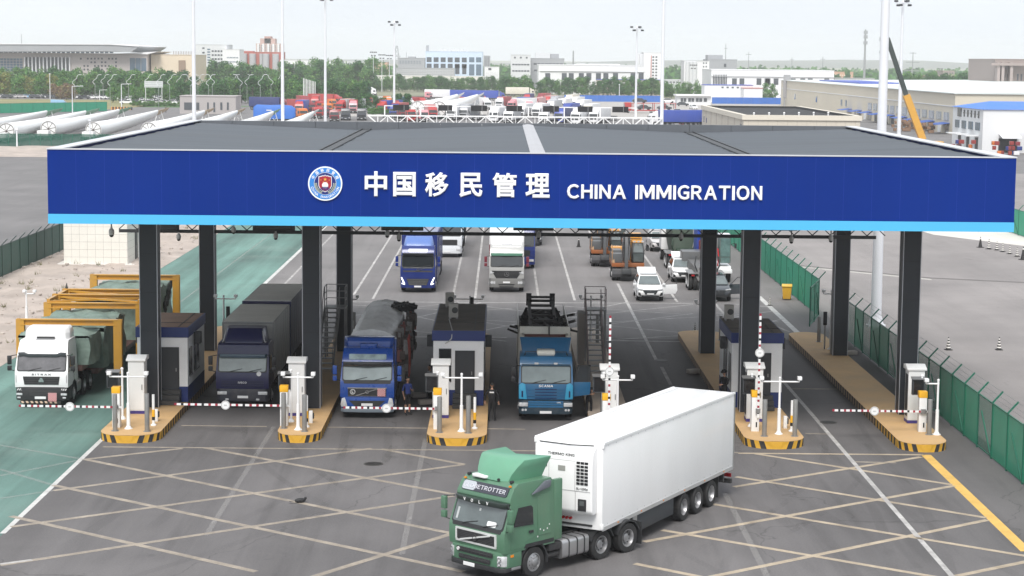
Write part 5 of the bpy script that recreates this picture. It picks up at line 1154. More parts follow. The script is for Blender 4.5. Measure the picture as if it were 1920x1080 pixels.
bt = booth('long booth with two air conditioners on its dusty roof, in the middle', -2.0, 2.35, 91.9, 102, 3.9, M_broof, ac=((-.65,8.6,0),(-.35,4.2,R(8))), doorx=.30)
booth('booth with dark stained roof behind the right hand barriers', 11.95, 2.35, 92, 97.2, 3.9, M_broof, ac=((-.85,4.4,0),), doorx=.2, win=False)
for a, l in zip(yield_ac, ('rear air conditioner on the middle booth roof','front air conditioner in the middle of the long booth roof','air conditioner beside the column on the right hand booth roof')): a['label'] = l
mb = MB(); mb.tube([(.1-.65,3.9,3.58),(-.3,.0,3.57),(-.32,-.08,3.2),(-.45,-.1,3.05),(-.62,-.08,2.95)], .025, 6); mb.build('cable', pm('cable_pale', (.5,.5,.48), .6), bt)

# ------------------------------------------------------------ barriers, cabinets, poles
M_cabw = pm('cabinet_white', (.76,.76,.75), .5, 0, .06, 1.2, dirt=.15, dcol=(.4,.38,.35)); M_cabp = pm('cabinet_purple', (.05,.035,.20), .5, 0, .1, 2)
M_orange = pm('barrier_yellow', (.80,.42,.02), .45, 0, .05, 3); M_redp = pm('boom_red', (.30,.02,.04), .45, 0, .05, 3)
def cabinet(px, py, label, rz=0):
    g = G(px, py, IH); t = thing('control_cabinet', label, 'cabinet', (g.x, g.y, IH), rz, 'control cabinets on the islands')
    mb = MB(); mb.box(-.36,.36,0,.75,.14,2.42); b = mb.build('body', M_cabw, t, bevel=.012)
    mb = MB(); mb.prism([(-.08,2.50),(.40,2.66),(.85,2.60),(.85,2.42),(-.08,2.42)], 'x', -.44, .44); mb.build('cap', M_cabw, t, bevel=.015)
    mb = MB(); mb.box(-.365,.365,-.005,.755,0,.14); mb.build('base', M_cabp, t)
    mb = MB(); mb.box(-.32,.32,-.008,0,.2,2.36); d = mb.build('door', M_cabw, t); mb = MB(); mb.box(.24,.28,-.03,-.008,1.1,1.35); mb.build('handle', M_steel, d)
    mb = MB(); mb.box(-.366,-.36,.1,.66,.3,2.2); mb.build('side_door', M_dark, t)
for px, py, l in ((256,776,'white control cabinet beside the leftmost front column'),(556,780,'white control cabinet beside the second front column'),(826,784,'white control cabinet in front of the middle booth'),
                  (1142,795,'white control cabinet behind the upright barrier on the narrow island'),(1414,791,'white control cabinet with a dark side by the right booth'),(1716,794,'white control cabinet with a dark side by the rightmost column')): cabinet(px, py, l)
def barrier(px, py, label, up=False, L=4.1, disc=.55):
    g = G(px, py, IH); t = thing('barrier_gate', label, 'barrier', (g.x, g.y, IH), 0, 'lane barriers')
    mb = MB(); mb.box(-.17,.17,-.15,.2,.0,1.72); mb.build('housing', M_cabw, t, bevel=.02)
    mb = MB(); mb.box(-.185,.185,-.165,.215,1.52,1.80); mb.build('cap', M_orange, t, bevel=.02)
    mb = MB(); mb.box(.02,.08,-.16,-.15,.2,.42); mb.build('lock_plate', M_seam, t)
    z = .93; mb = MB(); n = 17
    def seg(a, b, m):
        if up: mb.box(.06,.15,-.25,-.20,z+a,z+b,m)
        else: mb.box(-b,-a,-.25,-.20,z-.045+.006*a,z+.045+.006*a,m)
    for k in range(n): a = -.3+(L+.3)*k/n; b = -.3+(L+.3)*(k+1)/n; seg(a, a+(b-a)*.62, 0); seg(a+(b-a)*.62, b, 1 if k%3 else 2)
    bo = mb.build('boom', [M_plate, M_redp, M_seam], t)
    c = (.105,-.28,z+L*disc) if up else (-L*disc,-.28,z+.012)
    mb = MB(); mb.cyl((c[0],c[1],c[2]),(c[0],c[1]-.02,c[2]),.20,None,24); dk = mb.build('disc', M_plate, bo)
    mb = MB(); ring(mb, (c[0],c[1]-.02,c[2]), .19, .03, 24, .006); mb.box(c[0]-.06,c[0]+.06,c[1]-.03,c[1]-.02,c[2]-.02,c[2]+.02); mb.build('disc_ring', pm('disc_grey', (.45,.45,.44), .5), dk)
    mb = MB(); mb.box(-.1 if not up else .0,.1 if not up else .2,-.26,-.14,z-.10,z+.10); mb.build('boom_bracket', M_steel, t)
for px, py, l, up, L, d in ((219,801,'lowered barrier reaching over the green lane in front of the white lorry',False,4.2,.47),(533,798,'lowered barrier in front of the navy lorry',False,4.8,.53),(820,804,'lowered barrier in front of the bright blue lorry',False,4.1,.54),
                            (1136,815,'upright barrier arm beside the teal blue lorry',True,4.3,.44),(1415,808,'upright barrier arm in front of the right hand booth',True,4.3,.60),(1728,809,'lowered barrier by the rightmost column and fence',False,4.0,.54)): barrier(px, py, l, up, L, d)
def camera_pole(px, py, ptop, xl, xr, label, cams=(-1,1)):
    g = G(px, py, IH); k = g.y/FPX; t = thing('camera_pole', label, 'pole', (g.x, g.y, IH), 0, 'white camera poles with crossbars'); h = (py-ptop)*k*1.02
    mb = MB(); mb.cyl((0,0,.03),(0,0,h*.46),.085,.075,14); mb.cyl((0,0,h*.46),(0,0,h),.05,.045,12); mb.ball((0,0,h),.06,10,6); mb.build('pole', M_white, t, smooth=True)
    mb = MB(); mb.cyl((0,0,0),(0,0,.03),.18,None,16); mb.lathe([(.14,.03),(.09,.14)],14); mb.build('base', M_white, t)
    mb = MB(); mb.cyl(((xl-px)*k,0,h-.16),((xr-px)*k,0,h-.16),.035,None,10); mb.build('crossbar', M_white, t)
    for s in cams:
        x = (xl-px if s < 0 else xr-px)*k
        mb = MB(); mb.cyl((x,0,h-.16),(x,0,h-.05),.03,None,8); mb.box(x-.09,x+.09,-.17,.10,h-.07,h+.08); mb.build('camera', M_white, t, bevel=.03)
for a in ((241,804,699,206,276,'white camera pole with crossbar on the leftmost island'),(559,806,700,531,588,'white camera pole with crossbar by the second front column'),(865,809,701,829,901,'white camera pole with crossbar in front of the middle booth'),
          (1157,812,705,1128,1185,'white camera pole with crossbar rising behind the white trailer'),(1460,814,708,1425,1497,'white camera pole with crossbar in front of the right hand booth')): camera_pole(*a)
camera_pole(1756,815,712,1733,1758,'white camera pole with one arm by the rightmost column', (-1,))
# camera poles on the rear ends of the islands
for px, py, pt, xl, xr, l in ((420,665,555,405,443,'thin camera pole beside the green lane behind the navy lorry'),(660,640,556,648,670,'thin camera pole by the second rear column'),(881,625,556,852,905,'thin camera pole behind the middle booth'),(1107,640,556,1087,1127,'thin camera pole behind the right stair tower'),(1322,645,565,1303,1340,'thin camera pole behind the third rear column'),(1557,655,546,1541,1558,'white camera pole by the rightmost rear column'),(50,600,546,47,66,'white camera pole standing on the dirt verge')):
    camera_pole(px, py, pt, xl, xr, l)
def bollard(px, py, ptop, label):
    g = G(px, py, IH); h = (py-ptop)*g.y/FPX; t = thing('steel_bollard', label, 'bollard', (g.x, g.y, IH), 0, 'grey steel bollards on the islands')
    mb = MB(); mb.cyl((0,0,0),(0,0,h),.105,None,16); mb.build('post', pm('bollard_grey', (.26,.26,.255), .45, .35, .08, 3, dirt=.2), t, bevel=.01); mb = MB(); mb.cyl((0,0,0),(0,0,.02),.17,None,16); mb.build('base_plate', M_steel, t)
for a in ((216,808,737,'grey bollard left of the camera pole on the leftmost island'),(276,809,736,'grey bollard right of the camera pole on the leftmost island'),(532,803,735,'grey bollard left of the camera pole on the second island'),(571,809,738,'grey bollard right of the camera pole on the second island'),
          (824,811,742,'grey bollard beside the barrier of the middle booth'),(878,812,740,'grey bollard right of the camera pole by the middle booth'),(1130,812,742,'grey bollard beside the upright barrier by the white trailer'),(1433,818,747,'grey bollard between barrier and camera pole by the right booth'),(1490,818,747,'grey bollard right of the camera pole by the right booth'),
          (1742,815,747,'grey bollard by the rightmost camera pole'),(664,628,584,'grey bollard beside the second rear column'),(1088,635,588,'brown grey bollard at the back of the narrow island'),(1120,642,590,'grey bollard beside the right stair tower'),(1351,638,591,'grey bollard behind the right hand booth'),(1535,641,592,'grey bollard at the back end of the fence side island')): bollard(*a)
def striped_post(px, py, pt, label):
    g = G(px, py, IH); h = (py-pt)*g.y/FPX; t = thing('striped_post', label, 'post', (g.x, g.y, IH), 0, 'slim white, yellow and black posts')
    mb = MB(); mb.cyl((0,0,.05),(0,0,h*.18),.06,None,12,2); mb.cyl((0,0,h*.18),(0,0,h*.29),.068,None,12,1); mb.cyl((0,0,h*.29),(0,0,h*.52),.068,None,12,0); mb.cyl((0,0,h*.52),(0,0,h),.06,None,12,2); mb.build('post', [M_orange, M_seam, M_white], t)
    mb = MB(); mb.lathe([(.13,0),(.13,.05),(.06,.09)],12); mb.build('base', M_white, t)
for a in ((288,798,738,'slim striped post on the leftmost island'),(575,801,740,'slim striped post on the second island'),(890,804,743,'slim striped post by the middle booth'),(1484,809,749,'slim striped post by the right hand booth')): striped_post(*a)
def screen_pole(px, py, pt, sx, label, w=.55, col=None):
    g = G(px, py, IH); k = g.y/FPX; h = (py-pt)*k; t = thing('display_pole', label, 'display', (g.x, g.y, IH), 0, 'dark displays on white poles')
    mb = MB(); mb.cyl((0,0,0),(0,0,h),.05,None,12); mb.ball((0,0,h),.07,10,6); mb.lathe([(.15,0),(.15,.03),(.07,.15)],12); mb.build('pole', M_white, t)
    x = (sx-px)*k; mb = MB(); mb.box(x-w/2, x+w/2, -.12, .12, h-.85, h-.15); b = mb.build('display_box', col or pm('display_case', (.045,.05,.055), .45), t, bevel=.015)
    mb = MB(); mb.box(x-w/2+.05, x+w/2-.05, -.13, -.12, h-.80, h-.20); mb.build('screen', pm('display_off', (.012,.012,.014), .25), b)
    mb = MB(); mb.prism([(-.25,h-.13),(.14,h-.05),(.14,h-.13)], 'x', x-w/2-.03, x+w/2+.03); mb.build('hood', M_steel, b)
    mb = MB(); mb.box(min(0,x), max(0,x), -.02, .04, h-.32, h-.27); mb.box(min(0,x), max(0,x), -.02, .04, h-.72, h-.67); mb.build('bracket', M_dark, t)
for a in ((230,786,689,213,'dark lane display left of the white cabinet on the leftmost island'),(546,791,692,534,'dark lane display left of the cabinet on the second island'),(820,795,696,809,'dark lane display left of the cabinet by the middle booth'),(1131,800,697,1122,'dark lane display beside the upright barrier by the teal lorry'),(1408,800,700,1402,'dark lane display beside the upright barrier by the right booth'),(1726,802,702,1719,'dark lane display by the rightmost cabinet')): screen_pole(*a)
for px, py, l in ((293,790,'small white box post behind the striped post on the leftmost island'),(583,793,'small white box post on the second island'),(1472,803,'small white box post by the right hand booth')):
    g = G(px, py, IH); t = thing('sensor_post', l, 'post', (g.x, g.y, IH)); mb = MB(); mb.box(-.08,.08,-.08,.08,0,.55); mb.build('box', M_cabw, t, bevel=.02); mb = MB(); mb.box(.08,.14,-.06,.06,.2,.45); mb.build('sensor', M_dark, t)
for px, py, l in ((427,590,'black two panel signal box behind the navy lorry'),(1098,600,'black signal box beside the right stair tower'),(1548,600,'black signal box by the rightmost rear column'),(885,572,'black signal box on the camera pole behind the middle booth')):
    g = G(px, py+55, IH); q = P(px, py, g.y); t = thing('signal_box', l, 'signal', (q.x, q.y+.15, q.z)); mb = MB(); mb.box(-.10,.10,-.08,.08,-.30,.45); mb.build('case', M_seam, t, bevel=.01); mb = MB(); mb.box(-.04,.04,-.04,.04,-q.z+IH,-.30); mb.build('stand', M_steel, t); mb = MB(); mb.box(-.08,.08,-.10,-.08,-.2,.4); mb.build('signal_face', M_dark, t)

# ------------------------------------------------------------ stair towers
M_galv = pm('galvanised', (.28,.28,.28), .5, .5, .12, 3, dirt=.25); M_rail_r = pm('rail_pinkish', (.33,.27,.27), .5, .3, .1, 3)
def stair(label, x, y, zt=2.95, w=.95, side=1, railm=M_galv, col=None):
    """steps rise away from the camera to a railed platform"""
    t = thing('inspection_stair', label, 'stair', (x, y, IH)); n = 12; run = 4.6; h = zt-IH
    mb = MB()
    for k in range(n): z = h*(k+1)/(n+1); yy = run*k/n; mb.box(-w/2, w/2*.55, yy, yy+.30, z-.05, z)
    mb.build('steps', M_galv, t)
    mb = MB()
    for sx in (-w/2-.03, w/2*.55+.03): mb.bar((sx,-.05,.0),(sx,run,h-.12),.09)
    mb.build('stringer', M_galv, t)
    mb = MB(); mb.box(-w/2-.05, w/2+.15, run, run+1.3, h-.08, h); mb.build('platform', M_galv, t)
    mb = MB()
    for sx in (-w/2-.03, w/2+.12):
        for yy in (run+.03, run+1.27): mb.bar((sx,yy,h),(sx,yy,h+1.12),.045)
        for zz in (.38,.75,1.12): mb.bar((sx,run,h+zz),(sx,run+1.3,h+zz),.035)
    for zz in (.38,.75,1.12): mb.bar((-w/2-.03,run+1.27,h+zz),(w/2+.12,run+1.27,h+zz),.035)
    mb.build('railing', railm, t)
    mb = MB()
    for sx in (-w/2-.04, w/2*.55+.04):
        mb.bar((sx,0,1.0),(sx,run,h+1.1),.04)
        for k in range(5): yy = run*k/4; mb.bar((sx,yy,h*k/4*.95),(sx,yy,h*k/4*.95+1.05),.035)
    mb.build('handrail', railm, t)
    mb = MB()
    for sx in (-w/2, w/2+.1):
        for yy in (run+.06, run+1.24): mb.bar((sx,yy,0),(sx,yy,h-.08),.08)
    mb.build('legs', M_galv, t)
    if col: mb = MB(); mb.box(-w/2-.45, -w/2-.10, run-1.0, run+.6, 0, h-.1); mb.build('side_box', col, t)
    return t
stair('grey steel stair tower between the two left columns', -9.0, 101.4, 3.15)
stair('grey steel stair tower on the narrow island right of the teal lorry', 5.0, 101.4, 3.15, railm=M_rail_r, col=pm('box_tan', (.30,.27,.25), .7, 0, .1, 1))
for px, py, l in ((1300,700,'loose pale block lying beside the right hand booth island'),(1550,678,'loose block at the kerb of the fence side island'),(1595,665,'flat white slab beside the rightmost rear column'),(785,745,'crumpled pale bag lying near the third barrier'),(798,758,'flattened bag under the middle cabinet')):
    g = G(px, py); mb = MB(); mb.cbox((0,0,.12),(.7,.4,.22)); mb.cbox((.1,.25,.10),(.5,.3,.18)); tag(mb.build('loose_block', pm('block_pale', (.42,.38,.34), .9, 0, .2, 3), loc=(g.x,g.y,0), rz=.3, bevel=.05), l, 'block')

# ------------------------------------------------------------ fences
M_post = pm('fence_post_green', (.010,.13,.08), .5, 0, .1, 2)
def mesh_mat(name, col, a):
    m = pm(name, col, .6, 0, .12, 1.5); n = m.node_tree; b = n.nodes["Principled BSDF"]; b.inputs['Alpha'].default_value = a; return m
M_net = mesh_mat('fence_net', (.018,.32,.185), .66); M_net2 = mesh_mat('fence_net_open', (.012,.16,.095), .40); M_net3 = mesh_mat('fence_net_thick', (.022,.31,.18), .95)
def fence(label, p0, p1, n, H, nets, name='mesh_fence', arms=True, brace=True, post=M_post, wob=0, wire=True):
    p0, p1 = Vector((p0[0],p0[1],0)), Vector((p1[0],p1[1],0)); d = p1-p0; L = d.length; rz = math.atan2(d.y, d.x)
    t = thing(name, label, 'fence', p0, rz); rnd = random.Random(n*7+int(L))
    for k in range(n):
        a, b = L*k/n, L*(k+1)/n; mb = MB(); w1, w2 = rnd.uniform(-wob,wob), rnd.uniform(-wob,wob)
        mb.box(a+.04, b-.04, -.006, .006, .12, H-.05+w1); mb.build('net_panel', nets[k % len(nets)] if not callable(nets) else nets(k), t)
        mb = MB()
        for z in (.10, H-.05+w1): mb.box(a, b, -.025, .025, z-.025, z+.025)
        if brace and k % 2 == 0: mb.bar((a+.05,.04,.2),(a+(b-a)*.7,.04,H*.72),.05)
        mb.build('panel_frame', post, t)
    for k in range(n+1):
        a = L*k/n; mb = MB(); mb.box(a-.035, a+.035, -.035, .035, 0, H+.02)
        if arms: mb.bar((a,0,H),(a+.05,-.42,H+.45),.06)
        mb.build('post', post, t)
    if wire and arms:
        mb = MB()
        for q in (.3,.6,.95): mb.bar((0,-.42*q,H+.45*q),(L,-.42*q,H+.45*q),.012)
        mb.build('barbed_wire', M_steel, t)
    return t
fence('long green mesh fence along the right edge of the lanes, beyond the gate', (20.6,128.5), (20.6,205), 26, 2.5, [M_net3])
fence('green mesh fence with leaning wire arms beside the right island', (20.6,62), (20.6,122.5), 24, 2.4, lambda k: M_net2 if k in (3,8,12,13,16,19,21) else M_net)
fence('open green gate leaf set across the right hand fence line', (20.6,128.4), (19.3,123.6), 2, 2.5, [M_net2], name='fence_gate', arms=False, brace=True)
fence('dark green mesh fence with braces at the left edge of the dirt verge', (-37.2,120), (-37.2,230), 40, 2.4, [mesh_mat('fence_net_dark', (.010,.075,.055), .78)], post=pm('fence_post_dark', (.006,.035,.028), .5))
fence('green mesh fence far right beyond the concrete apron', (49.8,185), (49.8,300), 36, 2.5, [M_net3])
# bin and cones
g = G(1475,562); t = thing('wheelie_bin', 'yellow wheelie bin standing at the right hand fence', 'bin', (g.x, g.y, 0), R(-8))
mb = MB(); mb.loft([[(-a,-b,z),(a,-b,z),(a,b,z),(-a,b,z)] for a,b,z in ((.26,.28,.08),(.33,.36,.92),(.33,.36,.95))]); mb.build('bin_body', pm('bin_yellow', (.65,.36,.03), .5, 0, .08, 2, dirt=.2), t, bevel=.02)
mb = MB(); mb.prism([(-.42,.95),(-.40,1.02),(.32,1.08),(.40,.98),(.40,.95)], 'x', -.36, .36); mb.build('lid', pm('bin_lid', (.72,.44,.05), .5), t, bevel=.02)
for sd in (-1,1): wheel(t, sd*.26, .32, .11, .08)
M_conew = pm('cone_white', (.75,.72,.68), .5); M_coneb = pm('cone_black', (.02,.018,.018), .6)
cn = None
def cone(px, py, label, dark=False, sc=1.0):
    global cn
    g = G(px, py); t = thing('traffic_cone', label, 'cone', (g.x, g.y, 0), random.random(), 'traffic cones')
    mb = MB(); mb.box(-.26,.26,-.26,.26,0,.05); mb.build('base', M_coneb, t, bevel=.01)
    mb = MB(); pr = [(.19-.15*i/8, .05+.85*i/8) for i in range(9)]
    for i in range(8): mb.lathe([pr[i], pr[i+1]], 14, (0 if dark and i < 7 else (i%2 if not dark else 1)))
    mb.cyl((0,0,.9),(0,0,1.0),.035,None,8,0); mb.build('cone_body', [M_coneb, M_conew], t, smooth=True); t.scale = (sc,sc,sc)
for a in ((1778,656,'striped cone at left of the pair in the side yard',False,.75),(1873,656,'pale cone at right of the pair in the side yard',False,.75),(1838,464,'tall dark cone at the left end of the row by the concrete apron',True,.95),(1854,467,'half white cone, second in the row by the concrete apron',False,.9),(1869,469,'striped cone, third in the row by the concrete apron',False,.78),(1880,472,'striped cone, fourth in the row by the concrete apron',False,.78),(1893,476,'striped cone, fifth in the row by the concrete apron',False,.78),(1907,481,'striped cone, sixth in the row by the concrete apron',False,.78),(1918,487,'dark cone at the picture edge, nearest of the apron row',True,1.1),
          (1443,573,'white topped cone near the yellow bin',False,.6),(1303,622,'small striped cone behind the right hand booth island',False,.55),(1085,463,'dark cone alone on the lanes behind the canopy',True,.8)): cone(*a)
# white tiled hut
g0, g1 = G(120,497), G(241,497); w = g1.x-g0.x
t = thing('tiled_hut', 'white tiled hut standing on the dirt verge', 'building', ((g0.x+g1.x)/2, g0.y, 0))
M_tile = pm('tile_white', (.72,.70,.64), .35, 0, .04, 1, dirt=.1); M_grout = pm('grout', (.36,.35,.33), .8)
mb = MB(); mb.box(-w/2,w/2,0,6.5,0,4.2); mb.build('walls', M_grout, t)
mb = MB(); nx, nz_ = 8, 7
for i in range(nx):
    for j in range(nz_):
        a, b = -w/2+w*i/nx+.008, -w/2+w*(i+1)/nx-.008; mb.box(a,b,-.012,.0,.05+.6*j+.01,.05+.6*(j+1)-.01)
for i in range(10):
    for j in range(nz_): mb.box(w/2,w/2+.012,.65*i+.01,.65*(i+1)-.01,.06+.6*j,.05+.6*(j+1)-.01)
mb.build('tile_cladding', M_tile, t)
mb = MB(); mb.box(-w/2-.5,w/2+.6,-.5,7.2,.0,.13); mb.build('plinth', M_conc, t)
mb = MB(); mb.box(w/2+.012,w/2+.06,3.2,4.2,.1,2.5); d = mb.build('door', M_dark, t); mb = MB(); mb.box(w/2+.06,w/2+.10,3.3,3.36,1.1,1.3); mb.build('handle', M_steel, d)
mb = MB(); mb.box(-w/2-.15,w/2+.15,-.15,6.65,4.2,4.35); mb.build('roof', M_conc, t)
g = G(563,943); t = MB(); t.ball((0,0,.10),(.22,.10,.09),10,6); t.ball((.20,0,.17),.055,8,5); t.add([(-.18,-.03,.10),(-.18,.03,.10),(-.42,.05,.08),(-.42,-.05,.08)], [(0,1,2,3)]); t.add([(.24,0,.17),(.25,.015,.165),(.30,0,.16)], [(0,1,2)])
t.cyl((.02,.03,0),(.02,.03,.06),.008,None,5); t.cyl((.02,-.03,0),(.02,-.03,.06),.008,None,5)
tag(t.build('bird', pm('feather_dark', (.02,.02,.022), .7), loc=(g.x,g.y,0), rz=.35, smooth=True), 'small dark bird on the empty asphalt left of the green lorry', 'bird')
# ================================================================== cars and machines behind the canopy
def suv(label, x, y, col, rz=0, doors=(), hatch=False, name='parked_car', W=1.84, L=4.6, H=1.66, plate_m=True, grille_m=None, group=None):
    t = thing(name, label, 'car', (x, y, 0), rz, group); h = W/2
    prof = [(.10,.34),(.0,.46),(-.02,.62),(.06,.80),(.22,.90),(1.12,1.03),(1.3,1.06),(4.2,1.10),(4.52,1.02),(4.6,.7),(4.55,.38)]
    for (a, up) in ((3.62,0),(0.86,0)):
        prof += [(a+.42*cos(R(q)), .36+.42*sin(R(q))) for q in range(0,181,20) if .36+.42*sin(R(q)) > .32]
    mb = MB(); mb.prism(prof, 'x', -h, h, 0, lambda q: (q[0]*(1-.07*max(0,(q[2]-.75))/.35)*(1-.10*max(0,.35-q[1])/.35), q[1], q[2])); mb.build('body', col, t, bevel=.06, seg=3)
    secs = [[(-w,y0,z),(w,y0,z),(w,y1,z),(-w,y1,z)] for w,y0,y1,z in ((.84,1.12,4.40,1.02),(.79,1.46,4.30,1.24),(.64,2.12,4.0,H-.06),(.55,2.28,3.8,H))]
    mb = MB(); mb.loft(secs); mb.build('cabin', col, t, bevel=.05, seg=2)
    def q4(mb, a, b, c, d): mb.add([a,b,c,d,*[tuple(Vector(p)+Vector((0,.03,-.02))) for p in (a,b,c,d)]], [(0,1,2,3),(4,7,6,5),(0,4,5,1),(1,5,6,2),(2,6,7,3),(3,7,4,0)])
    mb = MB(); q4(mb, (-.76,1.13,1.10),(.76,1.13,1.10),(.60,2.0,H-.08),(-.60,2.0,H-.08)); mb.build('windscreen', pm('car_glass', (.11,.135,.135), .08, 0, .3, 1.5, spec=.9, coat=.5), t)
    for sd in (-1,1):
        mb = MB(); pts = [(sd*.845,1.55,1.12),(sd*.845,4.0,1.14),(sd*.665,3.75,H-.10),(sd*.665,2.22,H-.10)]; mb.add(pts+[(a-sd*.03,b,c) for a,b,c in pts], [(0,1,2,3),(4,7,6,5),(0,4,5,1),(1,5,6,2),(2,6,7,3),(3,7,4,0)]); mb.build('side_window', M_glassd, t)
        mb = MB(); mb.cbox((sd*(h+.10),1.35,1.08),(.20,.12,.14)); mb.build('mirror', col, t, bevel=.03)
        mb = MB(); mb.prism([(sd*.42,.78),(sd*.86,.84),(sd*.86,.92),(sd*.50,.86)], 'y', -.01, .12); mb.build('headlight', M_lamp, t, bevel=.01)
        mb = MB(); mb.prism([(sd*.62,.40),(sd*.84,.46),(sd*.84,.66),(sd*.70,.64)], 'y', -.02, .10); mb.build('bumper_vent', M_black, t, bevel=.01)
        for yy in (.86,3.62): wheel(t, sd*(h-.11), yy, .36, .23, False)
    mb = MB(); mb.prism([(-.52,.82),(-.36,.52),(.36,.52),(.52,.82)], 'y', -.045, .0); g_ = mb.build('grille', grille_m or pm('grille_car', (.06,.065,.07), .4, .3, .2, 12), t, bevel=.01)
    mb = MB(); ring(mb, (0,-.05,.76), .05, .02, 12); mb.build('emblem', M_chrome, g_)
    mb = MB(); mb.box(-.60,.60,-.03,.1,.34,.44); mb.build('lower_grille', M_black, t, bevel=.01)
    if plate_m: mb = MB(); mb.box(-.24,.24,-.06,-.045,.50,.60); mb.build('number_plate', M_plate, t)
    mb = MB(); mb.box(-.56,.56,2.2,3.4,H+.001,H+.012); mb.build('sunroof', M_glassd, t)
    for sd in doors:
        d = thing('open_door', None, None); d.parent = t; d.location = (sd*(h-.04), 1.42, 0); d.rotation_euler.z = R(-72*sd) if sd > 0 else R(72)
        del_keys = [k for k in ('label','category') if k in d]
        for k in del_keys: del d[k]
        mb = MB(); mb.prism([(0,.38),(1.02,.38),(1.16,.62),(1.12,1.06),(0,1.04)], 'x', -.05, .05); mb.v = [(x,y,z) for x,y,z in mb.v]; mb.build('door_skin', col, d, bevel=.02)
        mb = MB(); mb.tube([(0,.1,1.05),(0,.62,H-.12),(0,1.05,H-.10),(0,1.12,1.06)], .025, 6); mb.box(-.04,.04,.1,1.1,1.03,1.07); mb.build('window_frame', M_black, d)
        mb = MB(); mb.box(-.07,-.05,.1,1.0,.45,.95) if sd > 0 else mb.box(.05,.07,.1,1.0,.45,.95); mb.build('door_lining', pm('lining', (.20,.19,.18), .7), d)
    if hatch:
        mb = MB(); mb.prism([(3.85,H-.02),(4.7,H+.28),(4.72,H+.22),(3.9,H-.08)], 'x', -.66, .66); tg = mb.build('tailgate', col, t, bevel=.03)
        mb = MB(); mb.prism([(4.0,H-.02),(4.60,H+.18),(4.6,H+.16),(4.0,H-.04)], 'x', -.55, .55); mb.build('rear_window', M_glassd, tg)
    return t
P_cw = paint('car_white', (.80,.80,.80), .03, .25); P_cs = paint('car_silver', (.52,.50,.50), .05, .25); P_cg = paint('car_grey', (.055,.062,.072), .04, .25)
suv('white car with its tailgate raised and a front door wide open', 10.2, 135.7, P_cw, 0, (1,), True)
suv('dark grey car with an open door between the columns', 14.9, 136.0, P_cg, 0, (1,), False, plate_m=False)
suv('silver car parked behind the excavators', 13.8, 171.5, P_cs, R(3))
suv('white car with raised tailgate half hidden by the third rear column', 13.6, 147.5, P_cw, 0, (), True)

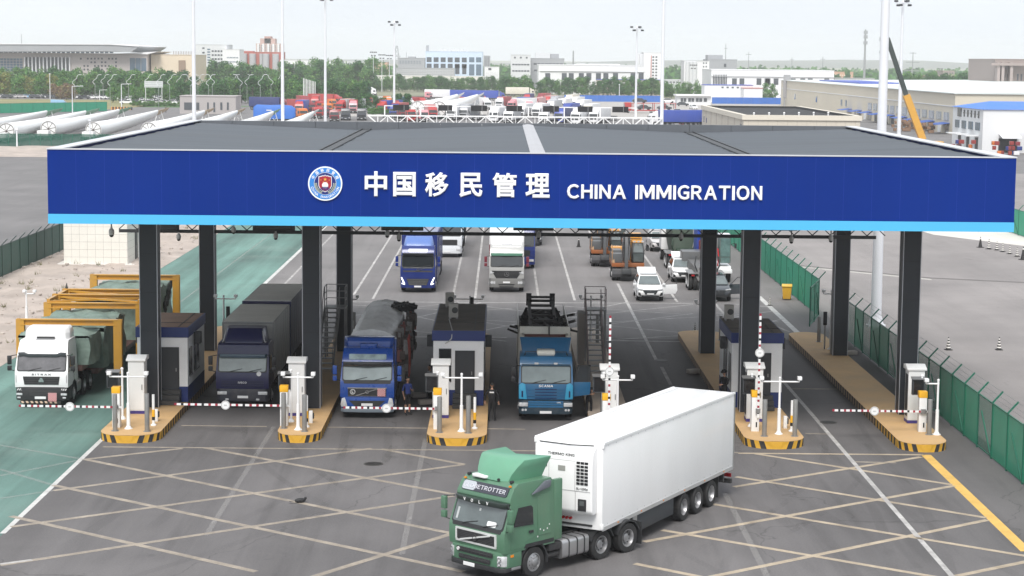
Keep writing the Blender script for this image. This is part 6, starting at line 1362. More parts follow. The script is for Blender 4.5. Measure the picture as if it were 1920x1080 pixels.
P_or = paint('excavator_orange', (.40,.15,.04), .55, .6); P_dg = paint('excavator_grey', (.10,.105,.11), .3, .5); P_oy = paint('excavator_amber', (.60,.27,.03), .3, .5)
def excavator(label, x, y):
    t = thing('wheeled_excavator', label, 'excavator', (x, y, 0), 0, 'wheeled excavators facing the canopy')
    mb = MB(); mb.prism([(.05,.30),(-.04,.55),(.0,.95),(.08,.95),(.10,.30)], 'x', -1.22, 1.22); mb.build('dozer_blade', pm('blade_grey', (.085,.085,.09), .55, .2, .15, 2, dirt=.4), t, bevel=.015)
    mb = MB(); mb.box(-.5,.5,.1,3.6,.55,1.0); mb.box(-1.15,1.15,.5,.8,.95,1.05); mb.build('undercarriage', P_dg, t, bevel=.03)
    for yy in (.75,3.1):
        for sd in (-1,1):
            for k in (0,1): wheel(t, sd*(.70+.34*k), yy, .50, .30, False)
    mb = MB(); mb.prism([(-1.22,.3),(-1.22,3.9),(1.22,3.9),(1.22,.3),(.4,.2),(-.4,.2)], 'z', 1.05, 1.35); mb.build('turntable_deck', paint('deck_rust', (.30,.09,.02), .5, .6), t, bevel=.04)
    mb = MB(); mb.box(-1.2,-.42,.35,1.5,1.36,2.05); mb.build('toolbox', P_dg, t, bevel=.05)
    mb = MB(); mb.box(-1.2,-.40,1.7,3.8,1.36,2.2); mb.build('engine_cover', P_dg, t, bevel=.08)
    mb = MB(); mb.box(-1.2,1.2,3.2,4.2,1.2,2.3); mb.build('counterweight', P_oy, t, bevel=.15)
    mb = MB(); mb.loft([[(.30,.45,1.36),(1.2,.45,1.36),(1.2,2.1,1.36),(.30,2.1,1.36)],[(.30,.38,2.1),(1.22,.38,2.1),(1.22,2.15,2.1),(.30,2.15,2.1)],[(.36,.65,2.85),(1.14,.65,2.85),(1.14,2.1,2.85),(.36,2.1,2.85)]]); cb = mb.build('cab', M_dark, t, bevel=.05)
    mb = MB(); mb.add([(.40,.36,2.15),(1.12,.36,2.15),(1.06,.62,2.78),(.44,.62,2.78)], [(0,1,2,3)]); mb.add([(.40,.42,1.45),(1.12,.42,1.45),(1.14,.37,2.08),(.38,.37,2.08)], [(0,1,2,3)]); mb.build('windscreen', M_glass, cb)
    mb = MB(); mb.box(.34,1.16,.6,2.12,2.85,2.94); mb.build('cab_roof', P_oy, cb, bevel=.03); mb = MB(); mb.box(-.15,1.15,2.3,4.0,2.3,3.35); mb.build('rear_hood', P_oy, t, bevel=.06); mb = MB(); [mb.box(-.05,1.05,2.29,2.3,2.5+.16*q,2.56+.16*q) for q in range(5)]; mb.build('hood_louvre', M_dark, t); mb = MB(); mb.prism([(1.36,.36),(2.0,.36),(1.36,1.5)], 'x', -1.28, -1.22) if 0 else mb.add([(-1.22,.34,1.36),(-1.0,.30,1.36),(-1.18,.5,2.6),(-1.22,.5,2.6)], [(0,1,2,3)]); mb.box(-1.24,-1.20,.3,1.4,2.05,2.1); mb.tube([(-1.2,.3,1.4),(-1.2,.3,2.6),(-1.2,1.4,2.6)], .03, 6); mb.build('side_rail', pm('rail_tan', (.45,.28,.16), .6), t); mb = MB(); [mb.cbox((x_,.28,2.98),(.16,.08,.12)) for x_ in (.45,.75,1.05)]; mb.build('work_lamp', M_lamp, cb)
    mb = MB(); mb.prism([(.5,1.4),(.35,2.2),(-.15,3.4),(.15,3.75),(.55,3.4),(.75,2.2),(.95,1.4)], 'x', -.34, .0); mb.build('boom', P_dg, t, bevel=.05)
    mb = MB(); mb.prism([(-.15,3.7),(-.55,2.4),(-.45,1.0),(-.22,1.0),(-.15,2.4),(.15,3.4)], 'x', -.30, -.04); mb.build('stick', P_dg, t, bevel=.04)
    mb = MB(); mb.prism([(-.5,1.0),(-.6,.6),(-.2,.4),(.1,.62),(-.15,1.05)], 'x', -.5, .2); mb.build('bucket', M_dark, t, bevel=.04)
    for a, b in (((-.42,.4,1.6),(-.42,-.1,3.2)),((.06,.4,1.6),(.06,-.1,3.2))):
        mb = MB(); mb.cyl(a,b,.075,None,10); mb.cyl(b,(b[0],b[1]-.05,b[2]+.4),.045,None,8); mb.build('hydraulic_ram', M_chrome, t)
    mb = MB(); mb.tube([(-.35,-.1,3.3),(-.5,-.45,2.6),(-.45,-.5,1.6)],.03,5); mb.tube([(.0,-.1,3.3),(.12,-.45,2.6),(.05,-.5,1.6)],.03,5); mb.build('hoses', M_black, t)
    for sd in (-1,1): mb = MB(); mb.tube([(sd*1.15,.3,2.2),(sd*1.4,.25,2.6)],.02,5); mb.cbox((sd*1.42,.2,2.45),(.2,.05,.34)); mb.build('mirror', M_black, t)
excavator('orange wheeled excavator with a dozer blade, nearest behind the canopy', 9.45, 148.3)
excavator('orange wheeled excavator half hidden behind the nearest one', 8.35, 158.5)
excavator('orange wheeled excavator at the back of the row', 9.3, 169)

def chassis_truck(label, x, y, body, rimm, machine, hz=1.0):
    t = thing('lorry_chassis', label, 'lorry', (x, y, 0), 0)
    M_wr = [rimm, M_hub]
    for sd in (-1,1):
        for yy in (.6,2.0):
            for k in (0,1): wheel(t, sd*(.80+.36*k), yy, .56, .30, True, rimmats=M_wr)
        mb = MB(); mb.box(sd*.62,sd*1.34,.0,2.7,1.22,1.27); mb.box(sd*1.30,sd*1.34,.0,.10,.5,1.22); mb.build('mudguard', pm('guard_steel', (.25,.25,.25), .5, .3, .1, 2), t)
    mb = MB(); mb.box(-.45,-.33,0,9,.75,1.1); mb.box(.33,.45,0,9,.75,1.1)
    for k in range(8): mb.box(-.33,.33,.1+1.1*k,.2+1.1*k,.8,1.0)
    mb.build('chassis_frame', M_chassis, t)
    mb = MB(); mb.loft([[(-a,y0,z),(a,y0,z),(a,6.5,z),(-a,6.5,z)] for a,y0,z in ((.42,.0,.45),(.62,-.1,.45+.55*hz),(.75,.0,.45+1.15*hz),(.85,.3,.45+1.75*hz),(.80,.5,.45+2.85*hz))]); mb.build('machinery_body', body, t, bevel=.06)
    mb = MB()
    for k in range(4): mb.box(-.55,.55,-.14,.0,.7+.28*k,.82+.28*k)
    mb.cyl((-.5,-.15,1.5),(.5,-.15,1.5),.12,None,10); mb.tube([(-.7,.0,1.4),(-.9,-.1,1.9),(-.8,.1,2.5)],.05,6); mb.tube([(.7,.0,1.4),(.9,-.1,1.9),(.8,.1,2.5)],.05,6); mb.build('rear_fittings', machine, t)
    mb = MB(); mb.box(-1.2,1.2,6.8,8.8,.9,3.0 if hz == 1 else 2.2); mb.build('cab', P_white if hz == 1 else P_dg, t, bevel=.1)
    for sd in (-1,1): wheel(t, sd*1.05, 7.6, .52, .3)
    for sd in (-1,1): mb = MB(); mb.cbox((sd*1.0,-.02,1.12),(.22,.05,.10)); mb.build('rear_light', M_red, t)
    return t
chassis_truck('dark green lorry chassis seen from behind with pairs of white rimmed wheels', 14.35, 157.5, pm('machine_green', (.018,.04,.022), .6, 0, .3, 2, dirt=.3, dcol=(.05,.05,.04)), M_white, pm('machine_dgreen', (.02,.045,.025), .5))
chassis_truck('white topped lorry chassis half hidden behind the third rear column', 14.75, 142.5, pm('machine_grey', (.10,.10,.10), .6, 0, .4, 3, dirt=.3), M_white, M_black, .42)
# crane cab
t = thing('mobile_crane', 'mobile crane with a narrow glass operator cab beside the dark grey car', 'crane', (15.9, 147.5, 0))
for sd in (-1,1):
    for yy in (1.0,3.2,5.2): wheel(t, sd*1.0, yy, .58, .4, False)
mb = MB(); mb.box(-1.2,1.2,.3,6.5,.7,1.25); mb.box(-1.25,1.25,-.05,.3,.75,1.05); mb.build('carrier', P_white, t, bevel=.05)
mb = MB(); mb.loft([[(.30,.3,z),(1.15,.3,z),(1.15,1.9,z),(.30,1.9,z)] for z in (1.5,2.0)]+[[(.34,.38,3.5),(1.11,.38,3.5),(1.11,1.9,3.5),(.34,1.9,3.5)]]); cb = mb.build('operator_cab', pm('cab_frame', (.10,.13,.12), .5), t, bevel=.05)
mb = MB(); mb.box(.38,1.07,.27,.30,1.98,3.35); mb.box(.42,1.05,.25,.28,1.5,1.92); mb.build('windscreen', pm('crane_glass', (.12,.20,.19), .08, 0, .4, 2, spec=.9, coat=.5), cb)
mb = MB(); mb.box(.30,1.15,.34,1.95,3.5,3.62); mb.build('cab_roof', P_white, cb, bevel=.04)
mb = MB(); mb.bar((-.35,-.2,2.2),(-.35,8,3.6),.55); mb.build('boom', pm('boom_dark', (.03,.03,.035), .5, 0, .2, 2), t)
mb = MB(); mb.tube([(-.1,0,1.3),(.0,-.15,2.0),(.05,.1,2.7)],.06,6); mb.tube([(.15,0,1.3),(.2,-.1,2.0),(.15,.1,2.6)],.05,6); mb.build('hoses', M_red, t)
mb = MB(); mb.box(-.9,.25,5.0,8.0,1.25,3.9); mb.build('engine_cover', pm('crane_blue', (.02,.06,.33), .4, 0, .1, 1), t, bevel=.08)
mb = MB(); mb.box(-.8,.2,4.4,5.0,1.3,2.8); mb.build('winch', pm('winch_red', (.16,.02,.015), .5, 0, .2, 2), t, bevel=.06)
mb = MB(); mb.tube([(1.15,.3,2.9),(1.45,.2,3.0)],.02,5); mb.cbox((1.48,.18,2.8),(.16,.06,.36)); mb.build('mirror', M_black, t)

# ================================================================== people
M_skin = pm('skin', (.42,.24,.16), .55, 0, .06, 8); M_hair = pm('hair_black', (.012,.010,.009), .7, 0, .2, 20)
def person(label, x, y, z, rz, shirt, trousers, J=None, sleeve='short', shorts=False, shoes=None, hat=None, vest=None, H=1.74, head_tilt=0.):
    """one skinned figure: joints first, then clothes by region of the same surface"""
    t = thing('person', label, 'person', (x, y, z), rz)
    j = {'pel':(0,0,.93),'waist':(0,.01,1.08),'chest':(0,.0,1.30),'neck':(0,.01,1.46),'head0':(0,.0,1.53),
         'hipL':(-.10,0,.90),'hipR':(.10,0,.90),'kneeL':(-.11,-.01,.50),'kneeR':(.11,-.01,.50),'ankL':(-.11,.03,.09),'ankR':(.11,.03,.09),'toeL':(-.13,-.15,.04),'toeR':(.13,-.15,.04),
         'shL':(-.19,.01,1.40),'shR':(.19,.01,1.40),'elL':(-.25,.03,1.12),'elR':(.25,.03,1.12),'wrL':(-.25,-.06,.87),'wrR':(.25,-.06,.87)}
    if J: j.update(J)
    r = {'pel':(.145,.11),'waist':(.125,.095),'chest':(.155,.11),'neck':(.056,.058),'head0':(.05,.055),'hipL':(.088,.09),'hipR':(.088,.09),'kneeL':(.062,.064),'kneeR':(.062,.064),'ankL':(.042,.045),'ankR':(.042,.045),'toeL':(.042,.03),'toeR':(.042,.03),
         'shL':(.062,.062),'shR':(.062,.062),'elL':(.044,.044),'elR':(.044,.044),'wrL':(.030,.027),'wrR':(.030,.027)}
    k = H/1.74; names = list(j); V = [Vector(j[n])*k for n in names]; RR = [r[n] for n in names]; I = {n:i for i, n in enumerate(names)}
    E = [('pel','waist'),('waist','chest'),('chest','neck'),('neck','head0'),('pel','hipL'),('pel','hipR'),('hipL','kneeL'),('hipR','kneeR'),('kneeL','ankL'),('kneeR','ankR'),('ankL','toeL'),('ankR','toeR'),('chest','shL'),('chest','shR'),('shL','elL'),('shR','elR'),('elL','wrL'),('elR','wrR')]
    E = [(I[a], I[b]) for a, b in E]
    for s in 'LR':
        el, wr = V[I['el'+s]], V[I['wr'+s]]; d = (wr-el).normalized(); side = d.cross(Vector((0,1,0)))
        side = side.normalized() if side.length > .1 else Vector((1,0,0)); palm = wr+d*.07; up = d.cross(side)
        V.append(palm); RR.append((.036,.020)); ip = len(V)-1; E.append((I['wr'+s], ip))
        for q, ln in ((-.030,.070),(-.010,.085),(.011,.080),(.031,.062)):
            b = palm+side*q+d*.035; V.append(b); RR.append((.009,.009)); i0 = len(V)-1; E.append((ip, i0))
            V.append(b+d*ln*.5-up*.008); RR.append((.0085,.0085)); V.append(b+d*ln*.9-up*.028); RR.append((.007,.007)); E += [(i0,i0+1),(i0+1,i0+2)]
        b = wr+d*.04+side*.04; V.append(b); RR.append((.011,.011)); i0 = len(V)-1; E.append((ip, i0)); V.append(b+d*.045+side*.02-up*.015); RR.append((.008,.008)); E.append((i0, i0+1))
    me = bpy.data.meshes.new('body'); me.from_pydata([tuple(v) for v in V], E, []); o = bpy.data.objects.new('body', me); COL.objects.link(o)
    m = o.modifiers.new('skin','SKIN'); o.modifiers.new('sub','SUBSURF').levels = 1
    for i, sv in enumerate(me.skin_vertices[0].data): sv.radius = RR[i]; sv.use_root = (i == 0)
    dg = bpy.context.evaluated_depsgraph_get(); dg.update(); nm = bpy.data.meshes.new_from_object(o.evaluated_get(dg)); o.modifiers.clear(); o.data = nm; bpy.data.meshes.remove(me); o.parent = t
    # a head on the same surface: skull, jaw, nose, ears
    hc = Vector(j['head0'])*k+Vector((0,-.015,.105)); Xh = Matrix.Translation(hc) @ Matrix.Rotation(head_tilt,4,'X'); hm = MB()
    hm.ball((0,0,.01),(.078,.098,.118),14,10,0,Xh); hm.ball((0,-.025,-.065),(.055,.065,.055),10,7,0,Xh); hm.add([(-.014,-.094,-.005),(.014,-.094,-.005),(0,-.122,-.018),(0,-.095,.028)], [(0,2,3),(2,1,3),(0,1,2)],0,Xh)
    for s in (-1,1): hm.ball((s*.08,.005,-.005),(.012,.022,.032),6,5,0,Xh)
    bm = bmesh.new(); bm.from_mesh(nm); tmp = bpy.data.meshes.new('h'); tmp.from_pydata(hm.v, [], hm.f); bm.from_mesh(tmp); bmesh.ops.recalc_face_normals(bm, faces=bm.faces); bm.to_mesh(nm); bm.free(); bpy.data.meshes.remove(tmp)
    nm.materials.clear()
    for q in (M_skin, shirt, trousers, shoes or M_black): nm.materials.append(q)
    def seg(p, a, b): d = b-a; u = max(0, min(1, (p-a).dot(d)/d.length_squared)); return (p-a-d*u).length, u
    bones = [(n1, n2, Vector(j[n1])*k, Vector(j[n2])*k) for n1, n2 in (('pel','waist'),('waist','chest'),('chest','neck'),('hipL','kneeL'),('hipR','kneeR'),('kneeL','ankL'),('kneeR','ankR'),('ankL','toeL'),('ankR','toeR'),('chest','shL'),('chest','shR'),('shL','elL'),('shR','elR'),('elL','wrL'),('elR','wrR'))]
    nh = Vector(j['neck'])*k
    for p in nm.polygons:
        c = p.center; p.use_smooth = True
        if c.z > nh.z-.005 and (c.xy-nh.xy).length < .16: p.material_index = 0; continue
        dd, u, b = min(((*seg(c, a, bb), (n1, n2)) for n1, n2, a, bb in bones), key=lambda q: q[0])
        n1, n2 = b
        if n1[:2] == 'an' or (n1[:2] == 'kn' and u > .9): mi = 3
        elif n1[:2] == 'kn': mi = 0 if shorts else 2
        elif n1[:2] == 'hi': mi = 2
        elif b == ('pel','waist'): mi = 2 if c.z < Vector(j['pel']).z*k+.03 else 1
        elif n1[:2] == 'el': mi = 0 if (sleeve == 'short' or u > .92) else 1
        else: mi = 1
        p.material_index = mi
    for v_ in (0,):
        mb = MB(); mb.ball((0,.012,.035),(.083,.10,.105),14,8,0,Xh); mb.v = [v for v in mb.v]
        hp = mb.build('hair', M_hair, t, smooth=True)
        for v in hp.data.vertices:
            q = Xh.inverted()@v.co
            if q.y < -.02 and q.z < .075: v.co = Xh@Vector((q.x*.8, max(q.y,-.055), q.z))
    mb = MB()
    for s in (-1,1): mb.ball((s*.03,-.092,.012),(.010,.006,.006),6,4,0,Xh)
    mb.build('eyes', M_seam, t); mb = MB(); mb.ball((0,-.088,-.052),(.022,.006,.006),6,4,0,Xh); mb.build('mouth', pm('lips', (.30,.11,.09), .5), t)
    if hat: mb = MB(); mb.lathe([(.17,.055),(.172,.065),(.10,.075),(.095,.12),(.085,.155),(0,.165)], 18, 0, Xh); mb.build('hat', hat, t, smooth=True)
    if vest:
        cz = Vector(j['chest'])*k; mb = MB(); mb.loft([[(.175*cos(a)*w, cz.y+.135*sin(a)*w, cz.z+z) for a in [2*pi*i/16 for i in range(16)]] for z, w in ((-.30,.92),(-.1,.98),(.06,1.02),(.13,.85))]); vv = mb.build('vest', vest, t, smooth=True)
        mb = MB(); mb.box(-.10,.10,cz.y+.13,cz.y+.145,cz.z-.01,cz.z+.05); mb.build('back_patch', M_plate, vv)
    return t
c_blue = pm('cloth_blue', (.03,.055,.24), .85, 0, .15, 6); c_dark = pm('cloth_dark', (.012,.012,.015), .85, 0, .2, 6); c_blk = pm('cloth_black', (.008,.008,.010), .85, 0, .2, 6); c_grey = pm('cloth_pale', (.38,.37,.38), .85, 0, .12, 6)
def at_(px, py, z=0): g = G(px, py, z); return g.x, g.y, z
p = person('person in blue shirt and dark shorts looking at a phone beside the blue lorry', *at_(764,778), R(40), c_blue, c_dark, {'elR':(.25,.02,1.13),'wrR':(.12,-.22,1.16),'elL':(-.26,.03,1.12),'wrL':(-.24,-.05,.88),'waist':(0,-.02,1.08),'chest':(0,.0,1.30)}, shorts=True, H=1.78, head_tilt=R(14))
mb = MB(); mb.box(-.04,.04,-.006,.006,-.07,.07); ph = mb.build('mobile_phone', M_dark, None, bevel=.004); w_ = p.matrix_basis @ Vector((.09,-.31,1.20)); ph.location = w_; tag(ph, 'mobile phone held by the person in the blue shirt', 'phone')
person('person in pale top standing behind the display by the middle booth', *at_(806,752), R(-60), c_grey, c_dark, {'kneeL':(-.11,-.05,.50)}, H=1.76)
person('person in black uniform and vest standing between booth and teal lorry', *at_(922,790), R(176), c_blk, c_blk, {'elL':(-.30,.03,1.14),'elR':(.30,.03,1.14),'wrL':(-.30,-.05,.90),'wrR':(.30,-.05,.90),'ankL':(-.15,.03,.09),'ankR':(.15,.03,.09)}, sleeve='long', vest=pm('vest_black', (.012,.013,.016), .8, 0, .2, 6), H=1.8)
person('person in black standing by the open door of the teal lorry, hand raised to chest', *at_(1104,785), R(25), c_dark, c_blk, {'elR':(.25,-.02,1.13),'wrR':(.06,-.22,1.27),'elL':(-.25,-.02,1.13),'wrL':(-.06,-.20,1.15)}, H=1.78, head_tilt=R(8))
person('person in black wearing a brimmed hat, standing beside the right hand booth', *at_(1357,765,.35), R(-50), c_blk, c_blk, {'elR':(.25,-.02,1.14),'wrR':(.08,-.22,1.12),'elL':(-.25,-.02,1.14),'wrL':(-.05,-.22,1.10)}, sleeve='long', hat=c_dark, H=1.78, head_tilt=R(18))
# ================================================================== behind the canopy: masts, gantry, yard, trees, town
M_mast = pm('mast_white', (.72,.73,.76), .4, 0, .03, 1)
def mast(px, Y, h, r0, r1, label, heads=6, x=None):
    x = P(px, 200, Y).x if x is None else x; t = thing('light_mast', label, 'light mast', (x, Y, 0), 0, 'tall white light masts')
    mb = MB(); mb.cyl((0,0,0),(0,0,h),r0,r1,20); mb.build('mast_pole', M_mast, t, smooth=True)
    mb = MB(); mb.cyl((0,0,0),(0,0,.12),r0*1.8,None,20); mb.lathe([(r0*1.5,.12),(r0*1.02,.7)],8); mb.build('base', M_mast, t)
    mb = MB(); mb.lathe([(1.5,h-.05),(1.6,h-.05),(1.6,h+.08),(1.5,h+.08)],20,close=True)
    for k in range(4): a = k*pi/2; mb.bar((0,0,h),(1.55*cos(a),1.55*sin(a),h),.08)
    mb.cyl((0,0,h),(0,0,h+.9),.35,.15,10); mb.build('lamp_ring', M_mast, t)
    for k in range(heads):
        a = 2*pi*k/heads; mb = MB(); mb.cbox((1.5*cos(a),1.5*sin(a),h-.15+(.55 if k%2 else -.35)),(.8,.8,.45)); mb.build('floodlight', M_dark, t, bevel=.08)
    return t
g = G(1642,612)
mast(0, g.y, 31, .34, .22, 'thick white mast rising from the side yard behind the right hand fence', x=g.x)
for a in ((364,318,31,.36,.24,'white mast above the left end of the canopy roof'),(530,400,31,.36,.24,'white mast behind the blue covered load'),(610,478,30.5,.36,.24,'white mast with dark lamp ring at the top edge, left of centre'),(739,588,26.5,.36,.22,'white mast with lamp ring above the far yard, left of the pale blue office'),
          (1192,560,25.2,.36,.22,'white mast with lamp ring right of the long white warehouse'),(1241,300,31,.30,.22,'white mast over the right half of the canopy roof'),(1687,445,29.6,.45,.28,'white mast with lamp ring beside the leaning crane boom')): mast(*a)
# lower lamp posts with twin heads
def lamp_post(px, py, pt, label, kind='twin'):
    g = G(px, py); h = 16.5-(pt-(110-8.9+.0094*px))*g.y/FPX; t = thing('lamp_post', label, 'lamp post', (g.x, g.y, 0), 0, 'lamp posts across the far yard')
    mb = MB(); mb.cyl((0,0,0),(0,0,h),.16,.10,8); mb.build('pole', M_mast, t)
    if kind == 'twin':
        mb = MB(); mb.bar((-1.5,0,h),(1.5,0,h),.15); mb.bar((-.9,0,h-1.6),(.9,0,h-1.6),.15)
        for x, z in ((-1.4,h),(-.5,h),(.5,h),(1.4,h),(-.8,h-1.6),(.8,h-1.6)): mb.cbox((x,-.2,z),(.7,.6,.5))
        mb.build('lamp_head', M_dark, t)
    elif kind == 'arm': mb = MB(); mb.bar((0,0,h),(2.6,0,h+.1),.14); mb.cbox((2.7,0,h+.1),(.9,.3,.15)); mb.build('lamp_arm', M_mast, t)
    elif kind == 'plain': mb = MB(); mb.cbox((0,0,h),(.5,.4,.35)); mb.build('lamp_head', M_mast, t)
    return t
for px, py, pt, l, k in ((700,171,98,'leftmost of three twin headed lamp posts left of the grey block','twin'),(716,172,103,'middle one of three twin headed lamp posts','twin'),(730,170,104,'rightmost of three twin headed lamp posts','twin'),(622,160,105,'plain pole above the tree belt','plain'),(832,170,150,'short plain pole by the white trailer','plain'),(994,172,140,'short plain pole left of the long warehouse trees','plain'),
         (1161,190,158,'pole in front of the blue hoarding','plain'),(1299,178,122,'tall pole behind the white gatehouse','twin'),(1327,177,162,'short pole by the white gatehouse','plain'),(1397,195,180,'short pole by the blue hoarding on the right','plain'),(1493,197,168,'pole right of the grey billboard pylon','plain'),(1660,158,128,'twin headed lamp right of the thick mast','twin'),(1708,160,130,'twin headed lamp post right of the crane','twin'),(1762,164,129,'twin headed lamp post in front of the dark tree row','twin'),
         (136,212,161,'white lamp post with a long arm by the green fence','arm'),(228,204,157,'white lamp post with arm near the striped barrier','arm'),(187,188,168,'small white lamp post with arm by the parked cars','arm'),(169,268,224,'white pole with a box at the second blade root','plain'),(32,277,240,'short white pole in front of the left green fence','plain'),(94,186,138,'thin grey pole in front of the fins of the big hall','plain')): lamp_post(px, py, pt, l, k)
for i, px in enumerate((140,178,193,206,241,275,297,318,335,357,371,376,391,398,438,450,463,476,488,508,521)):
    Y = 640+(i*37)%110; x = P(px,150,Y).x; H = 16.5-(139-(101+.0094*px))*Y/FPX
    t = thing('swan_neck_lamp', 'white S curved street lamp in front of the tree belt on the left', 'street lamp', (x, Y, 0), (i%2)*pi if i > 8 else 0, 'S curved street lamps')
    pts = [(0,0,0),(0,0,H*.66)]+[(-.75*sin(2*pi*k/10), 0, H*.66+H*.34*k/10) for k in range(1,9)]+[(1.1,0,H*.985),(1.7,0,H)]
    mb = MB(); mb.cyl((0,0,0),(0,0,H*.66),.08,.07,6); mb.build('pole', pm('lamp_pole_grey', (.30,.33,.31), .5), t); mb = MB(); mb.tube(pts[1:], .07, 6); mb.build('swan_neck', M_mast, t); mb = MB(); mb.cbox((1.9,0,H*.995),(.7,.25,.12)); mb.build('lamp_head', M_mast, t)

# white truss gantry with dark panels
Yg = 300; gl, gr_ = P(690,232,Yg), P(1242,236,Yg); t = thing('truss_gantry', 'long white truss gantry carrying dark display panels behind the canopy', 'gantry', ((gl.x+gr_.x)/2, Yg, 0)); w = (gr_.x-gl.x)/2; z0, z1, z2 = gl.z, gl.z+1.25, gl.z+2.15
mb = MB()
for yy in (-.5,.5):
    mb.box(-w,w,yy-.09,yy+.09,z0-.09,z0+.09); mb.box(-w,w,yy-.09,yy+.09,z1-.09,z1+.09); n = 30
    for k in range(n): a, b = -w+2*w*k/n, -w+2*w*(k+1)/n; mb.bar((a,yy,z0),(b,yy,z1),.12) if k%2 else mb.bar((a,yy,z1),(b,yy,z0),.12); mb.bar((b,yy,z0),(b,yy,z1),.08)
mb.build('truss', M_white, t)
mb = MB(); mb.box(-w+2.5,w-4,-.06,.06,z2+.5,z2+.64)
for k in range(8): x = -w+2.5+(2*w-6.5)*k/7; mb.box(x-.09,x+.09,-.08,.08,z1,z2+.62)
mb.build('railing', M_white, t)
for k in range(9): x = -w+2*w*(k+.5)/9; mb = MB(); mb.box(x-.09,x+.09,-.3,.3,0,z0-.09) if k in (0,4,8) else mb.box(x-.05,x+.05,-.3,.3,z0-.5,z0-.09); mb.build('leg', M_white, t)
for px, wpx in ((752,30),(835,26),(898,30),(964,30),(1033,30),(1097,28),(1163,30)):
    x = P(px,208,Yg).x-t.location.x; hw = wpx*Yg/FPX/2; mb = MB(); mb.box(x-hw,x+hw,-.25,-.08,z2-.1,z2+.75); p_ = mb.build('display_panel', M_seam, t); mb = MB(); mb.box(x+hw*.35,x+hw*.42,-.27,-.25,z2-.05,z2+.7); mb.build('panel_divider', M_steel, p_)

# ------------------------------------------------------------ wind turbine blades
M_bl = pm('blade_white', (.80,.80,.79), .35, 0, .03, .2, dirt=.08, dcol=(.5,.5,.47)); M_ring = pm('root_ring', (.16,.14,.13), .6, .2, .2, 2); M_cov_g = pm('tip_cover_green', (.20,.36,.24), .8, 0, .15, .5, bump=.5); M_cov_o = pm('tip_cover_tan', (.50,.38,.25), .8, 0, .15, .5, bump=.5)
M_frame_g = pm('stand_green', (.015,.10,.065), .6, 0, .1, 1)
def blade(x, y, label, L=86, cov=M_cov_g, D=3.0, rz=0, zc=2.15, lift=1.9):
    t = thing('turbine_blade', label, 'turbine blade', (x, y, 0), rz, 'wind turbine blades laid out on the left'); n = 20
    secs = []
    for (s, w, h, tw) in ((0,D/2,D/2,0),(.02,D/2,D/2,0),(.08,D*.52,D*.5,.1),(.18,D*.60,D*.48,.35),(.28,D*.58,D*.44,.6),(.42,D*.52,D*.38,.8),(.6,D*.44,D*.28,.95),(.8,D*.34,D*.14,1.0)):
        secs.append([(w*cos(2*pi*i/n)*cos(tw)-h*sin(2*pi*i/n)*sin(tw), L*s, zc+lift*s*s+w*cos(2*pi*i/n)*sin(tw)+h*sin(2*pi*i/n)*cos(tw)) for i in range(n)])
    mb = MB(); mb.loft(secs); mb.build('blade_shell', M_bl, t, smooth=True, ang=60)
    tip = []
    for (s, w, h) in ((.795,.80,.34),(.9,.62,.26),(1.0,.40,.12)): tip.append([(w*cos(2*pi*i/n)*.6, L*s, zc+lift*s*s+w*.8*cos(2*pi*i/n)+h*sin(2*pi*i/n)) for i in range(n)])
    mb = MB(); mb.loft(tip); mb.build('tip_cover', cov, t, smooth=True, ang=60)
    X = Matrix.Translation((0,-.02,zc))@Matrix.Rotation(pi/2,4,'X')
    mb = MB(); mb.lathe([(D*.50,-.25),(D*.515,-.25),(D*.515,.04),(D*.46,.04)], 28, 0, X); r_ = mb.build('root_flange', M_bl, t)
    mb = MB(); mb.cyl((0,.12,zc),(0,.16,zc),D*.47,None,28); mb.build('root_cover', pm('root_cover', (.45,.43,.41), .7, 0, .1, 1), r_)
    mb = MB(); mb.lathe([(D*.455,.03),(D*.49,.03),(D*.49,.07),(D*.455,.07)], 28, 0, X, close=True)
    for k in range(4): a = k*pi/4+.2; mb.bar((-D*.46*cos(a),-.0,zc-D*.46*sin(a)),(D*.46*cos(a),-.0,zc+D*.46*sin(a)),.10)
    mb.build('root_spokes', M_ring, r_)
    mb = MB(); mb.box(-1.9,1.9,.6,2.6,.45,.75); mb.box(-1.9,-1.5,.6,2.6,0,.5); mb.box(1.5,1.9,.6,2.6,0,.5); mb.build('root_stand', M_frame_g, t)
    mb = MB(); mb.box(-1.6,.6,-3.0,-.7,.9,1.9); mb.build('root_box', M_bl, t, bevel=.1)
    mb = MB(); mb.box(-1.9,1.0,-3.1,-.6,.5,.9); [mb.box(a,a+.2,b,b+.2,0,.5) for a in (-1.8,.7) for b in (-3.0,-.9)]; mb.build('box_stand', M_frame_g, t)
    mb = MB(); z = zc+lift*.7
    for sd in (-1,1): mb.bar((sd*1.5,L*.86,0),(sd*.35,L*.86,z+.3),.16); mb.bar((sd*1.5,L*.88,0),(-sd*.4,L*.88,z*.7),.12)
    mb.build('tip_stand', M_bl, t)
for i, (px, cov) in enumerate(((-75,M_cov_g),(12,M_cov_g),(91,M_cov_g),(175,M_cov_o),(279,M_cov_o),(352,M_cov_o),(430,M_cov_g),(520,M_bl))):
    Y = 384+(i%3)*2-(12 if i < 2 else 0); x = P(px, 243, Y).x
    blade(x, Y, ('white blade at the far left, mostly cut by the frame','white blade left of the first visible round root','blade whose round spoked root is leftmost in full view','blade whose round root stands behind the white pole','blade with its root just above the canopy edge','blade with tan tip beside the left mast','blade with green tip below the grey small building','blade tip in front of the blue covered load')[i], cov=cov)
for px, l in ((783,'left of two blade roots standing in the far yard'),(823,'right of two blade roots standing in the far yard')):
    Y = 545; blade(P(px,195,Y).x, Y, l, L=48, cov=M_bl, D=4.2, rz=R(-14), zc=2.7, lift=3.5)
